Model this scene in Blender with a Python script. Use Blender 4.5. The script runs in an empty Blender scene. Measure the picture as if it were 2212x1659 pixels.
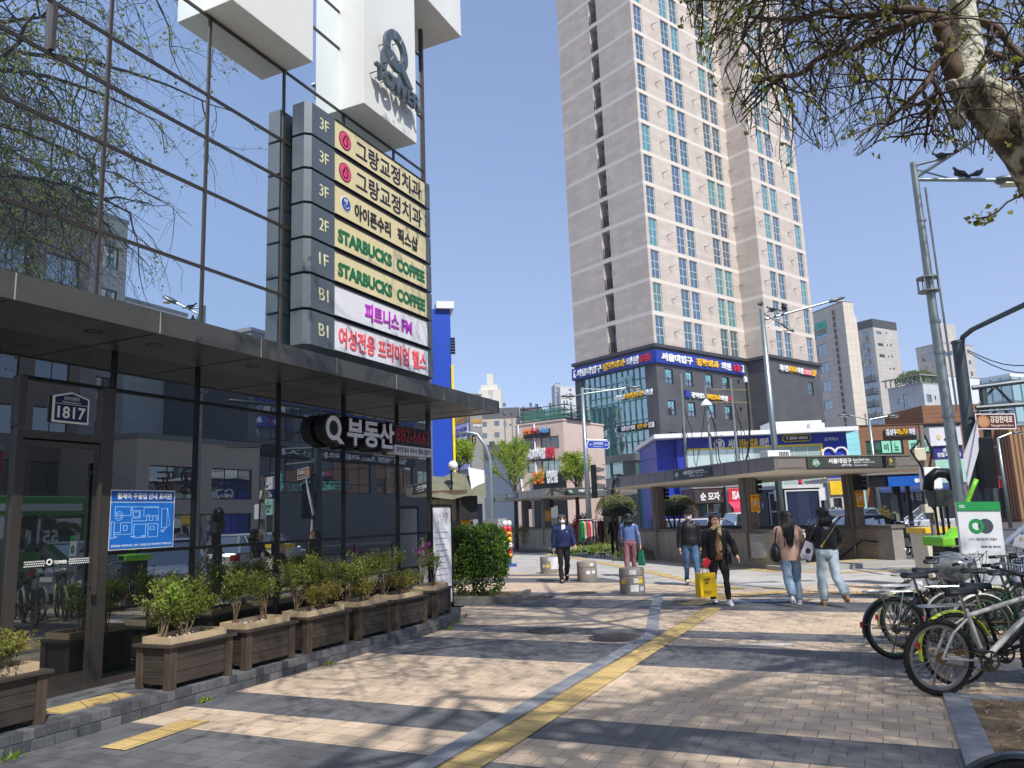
import bpy, bmesh, math, random
from mathutils import Vector, Matrix, Quaternion, noise
random.seed(7)
S = bpy.context.scene
COL = S.collection
R = math.radians
# ---------------------------------------------------------------- camera, sky, sun, exposure
CAM_H, PITCH, ROLL = 1.72, R(9.80), R(-2.20)
_fw = Vector((0, math.cos(PITCH), math.sin(PITCH))); _u0 = Vector((0, -math.sin(PITCH), math.cos(PITCH))); _r0 = Vector((1, 0, 0))
_ri = _r0 * math.cos(ROLL) + _u0 * math.sin(ROLL); _up = _u0 * math.cos(ROLL) - _r0 * math.sin(ROLL)
CAM = Vector((0, 0, CAM_H))
cd = bpy.data.cameras.new('camera'); cam = bpy.data.objects.new('camera', cd); COL.objects.link(cam)
cd.sensor_width = 36; cd.lens = 36 * 3028 / 4032; cd.clip_start = .05; cd.clip_end = 2000
m3 = Matrix((_ri, _up, -_fw)).transposed()
cam.matrix_world = Matrix.Translation(CAM) @ m3.to_4x4()
S.camera = cam
SUN_TO = Vector((.35, -.74, 1.0)).normalized()
w = bpy.data.worlds.new('World'); S.world = w; w.use_nodes = True
nt = w.node_tree; sky = nt.nodes.new('ShaderNodeTexSky'); sky.sky_type = 'NISHITA'; sky.sun_disc = False
sky.sun_elevation = math.asin(SUN_TO.z); sky.sun_rotation = math.atan2(SUN_TO.x, SUN_TO.y)
sky.altitude = 0; sky.air_density = 1.0; sky.dust_density = .35; sky.ozone_density = 3.5
gmm = nt.nodes.new('ShaderNodeGamma'); gmm.inputs[1].default_value = .65; nt.links.new(sky.outputs[0], gmm.inputs[0])
gn = nt.nodes.new('ShaderNodeMix'); gn.data_type = 'RGBA'; gn.blend_type = 'MULTIPLY'; gn.inputs[0].default_value = 1; gn.inputs[7].default_value = (1.27, 1.31, 1.57, 1); nt.links.new(gmm.outputs[0], gn.inputs[6])
nt.links.new(gn.outputs[2], nt.nodes['Background'].inputs[0]); nt.nodes['Background'].inputs[1].default_value = .15
sl = bpy.data.lights.new('sun', 'SUN'); so = bpy.data.objects.new('sun', sl); COL.objects.link(so)
sl.energy = 4.1; sl.angle = R(.53); sl.color = (1, .955, .89)
so.rotation_euler = (-SUN_TO).to_track_quat('-Z', 'Y').to_euler()
S.view_settings.view_transform = 'Standard'; S.view_settings.look = 'None'; S.view_settings.exposure = .45; S.view_settings.gamma = 1
S.cycles.max_bounces = 6; S.cycles.diffuse_bounces = 3; S.cycles.glossy_bounces = 4; S.cycles.transparent_max_bounces = 8
S.cycles.sample_clamp_indirect = 8; S.cycles.use_denoising = True
# ---------------------------------------------------------------- measuring helpers (pixels of a 2212 px wide copy)
FPX = 3028 / 4032 * 2212
def ray(u, v): return _fw + _ri * ((u - 1106) / FPX) - _up * ((v - 829.5) / FPX)
def gnd(u, v, z=0):
    d = ray(u, v); return CAM + d * ((z - CAM_H) / d.z)
def atY(u, v, Y):
    d = ray(u, v); return CAM + d * (Y / d.y)
def proj(p):
    q = p - CAM; W = q.dot(_fw); return 1106 + FPX * q.dot(_ri) / W, 829.5 - FPX * q.dot(_up) / W
class Fr:                                   # a front view frame: x along the face, y into it, z up
    def __init__(s, o, az):
        s.o = Vector((o[0], o[1], 0)); s.rot = math.pi / 2 - az; s.X = Vector((math.sin(az), math.cos(az), 0)); s.Y = Vector((-s.X.y, s.X.x, 0))
    def pt(s, x, y, z=0): return s.o + s.X * x + s.Y * y + Vector((0, 0, z))
    def hit(s, u, v, y=0):                  # local (x, z) where a pixel meets the plane y
        d = ray(u, v); t = ((s.o + s.Y * y) - CAM).dot(s.Y) / d.dot(s.Y); p = CAM + d * t - s.o
        return p.dot(s.X), p.z
    def hitx(s, u, v, x=0):
        d = ray(u, v); t = ((s.o + s.X * x) - CAM).dot(s.X) / d.dot(s.X); p = CAM + d * t - s.o
        return p.dot(s.Y), p.z
def lin(c): return tuple((x / 255 / 12.92) if x <= 10 else ((x / 255 + .055) / 1.055) ** 2.4 for x in c)
# ---------------------------------------------------------------- materials
_mc = {}
def _new(name):
    m = bpy.data.materials.new(name); m.use_nodes = True; return m, m.node_tree, m.node_tree.nodes['Principled BSDF']
def N(nt, t, **k):
    n = nt.nodes.new('ShaderNode' + t)
    for a, b in k.items():
        if a in n.inputs: n.inputs[a].default_value = b
        else: setattr(n, a, b)
    return n
def ramp(nt, src, stops):
    r = nt.nodes.new('ShaderNodeValToRGB'); e = r.color_ramp.elements
    while len(e) < len(stops): e.new(.5)
    for i, (p, c) in enumerate(stops): e[i].position = p; e[i].color = (*c, 1) if len(c) == 3 else c
    nt.links.new(src, r.inputs[0]); return r.outputs[0]
def mixc(nt, fac, a, b, mode='MIX'):
    n = nt.nodes.new('ShaderNodeMix'); n.data_type = 'RGBA'; n.blend_type = mode
    for i, x in ((0, fac), (6, a), (7, b)):
        if isinstance(x, (int, float)): n.inputs[i].default_value = x
        elif isinstance(x, tuple): n.inputs[i].default_value = (*x, 1)
        else: nt.links.new(x, n.inputs[i])
    return n.outputs[2]
def scl(c, k): return tuple(min(1, x * k) for x in c)
def M(name, rgb, rough=.6, metal=0, nz=.12, ns=3.0, bump=0, coat=0, spec=.5, stretch=None, emit=0):
    """plain procedural material: colour varied by two octaves of noise, roughness varied too"""
    if name in _mc: return _mc[name]
    c = lin(rgb); m, nt, b = _new(name); L = nt.links.new
    tc = N(nt, 'TexCoord'); v = tc.outputs['Object']
    if stretch:
        mp = N(nt, 'Mapping'); mp.inputs['Scale'].default_value = stretch; L(v, mp.inputs[0]); v = mp.outputs[0]
    n = N(nt, 'TexNoise', Scale=ns, Detail=6.0, Roughness=.65); L(v, n.inputs['Vector'])
    col = ramp(nt, n.outputs[0], [(.3, scl(c, 1 - nz)), (.7, scl(c, 1 + nz))])
    L(col, b.inputs['Base Color'])
    b.inputs['Roughness'].default_value = rough; b.inputs['Metallic'].default_value = metal; b.inputs['Specular IOR Level'].default_value = spec
    b.inputs['Coat Weight'].default_value = coat
    if rough > .12:
        rr = N(nt, 'MapRange'); rr.inputs[3].default_value = max(.03, rough - .1); rr.inputs[4].default_value = min(1, rough + .1); L(n.outputs[0], rr.inputs[0]); L(rr.outputs[0], b.inputs['Roughness'])
    if bump:
        bp = N(nt, 'Bump', Strength=bump, Distance=.02); L(n.outputs[0], bp.inputs['Height']); L(bp.outputs[0], b.inputs['Normal'])
    if emit:
        L(col, b.inputs['Emission Color']); b.inputs['Emission Strength'].default_value = emit
    _mc[name] = m; return m
def MT(name, rgb, bw, bh, mort=.012, dark=.7, vary=.08, rough=.75, off=.5, rgb2=None, bump=.25, streak=.1, floors=None):
    """tiles or panels on upright faces, in the object's own x/y/z"""
    if name in _mc: return _mc[name]
    c = lin(rgb); c2 = lin(rgb2) if rgb2 else scl(c, 1 - vary); m, nt, b = _new(name); L = nt.links.new
    tc = N(nt, 'TexCoord'); sp = N(nt, 'SeparateXYZ'); L(tc.outputs['Object'], sp.inputs[0])
    ad = N(nt, 'Math', operation='ADD'); L(sp.outputs[0], ad.inputs[0]); L(sp.outputs[1], ad.inputs[1])
    cb = N(nt, 'CombineXYZ'); L(ad.outputs[0], cb.inputs[0]); L(sp.outputs[2], cb.inputs[1])
    br = N(nt, 'TexBrick', Scale=1.0); br.offset = off
    br.inputs['Brick Width'].default_value = bw; br.inputs['Row Height'].default_value = bh; br.inputs['Mortar Size'].default_value = mort; br.inputs['Mortar Smooth'].default_value = .2; br.inputs['Bias'].default_value = 0
    br.inputs['Color1'].default_value = (*scl(c, 1 + vary), 1); br.inputs['Color2'].default_value = (*c2, 1); br.inputs['Mortar'].default_value = (*scl(c, dark), 1)
    L(cb.outputs[0], br.inputs['Vector'])
    mp = N(nt, 'Mapping'); mp.inputs['Scale'].default_value = (1, 1, .12); L(tc.outputs['Object'], mp.inputs[0])
    n = N(nt, 'TexNoise', Scale=.9, Detail=7.0, Roughness=.7); L(mp.outputs[0], n.inputs['Vector'])
    st = ramp(nt, n.outputs[0], [(.3, (1 - streak,) * 3), (.65, (1, 1, 1))])
    col = mixc(nt, 1.0, br.outputs['Color'], st, 'MULTIPLY')
    if floors:                               # pale stone band once a storey: (pitch, start, height, colour)
        p, z0, hh, bc = floors
        a = N(nt, 'Math', operation='SUBTRACT'); L(sp.outputs[2], a.inputs[0]); a.inputs[1].default_value = z0
        q = N(nt, 'Math', operation='FLOORED_MODULO'); L(a.outputs[0], q.inputs[0]); q.inputs[1].default_value = p
        g = N(nt, 'Math', operation='LESS_THAN'); L(q.outputs[0], g.inputs[0]); g.inputs[1].default_value = hh
        col = mixc(nt, g.outputs[0], col, lin(bc))
    L(col, b.inputs['Base Color']); b.inputs['Roughness'].default_value = rough
    if bump:
        bp = N(nt, 'Bump', Strength=bump, Distance=.01); iv = N(nt, 'Math', operation='SUBTRACT'); iv.inputs[0].default_value = 1; L(br.outputs['Fac'], iv.inputs[1])
        L(iv.outputs[0], bp.inputs['Height']); L(bp.outputs[0], b.inputs['Normal'])
    _mc[name] = m; return m
def GL(name, refl, tint, body, rough=.0, wav=0.0, fres=True):
    """coated window glass: a mirror layer over a dark body"""
    if name in _mc: return _mc[name]
    m, nt, b = _new(name); L = nt.links.new
    b.inputs['Base Color'].default_value = (*lin(body), 1); b.inputs['Roughness'].default_value = .25
    g = N(nt, 'BsdfGlossy'); g.inputs['Roughness'].default_value = rough; g.inputs['Color'].default_value = (*tint, 1)
    mx = N(nt, 'MixShader')
    if fres:
        lw = N(nt, 'LayerWeight', Blend=.35); mr = N(nt, 'MapRange'); mr.inputs[3].default_value = refl; mr.inputs[4].default_value = min(1, refl + .45); L(lw.outputs['Facing'], mr.inputs[0]); L(mr.outputs[0], mx.inputs[0])
    else: mx.inputs[0].default_value = refl
    if wav:
        tc = N(nt, 'TexCoord'); n = N(nt, 'TexNoise', Scale=1.1, Detail=1.0); L(tc.outputs['Object'], n.inputs['Vector'])
        bp = N(nt, 'Bump', Strength=wav, Distance=.05); L(n.outputs[0], bp.inputs['Height']); L(bp.outputs[0], g.inputs['Normal'])
    L(b.outputs[0], mx.inputs[1]); L(g.outputs[0], mx.inputs[2]); L(mx.outputs[0], nt.nodes['Material Output'].inputs[0])
    _mc[name] = m; return m
def LEAF(name, a, bcol, trans=.35):
    if name in _mc: return _mc[name]
    m, nt, b = _new(name); L = nt.links.new
    oi = N(nt, 'NewGeometry'); col = ramp(nt, oi.outputs['Random Per Island'], [(0, lin(a)), (1, lin(bcol))])
    L(col, b.inputs['Base Color']); b.inputs['Roughness'].default_value = .45
    t = N(nt, 'BsdfTranslucent'); L(col, t.inputs[0]); mx = N(nt, 'MixShader'); mx.inputs[0].default_value = trans
    L(b.outputs[0], mx.inputs[1]); L(t.outputs[0], mx.inputs[2]); L(mx.outputs[0], nt.nodes['Material Output'].inputs[0])
    _mc[name] = m; return m
# ---------------------------------------------------------------- mesh building
class MB:
    def __init__(s): s.v = []; s.f = []; s.m = []
    def add(s, vs, fs, m=0):
        k = len(s.v); s.v += [tuple(v) for v in vs]; s.f += [tuple(i + k for i in f) for f in fs]; s.m += [m] * len(fs); return s
    def box(s, x0, x1, y0, y1, z0, z1, m=0):
        if x0 > x1: x0, x1 = x1, x0
        if y0 > y1: y0, y1 = y1, y0
        if z0 > z1: z0, z1 = z1, z0
        return s.add([(x0, y0, z0), (x1, y0, z0), (x1, y1, z0), (x0, y1, z0), (x0, y0, z1), (x1, y0, z1), (x1, y1, z1), (x0, y1, z1)],
              [(0, 3, 2, 1), (4, 5, 6, 7), (0, 1, 5, 4), (1, 2, 6, 5), (2, 3, 7, 6), (3, 0, 4, 7)], m)
    def bar(s, p, q, w, h=None, m=0, up=(0, 0, 1)):       # square bar between two points
        p, q = Vector(p), Vector(q); h = h or w; d = (q - p).normalized(); u = Vector(up)
        if abs(d.dot(u)) > .95: u = Vector((1, 0, 0))
        a = d.cross(u).normalized() * w / 2; b = a.cross(d).normalized() * h / 2
        return s.add([p - a - b, p + a - b, p + a + b, p - a + b, q - a - b, q + a - b, q + a + b, q - a + b],
              [(0, 3, 2, 1), (4, 5, 6, 7), (0, 1, 5, 4), (1, 2, 6, 5), (2, 3, 7, 6), (3, 0, 4, 7)], m)
    def tube(s, pts, r, n=8, m=0, cap=True, ry=None):
        pts = [Vector(p) for p in pts]; rs = r if isinstance(r, (list, tuple)) else [r] * len(pts)
        k = len(s.v); prev = None
        for i, p in enumerate(pts):
            d = (pts[min(i + 1, len(pts) - 1)] - pts[max(i - 1, 0)])
            d = d.normalized() if d.length > 1e-9 else Vector((0, 0, 1))
            if prev is None:
                u = Vector((0, 0, 1)) if abs(d.z) < .9 else Vector((1, 0, 0)); a = d.cross(u).normalized()
            else:
                a = prev - d * prev.dot(d); a = a.normalized() if a.length > 1e-6 else prev
            prev = a; b = d.cross(a)
            for j in range(n):
                t = 2 * math.pi * j / n; s.v.append(tuple(p + a * (rs[i] * math.cos(t)) + b * (rs[i] * math.sin(t))))
        for i in range(len(pts) - 1):
            for j in range(n):
                s.f.append((k + i * n + j, k + i * n + (j + 1) % n, k + (i + 1) * n + (j + 1) % n, k + (i + 1) * n + j)); s.m.append(m)
        if cap:
            s.f.append(tuple(k + j for j in reversed(range(n)))); s.f.append(tuple(k + (len(pts) - 1) * n + j for j in range(n))); s.m += [m, m]
        return s
    def loft(s, rings, m=0, cap=True):                     # rings of equal count
        k = len(s.v); n = len(rings[0])
        for r in rings: s.v += [tuple(p) for p in r]
        for i in range(len(rings) - 1):
            for j in range(n):
                s.f.append((k + i * n + j, k + i * n + (j + 1) % n, k + (i + 1) * n + (j + 1) % n, k + (i + 1) * n + j)); s.m.append(m)
        if cap:
            s.f.append(tuple(k + j for j in reversed(range(n)))); s.f.append(tuple(k + (len(rings) - 1) * n + j for j in range(n))); s.m += [m, m]
        return s
    def lathe(s, prof, n=20, c=(0, 0, 0), m=0):
        return s.loft([[(c[0] + r * math.cos(2 * math.pi * j / n), c[1] + r * math.sin(2 * math.pi * j / n), c[2] + z) for j in range(n)] for r, z in prof], m)
    def prism(s, poly, y0, y1, m=0):                       # outline in x,z pushed from y0 to y1
        n = len(poly); return s.add([(x, y0, z) for x, z in poly] + [(x, y1, z) for x, z in poly],
              [tuple(range(n)), tuple(range(2 * n - 1, n - 1, -1))] + [(i, i + n, (i + 1) % n + n, (i + 1) % n) for i in range(n)], m)
    def slab(s, poly, z0, z1, m=0):                        # outline in x,y pushed from z0 to z1
        n = len(poly); return s.add([(x, y, z0) for x, y in poly] + [(x, y, z1) for x, y in poly],
              [tuple(range(n - 1, -1, -1)), tuple(range(n, 2 * n))] + [(i, (i + 1) % n, (i + 1) % n + n, i + n) for i in range(n)], m)
    def ring(s, cx, cz, r0, r1, y0, y1, n=28, m=0, sx=1, a0=0, a1=360):
        full = abs(a1 - a0) >= 359.9; q = n if full else n + 1
        A = [R(a0) + R(a1 - a0) * j / n for j in range(q)]; vs = []
        for r in (r0, r1):
            for y in (y0, y1): vs += [(cx + sx * r * math.cos(a), y, cz + r * math.sin(a)) for a in A]
        fs = []
        for j in range(n):
            k = (j + 1) % q
            fs += [(j, k, 2 * q + k, 2 * q + j), (q + j, 3 * q + j, 3 * q + k, q + k), (j, q + j, q + k, k), (2 * q + j, 2 * q + k, 3 * q + k, 3 * q + j)]
        if not full: fs += [(0, 2 * q, 3 * q, q), (q - 1, 2 * q - 1, 4 * q - 1, 3 * q - 1)]
        return s.add(vs, fs, m)
    def disc(s, cx, cz, r, y0, y1, n=24, m=0, sx=1):
        return s.prism([(cx + sx * r * math.cos(2 * math.pi * j / n), cz + r * math.sin(2 * math.pi * j / n)) for j in range(n)], y0, y1, m)
    def ball(s, c, r, n=12, k=8, m=0):
        rx, ry, rz = r if isinstance(r, (tuple, list)) else (r, r, r)
        return s.loft([[(c[0] + rx * math.sin(math.pi * (i + .02) / (k + .04)) * math.cos(2 * math.pi * j / n), c[1] + ry * math.sin(math.pi * (i + .02) / (k + .04)) * math.sin(2 * math.pi * j / n), c[2] - rz * math.cos(math.pi * (i + .02) / (k + .04))) for j in range(n)] for i in range(k + 1)], m)
    def wall(s, x0, x1, z0, z1, ops=(), y=0, depth=.12, m=0, mr=None):
        """an upright wall face at y with openings (x0,x1,z0,z1) and their reveals"""
        ops = [(max(a, x0), min(b, x1), max(c, z0), min(d, z1)) for a, b, c, d in ops if b > x0 and a < x1 and d > z0 and c < z1]
        rd = lambda q: round(q, 4)
        xs = sorted({rd(x0), rd(x1)} | {rd(q) for o in ops for q in o[:2]}); zs = sorted({rd(z0), rd(z1)} | {rd(q) for o in ops for q in o[2:]})
        idx = {}; k0 = len(s.v)
        def V(x, z):
            if (x, z) not in idx: idx[(x, z)] = len(s.v); s.v.append((x, y, z))
            return idx[(x, z)]
        for a, b in zip(xs, xs[1:]):
            for c, d in zip(zs, zs[1:]):
                mx, mz = (a + b) / 2, (c + d) / 2
                if any(o[0] < mx < o[1] and o[2] < mz < o[3] for o in ops): continue
                s.f.append((V(a, c), V(b, c), V(b, d), V(a, d))); s.m.append(m)
        for a, b, c, d in ops:
            e = y + depth; mm = m if mr is None else mr
            s.add([(a, y, c), (b, y, c), (b, y, d), (a, y, d), (a, e, c), (b, e, c), (b, e, d), (a, e, d)], [(0, 4, 5, 1), (1, 5, 6, 2), (2, 6, 7, 3), (3, 7, 4, 0)], mm)
        return s
    def xf(s, mat, k=0):
        for i in range(k, len(s.v)): s.v[i] = tuple(mat @ Vector(s.v[i]))
        return s
    def mesh(s, name, mats, smooth=False, bevel=0, merge=0):
        me = bpy.data.meshes.new(name); me.from_pydata(s.v, [], s.f)
        for q in (mats if isinstance(mats, (list, tuple)) else [mats]): me.materials.append(q)
        me.polygons.foreach_set('material_index', s.m)
        if bevel or merge:
            bm = bmesh.new(); bm.from_mesh(me)
            if merge: bmesh.ops.remove_doubles(bm, verts=bm.verts, dist=merge)
            if bevel:
                eds = [e for e in bm.edges if len(e.link_faces) == 2 and e.calc_face_angle(0) > .5]
                bmesh.ops.bevel(bm, geom=eds, offset=bevel, segments=2, affect='EDGES', profile=.6)
            bm.to_mesh(me); bm.free()
        if smooth:
            me.polygons.foreach_set('use_smooth', [True] * len(me.polygons))
            if smooth != 1: me.set_sharp_from_angle(angle=R(smooth))
        me.update(); return me
    def build(s, name, mats, parent=None, loc=(0, 0, 0), rotz=0, rot=None, smooth=False, bevel=0, merge=0):
        o = bpy.data.objects.new(name, s.mesh(name, mats, smooth, bevel, merge)); COL.objects.link(o)
        o.parent = parent; o.location = loc; o.rotation_euler = rot or (0, 0, rotz); return o
def tag(o, label=None, cat=None, group=None, kind=None):
    if label: o['label'] = label
    if cat: o['category'] = cat
    if group: o['group'] = group
    if kind: o['kind'] = kind
    return o
def thing(name, label, cat, loc=(0, 0, 0), rotz=0, group=None, rot=None):
    o = bpy.data.objects.new(name, None); COL.objects.link(o); o.location = loc; o.rotation_euler = rot or (0, 0, rotz); o.empty_display_size = .2
    return tag(o, label, cat, group)
def inst(src, parent=None, loc=(0, 0, 0), rotz=0, name=None, rot=None):
    o = src.copy(); COL.objects.link(o); o.parent = parent; o.location = loc; o.rotation_euler = rot or (0, 0, rotz)
    return o
def dup(root, loc, rotz=None, label=None, group=None, scale=None, rot=None):
    r = root.copy(); COL.objects.link(r); r.location = loc
    if rot: r.rotation_euler = rot
    elif rotz is not None: r.rotation_euler = (0, 0, rotz)
    if scale: r.scale = (scale,) * 3 if isinstance(scale, (int, float)) else scale
    if label: r['label'] = label
    if group: r['group'] = group
    for ch in list(root.children):
        c = ch.copy(); COL.objects.link(c); c.parent = r
        for g in list(ch.children):
            d = g.copy(); COL.objects.link(d); d.parent = c
    return r
_tc = {}
def text(body, x0, x1, z0, z1, y, mat, parent, ext=.012, bold=0.0, name='lettering', keep=False, slant=0):
    """lettering fitted to a box on the plane y, raised towards -y"""
    cu = bpy.data.curves.new('c', 'FONT'); cu.body = body; cu.offset = bold; cu.resolution_u = 3; cu.extrude = .5; cu.space_line = .92; cu.shear = slant; cu.align_x = 'CENTER' if '\n' in body else 'LEFT'
    t = bpy.data.objects.new('t', cu); me = bpy.data.meshes.new_from_object(t); bpy.data.objects.remove(t); bpy.data.curves.remove(cu)
    xs = [v.co.x for v in me.vertices]; zs = [v.co.y for v in me.vertices]; a, b, c, d = min(xs), max(xs), min(zs), max(zs)
    kx = (x1 - x0) / (b - a); kz = (z1 - z0) / (d - c)
    if keep: kx = kz = min(kx, kz)
    for v in me.vertices:
        X, Z, D = v.co; v.co = (x0 + (X - a) * kx, y - (D + .5) * ext, z0 + (Z - c) * kz)
    me.materials.clear(); me.materials.append(mat); me.name = name
    o = bpy.data.objects.new(name, me); COL.objects.link(o); o.parent = parent; return o
def struct(name, mb, m, loc=(0, 0, 0), rotz=0, **k):
    o = mb.build(name, m, None, loc, rotz, **k); o['kind'] = 'structure'; return o
# ---------------------------------------------------------------- the facade frame everything on the pavement follows
AZ = R(25.0); FA = Fr((-4.383, 8.309), AZ)
EX = Fr((6.8, 20.3), R(71.0))                                   # frame of the near station entrance
def RND(name, stops, rough=.8, ns=40, bump=.3):                  # colour per loose piece (bricks, pebbles, leaves)
    if name in _mc: return _mc[name]
    m, nt, b = _new(name); L = nt.links.new
    g = N(nt, 'NewGeometry'); col = ramp(nt, g.outputs['Random Per Island'], [(p, lin(c)) for p, c in stops])
    tc = N(nt, 'TexCoord'); n = N(nt, 'TexNoise', Scale=ns, Detail=5.0); L(tc.outputs['Object'], n.inputs['Vector'])
    v = ramp(nt, n.outputs[0], [(.3, (.8,) * 3), (.7, (1.1,) * 3)])
    L(mixc(nt, 1.0, col, v, 'MULTIPLY'), b.inputs['Base Color']); b.inputs['Roughness'].default_value = rough
    bp = N(nt, 'Bump', Strength=bump, Distance=.005); L(n.outputs[0], bp.inputs['Height']); L(bp.outputs[0], b.inputs['Normal'])
    _mc[name] = m; return m
def paving():
    m, nt, b = _new('paving'); L = nt.links.new
    tc = N(nt, 'TexCoord'); sp = N(nt, 'SeparateXYZ'); L(tc.outputs['Object'], sp.inputs[0])
    q = N(nt, 'Math', operation='FLOORED_MODULO'); L(sp.outputs[0], q.inputs[0]); q.inputs[1].default_value = 5.05
    def band(a, c):
        u = N(nt, 'Math', operation='GREATER_THAN'); L(q.outputs[0], u.inputs[0]); u.inputs[1].default_value = a
        v = N(nt, 'Math', operation='LESS_THAN'); L(q.outputs[0], v.inputs[0]); v.inputs[1].default_value = c
        x = N(nt, 'Math', operation='MULTIPLY'); L(u.outputs[0], x.inputs[0]); L(v.outputs[0], x.inputs[1]); return x
    s1, s2 = band(3.2, 4.6), band(.17, .83); g = N(nt, 'Math', operation='ADD'); L(s1.outputs[0], g.inputs[0]); L(s2.outputs[0], g.inputs[1])
    def bricks(sw, bw, bh, c1, c2, mo):
        cb = N(nt, 'CombineXYZ'); L(sp.outputs[0 if sw else 1], cb.inputs[0]); L(sp.outputs[1 if sw else 0], cb.inputs[1])
        br = N(nt, 'TexBrick', Scale=1.0); br.inputs['Brick Width'].default_value = bw; br.inputs['Row Height'].default_value = bh
        br.inputs['Mortar Size'].default_value = .0035; br.inputs['Mortar Smooth'].default_value = .3; br.inputs['Bias'].default_value = 0
        br.inputs['Color1'].default_value = (*lin(c1), 1); br.inputs['Color2'].default_value = (*lin(c2), 1); br.inputs['Mortar'].default_value = (*lin(mo), 1)
        L(cb.outputs[0], br.inputs['Vector']); return br
    t = bricks(0, .225, .205, (210, 188, 163), (190, 170, 146), (120, 107, 93)); d = bricks(0, .225, .205, (108, 108, 110), (93, 94, 97), (62, 62, 64))
    d2 = bricks(1, .41, .1125, (106, 106, 109), (91, 92, 95), (62, 62, 64))
    n1 = N(nt, 'TexNoise', Scale=.35, Detail=2.0); L(tc.outputs['Object'], n1.inputs['Vector'])
    sel = N(nt, 'Math', operation='GREATER_THAN'); sel.inputs[1].default_value = .56; L(n1.outputs[0], sel.inputs[0])
    dk = mixc(nt, sel.outputs[0], d.outputs['Color'], d2.outputs['Color'])
    col = mixc(nt, g.outputs[0], t.outputs['Color'], dk)
    n2 = N(nt, 'TexNoise', Scale=1.3, Detail=8.0, Roughness=.7); L(tc.outputs['Object'], n2.inputs['Vector'])
    col = mixc(nt, 1.0, col, ramp(nt, n2.outputs[0], [(.3, (.8, .79, .78)), (.6, (1.03, 1.03, 1.03))]), 'MULTIPLY')
    n3 = N(nt, 'TexNoise', Scale=60.0, Detail=3.0); L(tc.outputs['Object'], n3.inputs['Vector'])
    col = mixc(nt, 1.0, col, ramp(nt, n3.outputs[0], [(.3, (.9,) * 3), (.7, (1.08,) * 3)]), 'MULTIPLY')
    mp = N(nt, 'Mapping'); mp.inputs['Scale'].default_value = (1, .62, 1); L(tc.outputs['Object'], mp.inputs[0])
    vo = N(nt, 'TexVoronoi', Scale=4.2); L(mp.outputs[0], vo.inputs['Vector'])       # trodden gum spots
    sep = N(nt, 'SeparateColor'); L(vo.outputs['Color'], sep.inputs[0]); a = N(nt, 'Math', operation='MULTIPLY'); L(sep.outputs[0], a.inputs[0]); a.inputs[1].default_value = .1
    c = N(nt, 'Math', operation='LESS_THAN'); L(vo.outputs['Distance'], c.inputs[0]); L(a.outputs[0], c.inputs[1])
    f = N(nt, 'Math', operation='MULTIPLY'); L(c.outputs[0], f.inputs[0]); f.inputs[1].default_value = .62
    col = mixc(nt, f.outputs[0], col, (.05, .045, .045)); L(col, b.inputs['Base Color'])
    b.inputs['Roughness'].default_value = .82
    mxf = N(nt, 'Mix'); L(g.outputs[0], mxf.inputs[0]); L(t.outputs['Fac'], mxf.inputs[2]); L(d.outputs['Fac'], mxf.inputs[3])
    h = N(nt, 'Math', operation='SUBTRACT'); L(n3.outputs[0], h.inputs[0]); L(mxf.outputs[0], h.inputs[1])
    bp = N(nt, 'Bump', Strength=.5, Distance=.006); L(h.outputs[0], bp.inputs['Height']); L(bp.outputs[0], b.inputs['Normal'])
    return m
ASPH = M('asphalt', (82, 82, 84), .9, nz=.2, ns=2.0, bump=.2)
KERB = M('kerb_granite', (150, 148, 144), .8, nz=.15, ns=30, bump=.1)
struct('road', MB().add([(-338, -118, -.14), (418, -118, -.14), (418, 618, -.14), (-338, 618, -.14)], [(0, 1, 2, 3)]), ASPH)
arc = [(17.6, -9.3), (18.2, -9.2), (18.7, -8.9), (19.05, -8.3)]
side = [(-45, -10.4), (9, -10.4)] + arc + [(19.05 + .422 * 62, -8.3 + .906 * 62), (-45, 47)]
struct('pavement', MB().slab(side, -.6, 0), paving(), FA.pt(0, 0), FA.rot)
kb = MB()
kl = [(-45, -10.5), (9, -10.5)] + [(x + .08, y - .1) for x, y in arc] + [(19.05 + .422 * 62 + .1, -8.3 + .906 * 62)]
for (a, b), (c, d) in zip(kl, kl[1:]): kb.bar((a, b, -.09), (c, d, -.09), .2, .19)
struct('kerb', kb, KERB, FA.pt(0, 0), FA.rot, bevel=.012)
def strip(name, pts, wd, m, z=.008):                              # flat band along world points
    mb = MB(); L = []
    for i, p in enumerate(pts):
        d = (Vector(pts[min(i + 1, len(pts) - 1)]) - Vector(pts[max(i - 1, 0)])); d.z = 0; d.normalize(); q = Vector((-d.y, d.x, 0)) * wd / 2
        L.append((Vector((p[0], p[1], z)) + q, Vector((p[0], p[1], z)) - q))
    for (a, b), (c, d) in zip(L, L[1:]): mb.add([a, b, d, c], [(3, 2, 1, 0)])
    return struct(name, mb, m)
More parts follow.
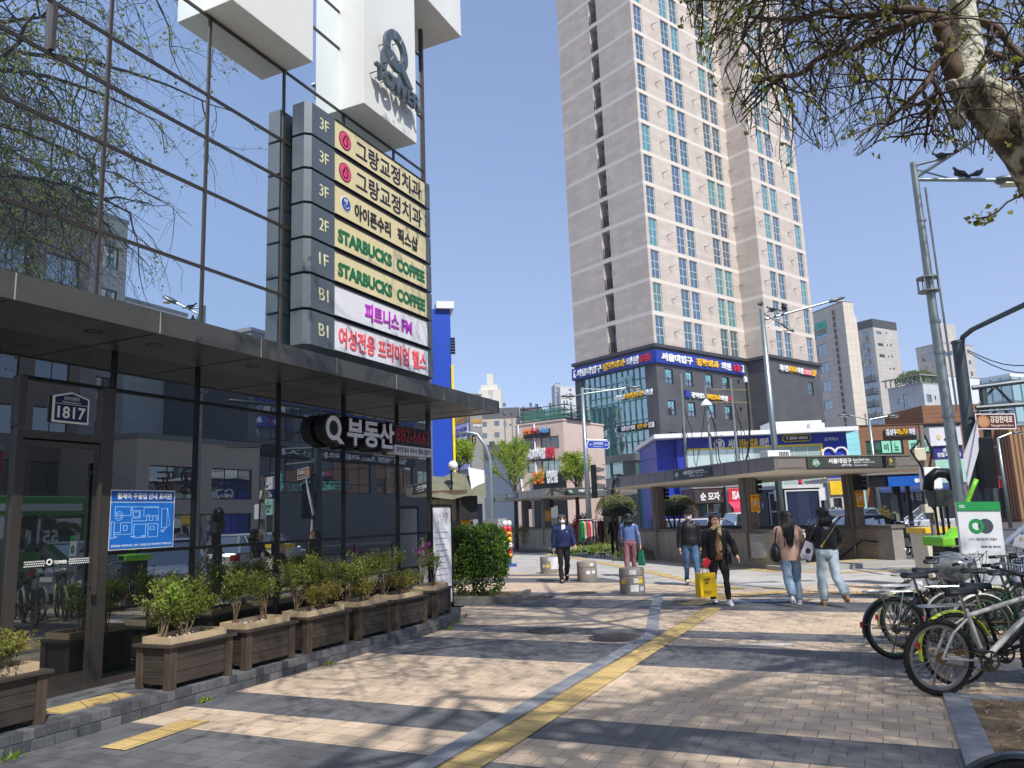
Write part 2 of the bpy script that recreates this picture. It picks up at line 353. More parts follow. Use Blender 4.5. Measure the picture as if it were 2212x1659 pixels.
def tactile():
    m, nt, b = _new('tactile_yellow'); L = nt.links.new
    tc = N(nt, 'TexCoord'); n = N(nt, 'TexNoise', Scale=2.2, Detail=9.0, Roughness=.75); L(tc.outputs['Object'], n.inputs['Vector'])
    c = ramp(nt, n.outputs[0], [(.25, lin((150, 130, 88))), (.48, lin((194, 166, 106))), (.75, lin((208, 182, 124)))])
    br = N(nt, 'TexBrick', Scale=1.0); br.offset = 0; br.inputs['Brick Width'].default_value = .3; br.inputs['Row Height'].default_value = .3; br.inputs['Mortar Size'].default_value = .006
    mp = N(nt, 'Mapping'); mp.inputs['Rotation'].default_value = (0, 0, -FA.rot); L(tc.outputs['Object'], mp.inputs[0]); L(mp.outputs[0], br.inputs['Vector'])
    L(mixc(nt, br.outputs['Fac'], c, lin((110, 92, 62))), b.inputs['Base Color']); b.inputs['Roughness'].default_value = .8
    vo = N(nt, 'TexVoronoi', Scale=17.0); vo.inputs['Randomness'].default_value = 0; L(mp.outputs[0], vo.inputs['Vector'])
    bp = N(nt, 'Bump', Strength=1.0, Distance=.012); bp.invert = True; L(vo.outputs['Distance'], bp.inputs['Height']); L(bp.outputs[0], b.inputs['Normal'])
    return m
TACT = tactile(); GREYP = MT('grey_channel', (134, 138, 144), .6, .6, .006, .7, .06, .8)
P = lambda s, o: tuple(FA.pt(s, -o))
strip('tactile_paving', [P(-9, 4.62), P(8.5, 4.62)], .3, TACT)
strip('drain_channel', [P(-9, 4.36), P(5.35, 4.36), P(8, 3.7), P(10.66, 3.08)], .19, M('grey_slab', (128, 132, 138), .85, nz=.14, ns=8, bump=.2), z=.009)
strip('tactile_paving', [P(-1.13, 1.7), P(-.22, 1.66)], .28, TACT)
LPAV = M('light_paving', (186, 182, 172), .85, nz=.1, ns=3)
def plaza():
    m, nt, b = _new('plaza_paving'); L = nt.links.new
    tc = N(nt, 'TexCoord'); mp = N(nt, 'Mapping'); mp.inputs['Rotation'].default_value = (0, 0, R(-19)); L(tc.outputs['Object'], mp.inputs[0])
    br = N(nt, 'TexBrick', Scale=1.0); br.inputs['Brick Width'].default_value = .6; br.inputs['Row Height'].default_value = .3; br.inputs['Mortar Size'].default_value = .006; br.inputs['Bias'].default_value = -.45
    br.inputs['Color1'].default_value = (*lin((186, 182, 174)), 1); br.inputs['Color2'].default_value = (*lin((140, 138, 136)), 1); br.inputs['Mortar'].default_value = (*lin((120, 118, 114)), 1); L(mp.outputs[0], br.inputs['Vector'])
    n = N(nt, 'TexNoise', Scale=.8, Detail=6.0); L(tc.outputs['Object'], n.inputs['Vector'])
    L(mixc(nt, 1.0, br.outputs['Color'], ramp(nt, n.outputs[0], [(.3, (.85,) * 3), (.65, (1.05,) * 3)]), 'MULTIPLY'), b.inputs['Base Color']); b.inputs['Roughness'].default_value = .85
    return m
pz = [(-30, 38), (-3.5, 27.5), (1.6, 23.4), (2.9, 19.6), (4.6, 17.4), (8.6, 17.2), (11.4, 20.0), (12.0, 21.2), (11.6, 22.2), (-16, 55), (-40, 50)]
struct('plaza', MB().add([(x, y, .004) for x, y in pz], [tuple(range(len(pz)))]), plaza())
EP = lambda x, y: tuple(EX.pt(x, y))
# tactile runs round the station entrances
strip('tactile_paving', [EP(.55, 9.6), EP(.5, 2.4), EP(.4, 1.0), EP(1.1, -.35), EP(2.4, -1.0), EP(4.0, -1.35), EP(5.4, -1.3)], .32, TACT, .010)
strip('tactile_paving', [tuple(gnd(*p)) for p in ((1180, 1197), (1225, 1203), (1330, 1222), (1440, 1243))], .3, TACT, .011)
strip('tactile_paving', [tuple(gnd(*p)) for p in ((1490, 1308), (1560, 1288), (1700, 1279), (1900, 1283))], .45, TACT, .012)
strip('tactile_paving', [tuple(gnd(*p)) for p in ((1420, 1240), (1520, 1262), (1600, 1272))], .3, TACT, .013)
# the blue wheelchair mark worn into the paving
bm_ = MB(); c0 = gnd(1648, 1299)
mk = struct('paving_mark', MB().slab([(-.62, -.26), (.62, -.26), (.62, .26), (-.62, .26)], .0, .005), M('worn_blue', (110, 134, 150), .8, nz=.4, ns=5), (c0.x, c0.y, .012), R(-12))
mk2 = struct('paving_mark', MB().ring(.3, 0, .1, .16, 0, .004).xf(Matrix.Rotation(R(90), 4, 'X')).slab([(-.5, -.12), (-.1, -.02), (-.08, .04), (-.5, -.06)], 0, .004), M('worn_white', (190, 190, 186), .8, nz=.3, ns=6), (c0.x, c0.y, .019), R(-12))
struct('paving_mark', MB().slab([(-.42, -.07), (.42, -.07), (.42, .07), (-.42, .07)], 0, .004), M('worn_white', (190, 190, 186)), (gnd(1640, 1394).x, gnd(1640, 1394).y, .004), R(-8))
# manhole covers lie in the pavement
IRON = M('cast_iron', (92, 84, 78), .7, .5, nz=.25, ns=20, bump=.3)
def cover(u, v, r, label, oval=1, slots=False):
    g = gnd(u, v); t = thing('manhole_cover', label, 'manhole cover', (g.x, g.y, .003), FA.rot)
    rim = MB().ring(0, 0, r - .045, r, 0, .012, 36, sx=oval).xf(Matrix.Rotation(R(-90), 4, 'X')); rim.build('rim', IRON, t)
    d = MB().disc(0, 0, r - .055, 0, .006, 36, sx=oval)
    if slots:
        for i in range(7):
            x = (i - 3) * r * .24 * oval
            for sg in (-1, 1): d.box(x - .03, x + .03, -.002, .012, sg * r * .15, sg * r * .62)
    else:
        for rr in (.2, .45, .7): d.ring(0, 0, r * rr, r * rr + .03, 0, .011, 28, sx=oval)
        for i in range(12):
            a = i * math.pi / 6; d.bar((r * .72 * math.cos(a) * oval, .006, r * .72 * math.sin(a)), (r * .86 * math.cos(a) * oval, .006, r * .86 * math.sin(a)), .03, .01)
    d.xf(Matrix.Rotation(R(-90), 4, 'X')).build('lid', IRON, t)
cover(1181, 1363, .33, 'round iron manhole cover with a ringed relief, nearest the planters')
cover(1327, 1377, .36, 'slotted oval iron manhole cover touching the bend of the grey channel', 1.12, True)
cover(1158, 1283 + 8, .4, 'plain round manhole cover beside the clipped hedge bed', 1)
cover(1255, 1281, .35, 'small round manhole cover beyond the stickered bollard', 1)
cover(1492, 1302, .38, 'round manhole cover in the shadow behind the woman with the yellow bag', 1)
# ---------------------------------------------------------------- raised brick platform under the glass front
BR = RND('platform_bricks', [(0, (70, 72, 76)), (.5, (92, 94, 97)), (1, (112, 112, 112))])
path = [(-7, 1.06), (4.0, 1.06), (4.9, 1.03), (5.6, .93), (6.2, .77), (6.7, .53), (6.95, .2), (6.98, -.3), (6.98, -2)]
def along(step, off=0):
    acc = off; out = []
    for (a, b), (c, d) in zip(path, path[1:]):
        L = math.hypot(c - a, d - b)
        while acc < L: out.append((a + (c - a) * acc / L, b + (d - b) * acc / L, math.atan2(d - b, c - a))); acc += step
        acc -= L
    return out
pb = MB()
for x, o, a in along(.1):
    k = len(pb.v); pb.box(-.046, .046, -.2, 0, .088, .172).xf(Matrix.Translation((x, -o, random.uniform(-.002, .002))) @ Matrix.Rotation(-a, 4, 'Z') @ Matrix.Scale(-1, 4, (0, 1, 0)), k)
for x, o, a in along(.21, .05):
    k = len(pb.v); pb.box(-.1, .1, -.09, 0, .0, .08).xf(Matrix.Translation((x, -o - .004, 0)) @ Matrix.Rotation(-a, 4, 'Z') @ Matrix.Scale(-1, 4, (0, 1, 0)), k)
struct('platform_edge', pb, BR, FA.pt(0, 0), FA.rot, bevel=.006)
top = [(x, -o + .012) for x, o in path]
struct('platform', MB().slab([(-7, .3)] + top + [(6.9, .3)], 0, .164), M('mortar', (120, 118, 112), .9, nz=.2, ns=20), FA.pt(0, 0), FA.rot)
tb = MB()
for i in range(-14, 62):
    for j in range(9):
        x = i * .21 - 4 + (j % 2) * .105; y = -.78 + j * .105
        if x > 6.4 or (x > 5.2 and y < -.55): continue
        if -.97 < x < -.12 and -.83 < y < -.5: continue
        tb.box(x - .1, x + .1, y - .048, y + .048, .15, .169 + random.uniform(-.001, .001))
struct('platform_paving', tb, BR, FA.pt(0, 0), FA.rot)
struct('tactile_paving', MB().box(-.94, -.2, -.79, -.5, .16, .174), TACT, FA.pt(0, 0), FA.rot)
# ---------------------------------------------------------------- the glass office building on the left
GU = GL('upper_glass', .80, (.90, .96, 1.0), (56, 82, 92)); GD = GL('dark_glass', .30, (.84, .9, .92), (7, 12, 13))
ALU = M('bronze_frame', (84, 78, 74), .4, .5, nz=.08); BLK = M('black_frame', (22, 22, 23), .4, .3, nz=.08)
PALE = M('white_panel', (226, 226, 220), .55, nz=.05, ns=1.2, stretch=(1, 1, .25)); SOFF = M('soffit_panel', (84, 86, 84), .38, .35, nz=.06)
FASC = M('fascia_metal', (92, 92, 89), .45, .5, nz=.1, ns=1.4, stretch=(1, 1, 3))
Q = thing('glass_office_building', 'glass fronted office building with white boxes jutting from its dark curtain wall', 'building', FA.pt(0, 0), FA.rot)
core = MB().box(-16, 6.52, .1, 15, 0, 26); core.build('core', M('dark_core', (30, 34, 36), .6), Q)
cols = [-8.9, -7.46, -6.03, -4.59, -3.15, -1.71, -.27, 1.18, 2.62, 4.06, 5.55, 6.58]; rows = [3.96, 5.0, 6.04, 6.77, 7.38, 8.52, 9.66, 10.35, 11.0, 12.0, 13.2, 14.4]
rg = random.Random(3)
def pane(x0, x1, z0, z1, m, y=0):
    cx, cz = (x0 + x1) / 2, (z0 + z1) / 2; mb = MB().box(x0 - cx, x1 - cx, 0, .02, z0 - cz, z1 - cz)
    return mb.build('glass_pane', m, Q, (cx, y, cz), rot=(R(rg.uniform(-.10, .10)), 0, R(rg.uniform(-.10, .10))))
for a, b in zip(cols[2:], cols[3:]):
    for c, d in zip(rows, rows[1:]):
        if c < 12.5: pane(a, b, c, d, GU)
vm = MB(); hm = MB()
for x in cols[2:]:
    for e in (-.012, .012): MB().box(x + e - .008, x + e + .008, -.016, .0, 3.96, 14.4).build('mullion', ALU, Q)
for z in rows[1:]:
    MB().box(-6.03, 6.58, -.014, .0, z - .02, z - .004).box(-6.03, 6.58, -.014, .0, z + .004, z + .02).build('transom', ALU, Q)
MB().box(-.985, -.935, -.06, .01, 6.8, 7.35).build('mullion', ALU, Q)
MB().box(6.56, 6.62, -.04, 15, 0, 26).build('corner_post', ALU, Q)
# white boxes
def wbox(x0, x1, o, z0, z1, y1=.02): MB().box(x0, x1, -o, y1, z0, z1).build('white_box', PALE, Q, bevel=.008)
wbox(1.07, 2.68, .5, 8.55, 15); wbox(3.95, 5.57, .5, 8.53, 15); wbox(5.6, 7.2, .62, 11.62, 15, 1.2)
# lettering on the box over the signs
LM = M('letter_metal', (112, 122, 124), .38, .75, nz=.08); LS = M('letter_seam', (190, 196, 196), .4, .3)
g = MB().ring(4.66, 9.81, .215, .375, -.70, -.63, 40, sx=.92)
g.prism([(4.74, 9.52), (4.86, 9.62), (5.16, 9.33), (4.98, 9.30)], -.705, -.632); sm = g
for a in (20, 62, 105, 150, 190, 232, 310, 345):
    c, s_ = math.cos(R(a)), math.sin(R(a)); sm.bar((4.66 + .2 * c, -.704, 9.81 + .215 * s_), (4.66 + .345 * c, -.704, 9.81 + .375 * s_), .006, .012, 1, up=(0, 1, 0))
g.build('lettering', [LM, LS], Q)
text('TOWER', 4.07, 5.42, 9.02, 9.30, -.62, LM, Q, .07, .03)
pins = MB()
for i in range(9): pins.bar((4.12 + i * .155, -.5, 9.15), (4.12 + i * .155, -.64, 9.15), .012)
for a in range(0, 360, 60): pins.bar((4.66 + .28 * math.cos(R(a)), -.5, 9.81 + .3 * math.sin(R(a))), (4.66 + .28 * math.cos(R(a)), -.65, 9.81 + .3 * math.sin(R(a))), .012)
pins.build('letter_pin', BLK, Q)
# canopy
cx0, cx1, co = -6, 7.5, 1.05
MB().box(cx0, cx1, -co, -co + .06, 3.69, 3.925).box(cx1 - .06, cx1, -co + .06, 2.2, 3.69, 3.925).box(cx0, cx1, -co + .06, 0, 3.9, 3.925).box(6.62, cx1, 0, 2.2, 3.9, 3.925).build('canopy_fascia', FASC, Q)
jl = MB()
for x in [-4.72, -3.25, -1.77, -.3, 1.13, 2.55, 3.98, 5.4, 6.83]: jl.box(x - .006, x + .006, -co - .003, -co, 3.69, 3.926)
tag(jl.build('canopy_joint', M('joint_light', (150, 146, 138), .6), Q), kind='stuff')
MB().box(cx0, cx1 - .06, -co + .06, .0, 3.70, 3.72).box(6.62, cx1 - .06, 0, 2.2, 3.70, 3.72).build('soffit', SOFF, Q)
sj = MB()
for x in [-4.72, -3.25, -1.77, -.3, 1.13, 2.55, 3.98, 5.4, 6.83]: sj.box(x - .008, x + .008, -co + .06, .0, 3.695, 3.70)
tag(sj.build('soffit_joint', BLK, Q), kind='stuff')
for x in (-3.6, -2.15, -.69, .04, 1.5, 2.97, 3.64, 4.85, 6.02, 7.09):
    MB().ring(0, 0, .062, .088, 0, .012, 20).xf(Matrix.Rotation(R(90), 4, 'X')).build('downlight', BLK, Q, (x, -.57, 3.70))
    MB().disc(0, 0, .062, .002, .006, 20).xf(Matrix.Rotation(R(90), 4, 'X')).build('downlight_lens', M('lens', (225, 220, 190), .3), Q, (x, -.57, 3.699))
# ground floor glass
gx = [-6.0, -4.5, -3.0, -1.01, 0, 1.16, 2.60, 4.06, 5.55, 6.58]
for a, b in zip(gx, gx[1:]):
    if a == -1.01: pane(a, b, 2.72, 3.26, GD); pane(a, b, 3.26, 3.7, GD); continue
    for c, d in ((.2, .92), (.92, 1.5), (1.5, 3.26), (3.26, 3.70)): pane(a, b, c, d, GD)
for x in gx[4:]:
    MB().box(x - .018, x + .018, -.03, 0, .17, 3.7).build('mullion', BLK, Q)
for z, x0 in ((.92, 0), (1.5, 0), (3.26, -1.0)): MB().box(x0, 6.58, -.026, 0, z - .018, z + .018).build('transom', BLK, Q)
MB().box(-6, 6.58, -.05, 0, .165, .225).build('sill', ALU, Q)
# entrance door
fr = MB().box(-1.04, -.98, -.05, .02, .17, 2.74).box(-.15, .0, -.05, .02, .17, 3.26).box(-.98, -.15, -.05, .02, 2.66, 2.74).box(-1.05, -.98, -.06, .02, 2.78, 3.26)
fr.build('door_frame', M('door_steel', (92, 88, 84), .35, .7, nz=.1, stretch=(1, 1, 8)), Q)
dr = MB().box(-.95, -.12, -.035, -.015, .34, 2.62).build('door', GL('door_glass', .18, (.8, .86, .88), (12, 17, 18)), Q)
MB().box(-.98, -.94, -.045, 0, .2, 2.64).box(-.2, -.155, -.045, 0, .2, 2.64).box(-.94, -.2, -.045, 0, .2, .36).box(-.94, -.2, -.045, 0, 2.58, 2.64).build('door_rail', M('door_steel', (92, 88, 84)), dr)
MB().bar((-.185, -.11, 1.1), (-.185, -.11, 2.45), .035).bar((-.185, -.045, 1.2), (-.185, -.12, 1.2), .03).bar((-.185, -.045, 2.35), (-.185, -.12, 2.35), .03).build('handle', ALU, dr)
dots = MB()
for j in range(3):
    for i in range(34):
        x = -.88 + i * .021 + (j % 2) * .0105
        if -.67 < x < -.43 or x > -.18: continue
        dots.box(x, x + .011, -.038, -.036, 1.42 + j * .021, 1.432 + j * .021)
WH = M('white_paint', (232, 232, 228), .5, nz=.04)
dots.build('dot_band', WH, dr)
text('TOWER', -.585, -.445, 1.43, 1.465, -.037, WH, dr, .003, .03); MB().ring(-.63, 1.455, .018, .031, -.04, -.037, 20).build('lettering', WH, dr)
# ---------------------------------------------------------------- directory sign over the canopy
BOXG = M('sign_box_grey', (98, 106, 112), .42, .35, nz=.1, ns=2, stretch=(1, 1, .3)); CREAM = M('cream_acrylic', (222, 208, 160), .35, nz=.06, ns=2); WACR = M('white_acrylic', (226, 226, 232), .35, nz=.05, ns=2)
PALEL = M('pale_letter', (222, 220, 178), .5, nz=.03); DK = M('dark_letter', (34, 34, 46), .45, nz=.05); GRN = M('green_letter', (22, 108, 62), .45, nz=.08)
GT = 'sign boxes stacked on the glass front'
def sb(i, floor, cream, label):
    z1 = 7.96 - i * .5365; z0 = z1 - .495
    t = thing('sign_box', label, 'sign', FA.pt(0, 0, z0), FA.rot, GT); h = .495
    mb = MB().box(2.76, 3.30, -.42, -.12, 0, h).box(5.96, 6.12, -.42, -.12, 0, h).box(3.30, 5.96, -.40, -.12, 0, h)
    mb.add([(2.68, -.34, 0), (2.76, -.42, 0), (2.76, -.12, 0), (2.68, -.12, 0), (2.68, -.34, h), (2.76, -.42, h), (2.76, -.12, h), (2.68, -.12, h)], [(0, 3, 2, 1), (4, 5, 6, 7), (0, 1, 5, 4), (2, 3, 7, 6), (3, 0, 4, 7)])
    mb.add([(6.12, -.42, 0), (6.22, -.3, 0), (6.22, -.12, 0), (6.12, -.12, 0), (6.12, -.42, h), (6.22, -.3, h), (6.22, -.12, h), (6.12, -.12, h)], [(0, 3, 2, 1), (4, 5, 6, 7), (0, 1, 5, 4), (1, 2, 6, 5), (2, 3, 7, 6)])
    mb.build('casing', BOXG, t)
    MB().box(3.31, 5.95, -.428, -.40, h - .018, h).box(3.31, 5.95, -.428, -.40, 0, .012).build('panel_frame', BLK, t)
    MB().box(3.31, 5.95, -.415, -.40, .012, h - .018).build('panel', CREAM if cream else WACR, t)
    MB().box(3.0, 3.06, -.12, 0, .1, .4).box(5.6, 5.66, -.12, 0, .1, .4).build('bracket', BLK, t)
    text(floor, 2.94, 3.15, .16, .345, -.42, PALEL, t, .006, .0); return t
PK = M('pink_disc', (226, 72, 112), .4); 
for i in (0, 1):
    t = sb(i, '3F', True, ['cream sign with a pink round logo and 3F, topmost of the stacked sign boxes', 'cream sign with a pink round logo, directly under the topmost sign box'][i])
    MB().disc(3.56, .235, .155, -.42, -.414, 28).build('logo', DK, t); MB().disc(3.56, .235, .14, -.424, -.42, 28).build('logo', PK, t)
    MB().ring(3.56, .205, .05, .068, -.43, -.424, 20, a0=100, a1=420).bar((3.49, -.427, .21), (3.56, -.427, .33), .018, .006, up=(0, 1, 0)).bar((3.56, -.427, .33), (3.63, -.427, .28), .018, .006, up=(0, 1, 0)).build('logo', DK, t)
    text('그랑교정치과', 3.84, 5.82, .07, .40, -.415, DK, t, .008, .012)
t = sb(2, '3F', True, 'cream sign with a small blue and white round logo and dark lettering')
MB().disc(3.58, .25, .125, -.42, -.414, 28).build('logo', WH, t); MB().disc(3.58, .25, .11, -.424, -.42, 28).build('logo', M('logo_blue', (44, 72, 160), .4), t)
text('FIX', 3.535, 3.625, .27, .325, -.424, WH, t, .004, .02); text('#', 3.565, 3.595, .225, .26, -.424, WH, t, .004); MB().ring(3.58, .24, .06, .068, -.43, -.424, 16, a0=200, a1=340).build('logo', WH, t)
text('아이폰수리', 3.80, 4.80, .10, .36, -.415, DK, t, .015, .012); text('픽스샵', 5.02, 5.66, .10, .36, -.415, DK, t, .015, .012)
for i, fl in ((3, '2F'), (4, '1F')):
    t = sb(i, fl, True, ['cream coffee sign in green capitals marked 2F', 'cream coffee sign in green capitals marked 1F'][i - 3])
    text('STARBUCKS', 3.38, 4.83, .11, .33, -.415, GRN, t, .009, .045); text('COFFEE', 4.98, 5.88, .11, .33, -.415, GRN, t, .009, .045)
t = sb(5, 'B1', False, 'white gym sign with violet to magenta lettering marked B1')
text('피트니스 FM', 4.06, 5.42, .10, .39, -.415, M('magenta_letter', (186, 44, 190), .4, nz=.2, ns=1), t, .012, .03)
t = sb(6, 'B1', False, 'white sign with coral red lettering, lowest of the stacked sign boxes')
text('여성전용 프리미엄 헬스', 3.40, 5.88, .08, .40, -.415, M('coral_letter', (240, 96, 104), .4, nz=.08), t, .012, .02)
# ---------------------------------------------------------------- other signs on the glass
NAVY = M('navy_plate', (28, 28, 72), .35, nz=.06)
t = thing('house_number_plate', 'navy house number plate reading 1817 above the glass door', 'sign', FA.pt(-.5, -.03, 2.84), FA.rot)
o5 = [(-.2, 0), (.2, 0), (.2, .27), (0, .325), (-.2, .27)]
MB().prism(o5, -.012, 0).build('plate', WH, t, bevel=.003); MB().prism([(x * .89, .02 + z * .88) for x, z in o5], -.016, -.012).build('plate_face', NAVY, t)
text('남부순환로', -.085, .085, .235, .275, -.016, WH, t, .002); text('Nambusunhwan-ro', -.10, .10, .208, .224, -.016, WH, t, .002); text('1817', -.15, .155, .045, .17, -.016, WH, t, .003, .02)
MB().box(-.18, .18, -.0175, -.016, .192, .196).build('rule', WH, t)
BLUE = M('plan_blue', (24, 104, 190), .4, nz=.08, ns=2); LB = M('plan_line', (150, 196, 240), .5)
t = thing('floor_plan_sign', 'blue floor plan sign for wheelchair users on the dark glass', 'sign', FA.pt(.42, -.03, 1.53), FA.rot)
MB().box(-.42, .42, -.016, 0, 0, .64).build('plate', WH, t); MB().box(-.41, .41, -.02, -.016, .01, .505).build('panel', BLUE, t); MB().box(-.41, .41, -.02, -.016, .515, .63).build('panel', M('plan_head', (22, 84, 160), .4), t)
text('휠체어 주출입 안내 표지판', -.34, .375, .54, .61, -.02, WH, t, .003, .015); text('휠체어를 이용하시는 분은 주출입구를 이용하시기 바랍니다', -.39, .39, .03, .055, -.02, WH, t, .002)
pl = MB()
def rc(x0, x1, z0, z1, w=.006):
    pl.box(x0, x1, -.022, -.02, z0, z0 + w).box(x0, x1, -.022, -.02, z1 - w, z1).box(x0, x0 + w, -.022, -.02, z0 + w, z1 - w).box(x1 - w, x1, -.022, -.02, z0 + w, z1 - w)
for q in [(-.15, -.04, .33, .42), (-.135, -.055, .345, .405), (-.36, -.16, .36, .46), (.0, .2, .35, .45), (-.15, .2, .3, .46), (.04, .08, .3, .37), (.12, .18, .3, .36), (-.36, -.28, .18, .29), (-.36, -.14, .16, .29), (-.12, .2, .12, .27), (.03, .07, .12, .26), (.09, .15, .2, .24), (.24, .32, .22, .44), (.24, .28, .17, .2), (-.4, -.36, .12, .3), (-.25, -.2, .2, .26)]: rc(*q)
for q in [(-.36, -.32, .13), (-.15, -.1, .13), (-.02, .03, .13)]: pl.box(q[0], q[1], -.022, -.02, q[2], q[2] + .012)
pl.ring(-.31, .36, .045, .05, -.022, -.02, 20).ring(-.31, .36, .025, .03, -.022, -.02, 20); pl.bar((.24, -.021, .17), (.36, -.021, .25), .005, .002, up=(0, 1, 0)).bar((.36, -.021, .25), (.32, -.021, .44), .005, .002, up=(0, 1, 0))
pl.build('plan_drawing', LB, t)
t = thing('agency_sign', 'deep white lettered estate agency sign with a red phone number on dark glass', 'sign', FA.pt(0, 0, 2.86), FA.rot)
BKD = M('sign_black', (8, 8, 9), .5)
def deep(body, x0, x1, z0, z1, b=.03):
    text(body, x0, x1, z0, z1, -.22, WACR, t, .012, b); text(body, x0 - .03, x1 + .03, z0 - .03, z1 + .03, -.04, BKD, t, .18, b + .03, 'letter_back')
MB().ring(3.53, .27, .115, .185, -.232, -.22, 32, sx=.95).prism([(3.57, .12), (3.63, .16), (3.78, .05), (3.68, .04)], -.234, -.222).build('lettering', WACR, t)
MB().disc(3.53, .27, .215, -.22, -.04, 32).prism([(3.5, .1), (3.65, .2), (3.82, .03), (3.6, .0)], -.219, -.041).build('letter_back', BKD, t)
deep('부동산', 3.86, 5.12, .04, .47)
MB().box(5.16, 6.33, -.21, -.04, .14, .46).build('number_board', BKD, t); text('882-6663', 5.2, 6.27, .19, .43, -.21, M('dull_red', (150, 36, 44), .5), t, .01, .01)
MB().box(5.16, 6.33, -.22, -.05, -.02, .13).build('name_board', WACR, t); text('공인중개사 사무소 대표:김왕기', 5.19, 6.28, .005, .105, -.22, DK, t, .004, .012)
# the standing sign in the corner
t = thing('standing_sign', 'tall white notice board in a thin dark frame behind the end planter', 'notice board', FA.pt(6.38, -.36, .17), FA.rot)
MB().box(-.30, .32, -.012, .012, .1, 1.76).build('board', WACR, t); MB().box(-.34, -.31, -.02, .02, 0, 1.82).box(.33, .36, -.02, .02, 0, 1.82).box(-.31, .33, -.02, .02, 1.78, 1.82).box(-.4, -.3, -.2, .2, 0, .02).box(.32, .42, -.2, .2, 0, .02).build('frame', BLK, t)
GY = M('grey_letter', (150, 150, 156), .6)
text('임시 부활\n예 마 원', -.22, .24, 1.46, 1.68, -.012, GY, t, .003)
for i in range(9): MB().box(-.22, .22 - (i % 3) * .05, -.014, -.012, 1.32 - i * .105, 1.335 - i * .105).build('text_line', GY, t)
# ---------------------------------------------------------------- buildings
WF = M('window_frame_white', (204, 211, 209), .4, .2, nz=.04); DF = M('window_frame_dark', (44, 46, 48), .45, .2, nz=.06)
GT1 = GL('teal_glass', .12, (.8, .95, .95), (62, 132, 136), wav=.04); GT2 = GL('teal_glass_dark', .13, (.75, .88, .9), (34, 70, 82), wav=.04)
GT3 = GL('blue_glass', .16, (.78, .88, .95), (44, 66, 92), wav=.04); GT4 = GL('green_glass', .2, (.8, .95, .85), (46, 92, 62), wav=.04)
GK = GL('dark_window', .28, (.85, .9, .95), (26, 30, 34), wav=.05); GP = GL('pale_window', .3, (.9, .95, .95), (130, 140, 138), wav=.04)
_wm = {}
def winmesh(w, h, nv, hs, fm, gm, t=.06):
    k = (round(w, 2), round(h, 2), nv, hs, fm.name, gm.name)
    if k not in _wm:
        mb = MB().box(0, w, .03, .05, 0, h, 1)
        mb.box(0, t, 0, .06, 0, h).box(w - t, w, 0, .06, 0, h).box(t, w - t, 0, .06, 0, t).box(t, w - t, 0, .06, h - t, h)
        for i in range(nv): x = w * (i + 1) / (nv + 1); mb.box(x - t * .4, x + t * .4, .01, .055, t, h - t)
        for z in hs: mb.box(t, w - t, .005, .05, h * z - t * .5, h * z + t * .5)
        _wm[k] = mb.mesh('window', [fm, gm])
    return _wm[k]
def addwin(par, x0, x1, z0, z1, y, nv=1, hs=(), fm=None, gm=None, rot=0, name='window', org=(0, 0)):
    o = bpy.data.objects.new(name, winmesh(x1 - x0, z1 - z0, nv, tuple(hs), fm or DF, gm or GK)); COL.objects.link(o); o.parent = par
    c, s = math.cos(rot), math.sin(rot); o.location = (org[0] + c * x0 - s * y, org[1] + s * x0 + c * y, z0); o.rotation_euler = (0, 0, rot); return o
def grid(xs, z0, pitch, n, h): return [(a, b, z0 + i * pitch, z0 + i * pitch + h) for i in range(n) for a, b in xs]
def bld(name, label, fr, w, d, h, mat, front=(), left=(), right=(), fm=None, gm=None, nv=1, hs=(), depth=.15, roof=None, cap=.25, cat='building', group=None, z0=-.14):
    t = thing(name, label, cat, fr.pt(0, 0, 0), fr.rot, group)
    q4 = lambda o: o[:4]
    mb = MB().wall(0, w, z0, h, [q4(o) for o in front], 0, depth)
    k = len(mb.v); mb.wall(0, d, z0, h, [q4(o) for o in right], 0, depth); mb.xf(Matrix.Translation((w, 0, 0)) @ Matrix.Rotation(R(90), 4, 'Z'), k)
    k = len(mb.v); mb.wall(0, d, z0, h, [q4(o) for o in left], 0, depth); mb.xf(Matrix.Translation((0, d, 0)) @ Matrix.Rotation(R(-90), 4, 'Z'), k)
    mb.add([(0, d, z0), (w, d, z0), (w, d, h), (0, d, h)], [(1, 0, 3, 2)]); mb.build('wall', mat, t)
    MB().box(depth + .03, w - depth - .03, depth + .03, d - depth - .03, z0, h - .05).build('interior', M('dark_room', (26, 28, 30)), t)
    if cap: MB().box(-.06, w + .06, -.06, d + .06, h, h + cap).build('roof', roof or M('parapet', (150, 150, 148), .8), t)
    for lst, rot, org in ((front, 0, (0, 0)), (right, R(90), (w, 0)), (left, R(-90), (0, d))):
        for o in lst:
            nvv, hh, gg = (o[4] if len(o) > 4 else nv), (o[5] if len(o) > 5 else hs), (o[6] if len(o) > 6 else gm)
            addwin(t, *o[:4], depth - .06, nvv, hh, fm, gg, rot, org=org)
    return t
# ---- the apartment tower with its dark granite podium
TF = Fr((12.62, 66.0), R(50.4)); FH = 3.07
STONE = MT('tower_stone', (200, 187, 174), 1.15, .515, .014, .82, .085, .7, streak=.12, floors=(FH, 18.93, .33, (216, 207, 194)))
GRAN = MT('granite', (86, 86, 88), 1.2, .62, .012, .8, .12, .55, streak=.15)
T = thing('apartment_tower', 'tall beige stone apartment tower rising over a dark granite podium', 'apartment building', TF.pt(0, 0, 0), TF.rot)
wc = [(.38, 1.56), (4.34, 5.57), (5.92, 7.13), (9.95, 11.18), (11.5, 12.76)]; wc2 = [(15.6, 16.7), (17.1, 18.3), (21.25, 22.4)]
NR = 22; ZT = 16.14 + NR * FH
ops = [(a, b, 16.22 + i * FH, 18.88 + i * FH) for i in range(NR) for a, b in wc]
mb = MB().wall(0, 13.9, 16.14, ZT, ops, 0, .18)
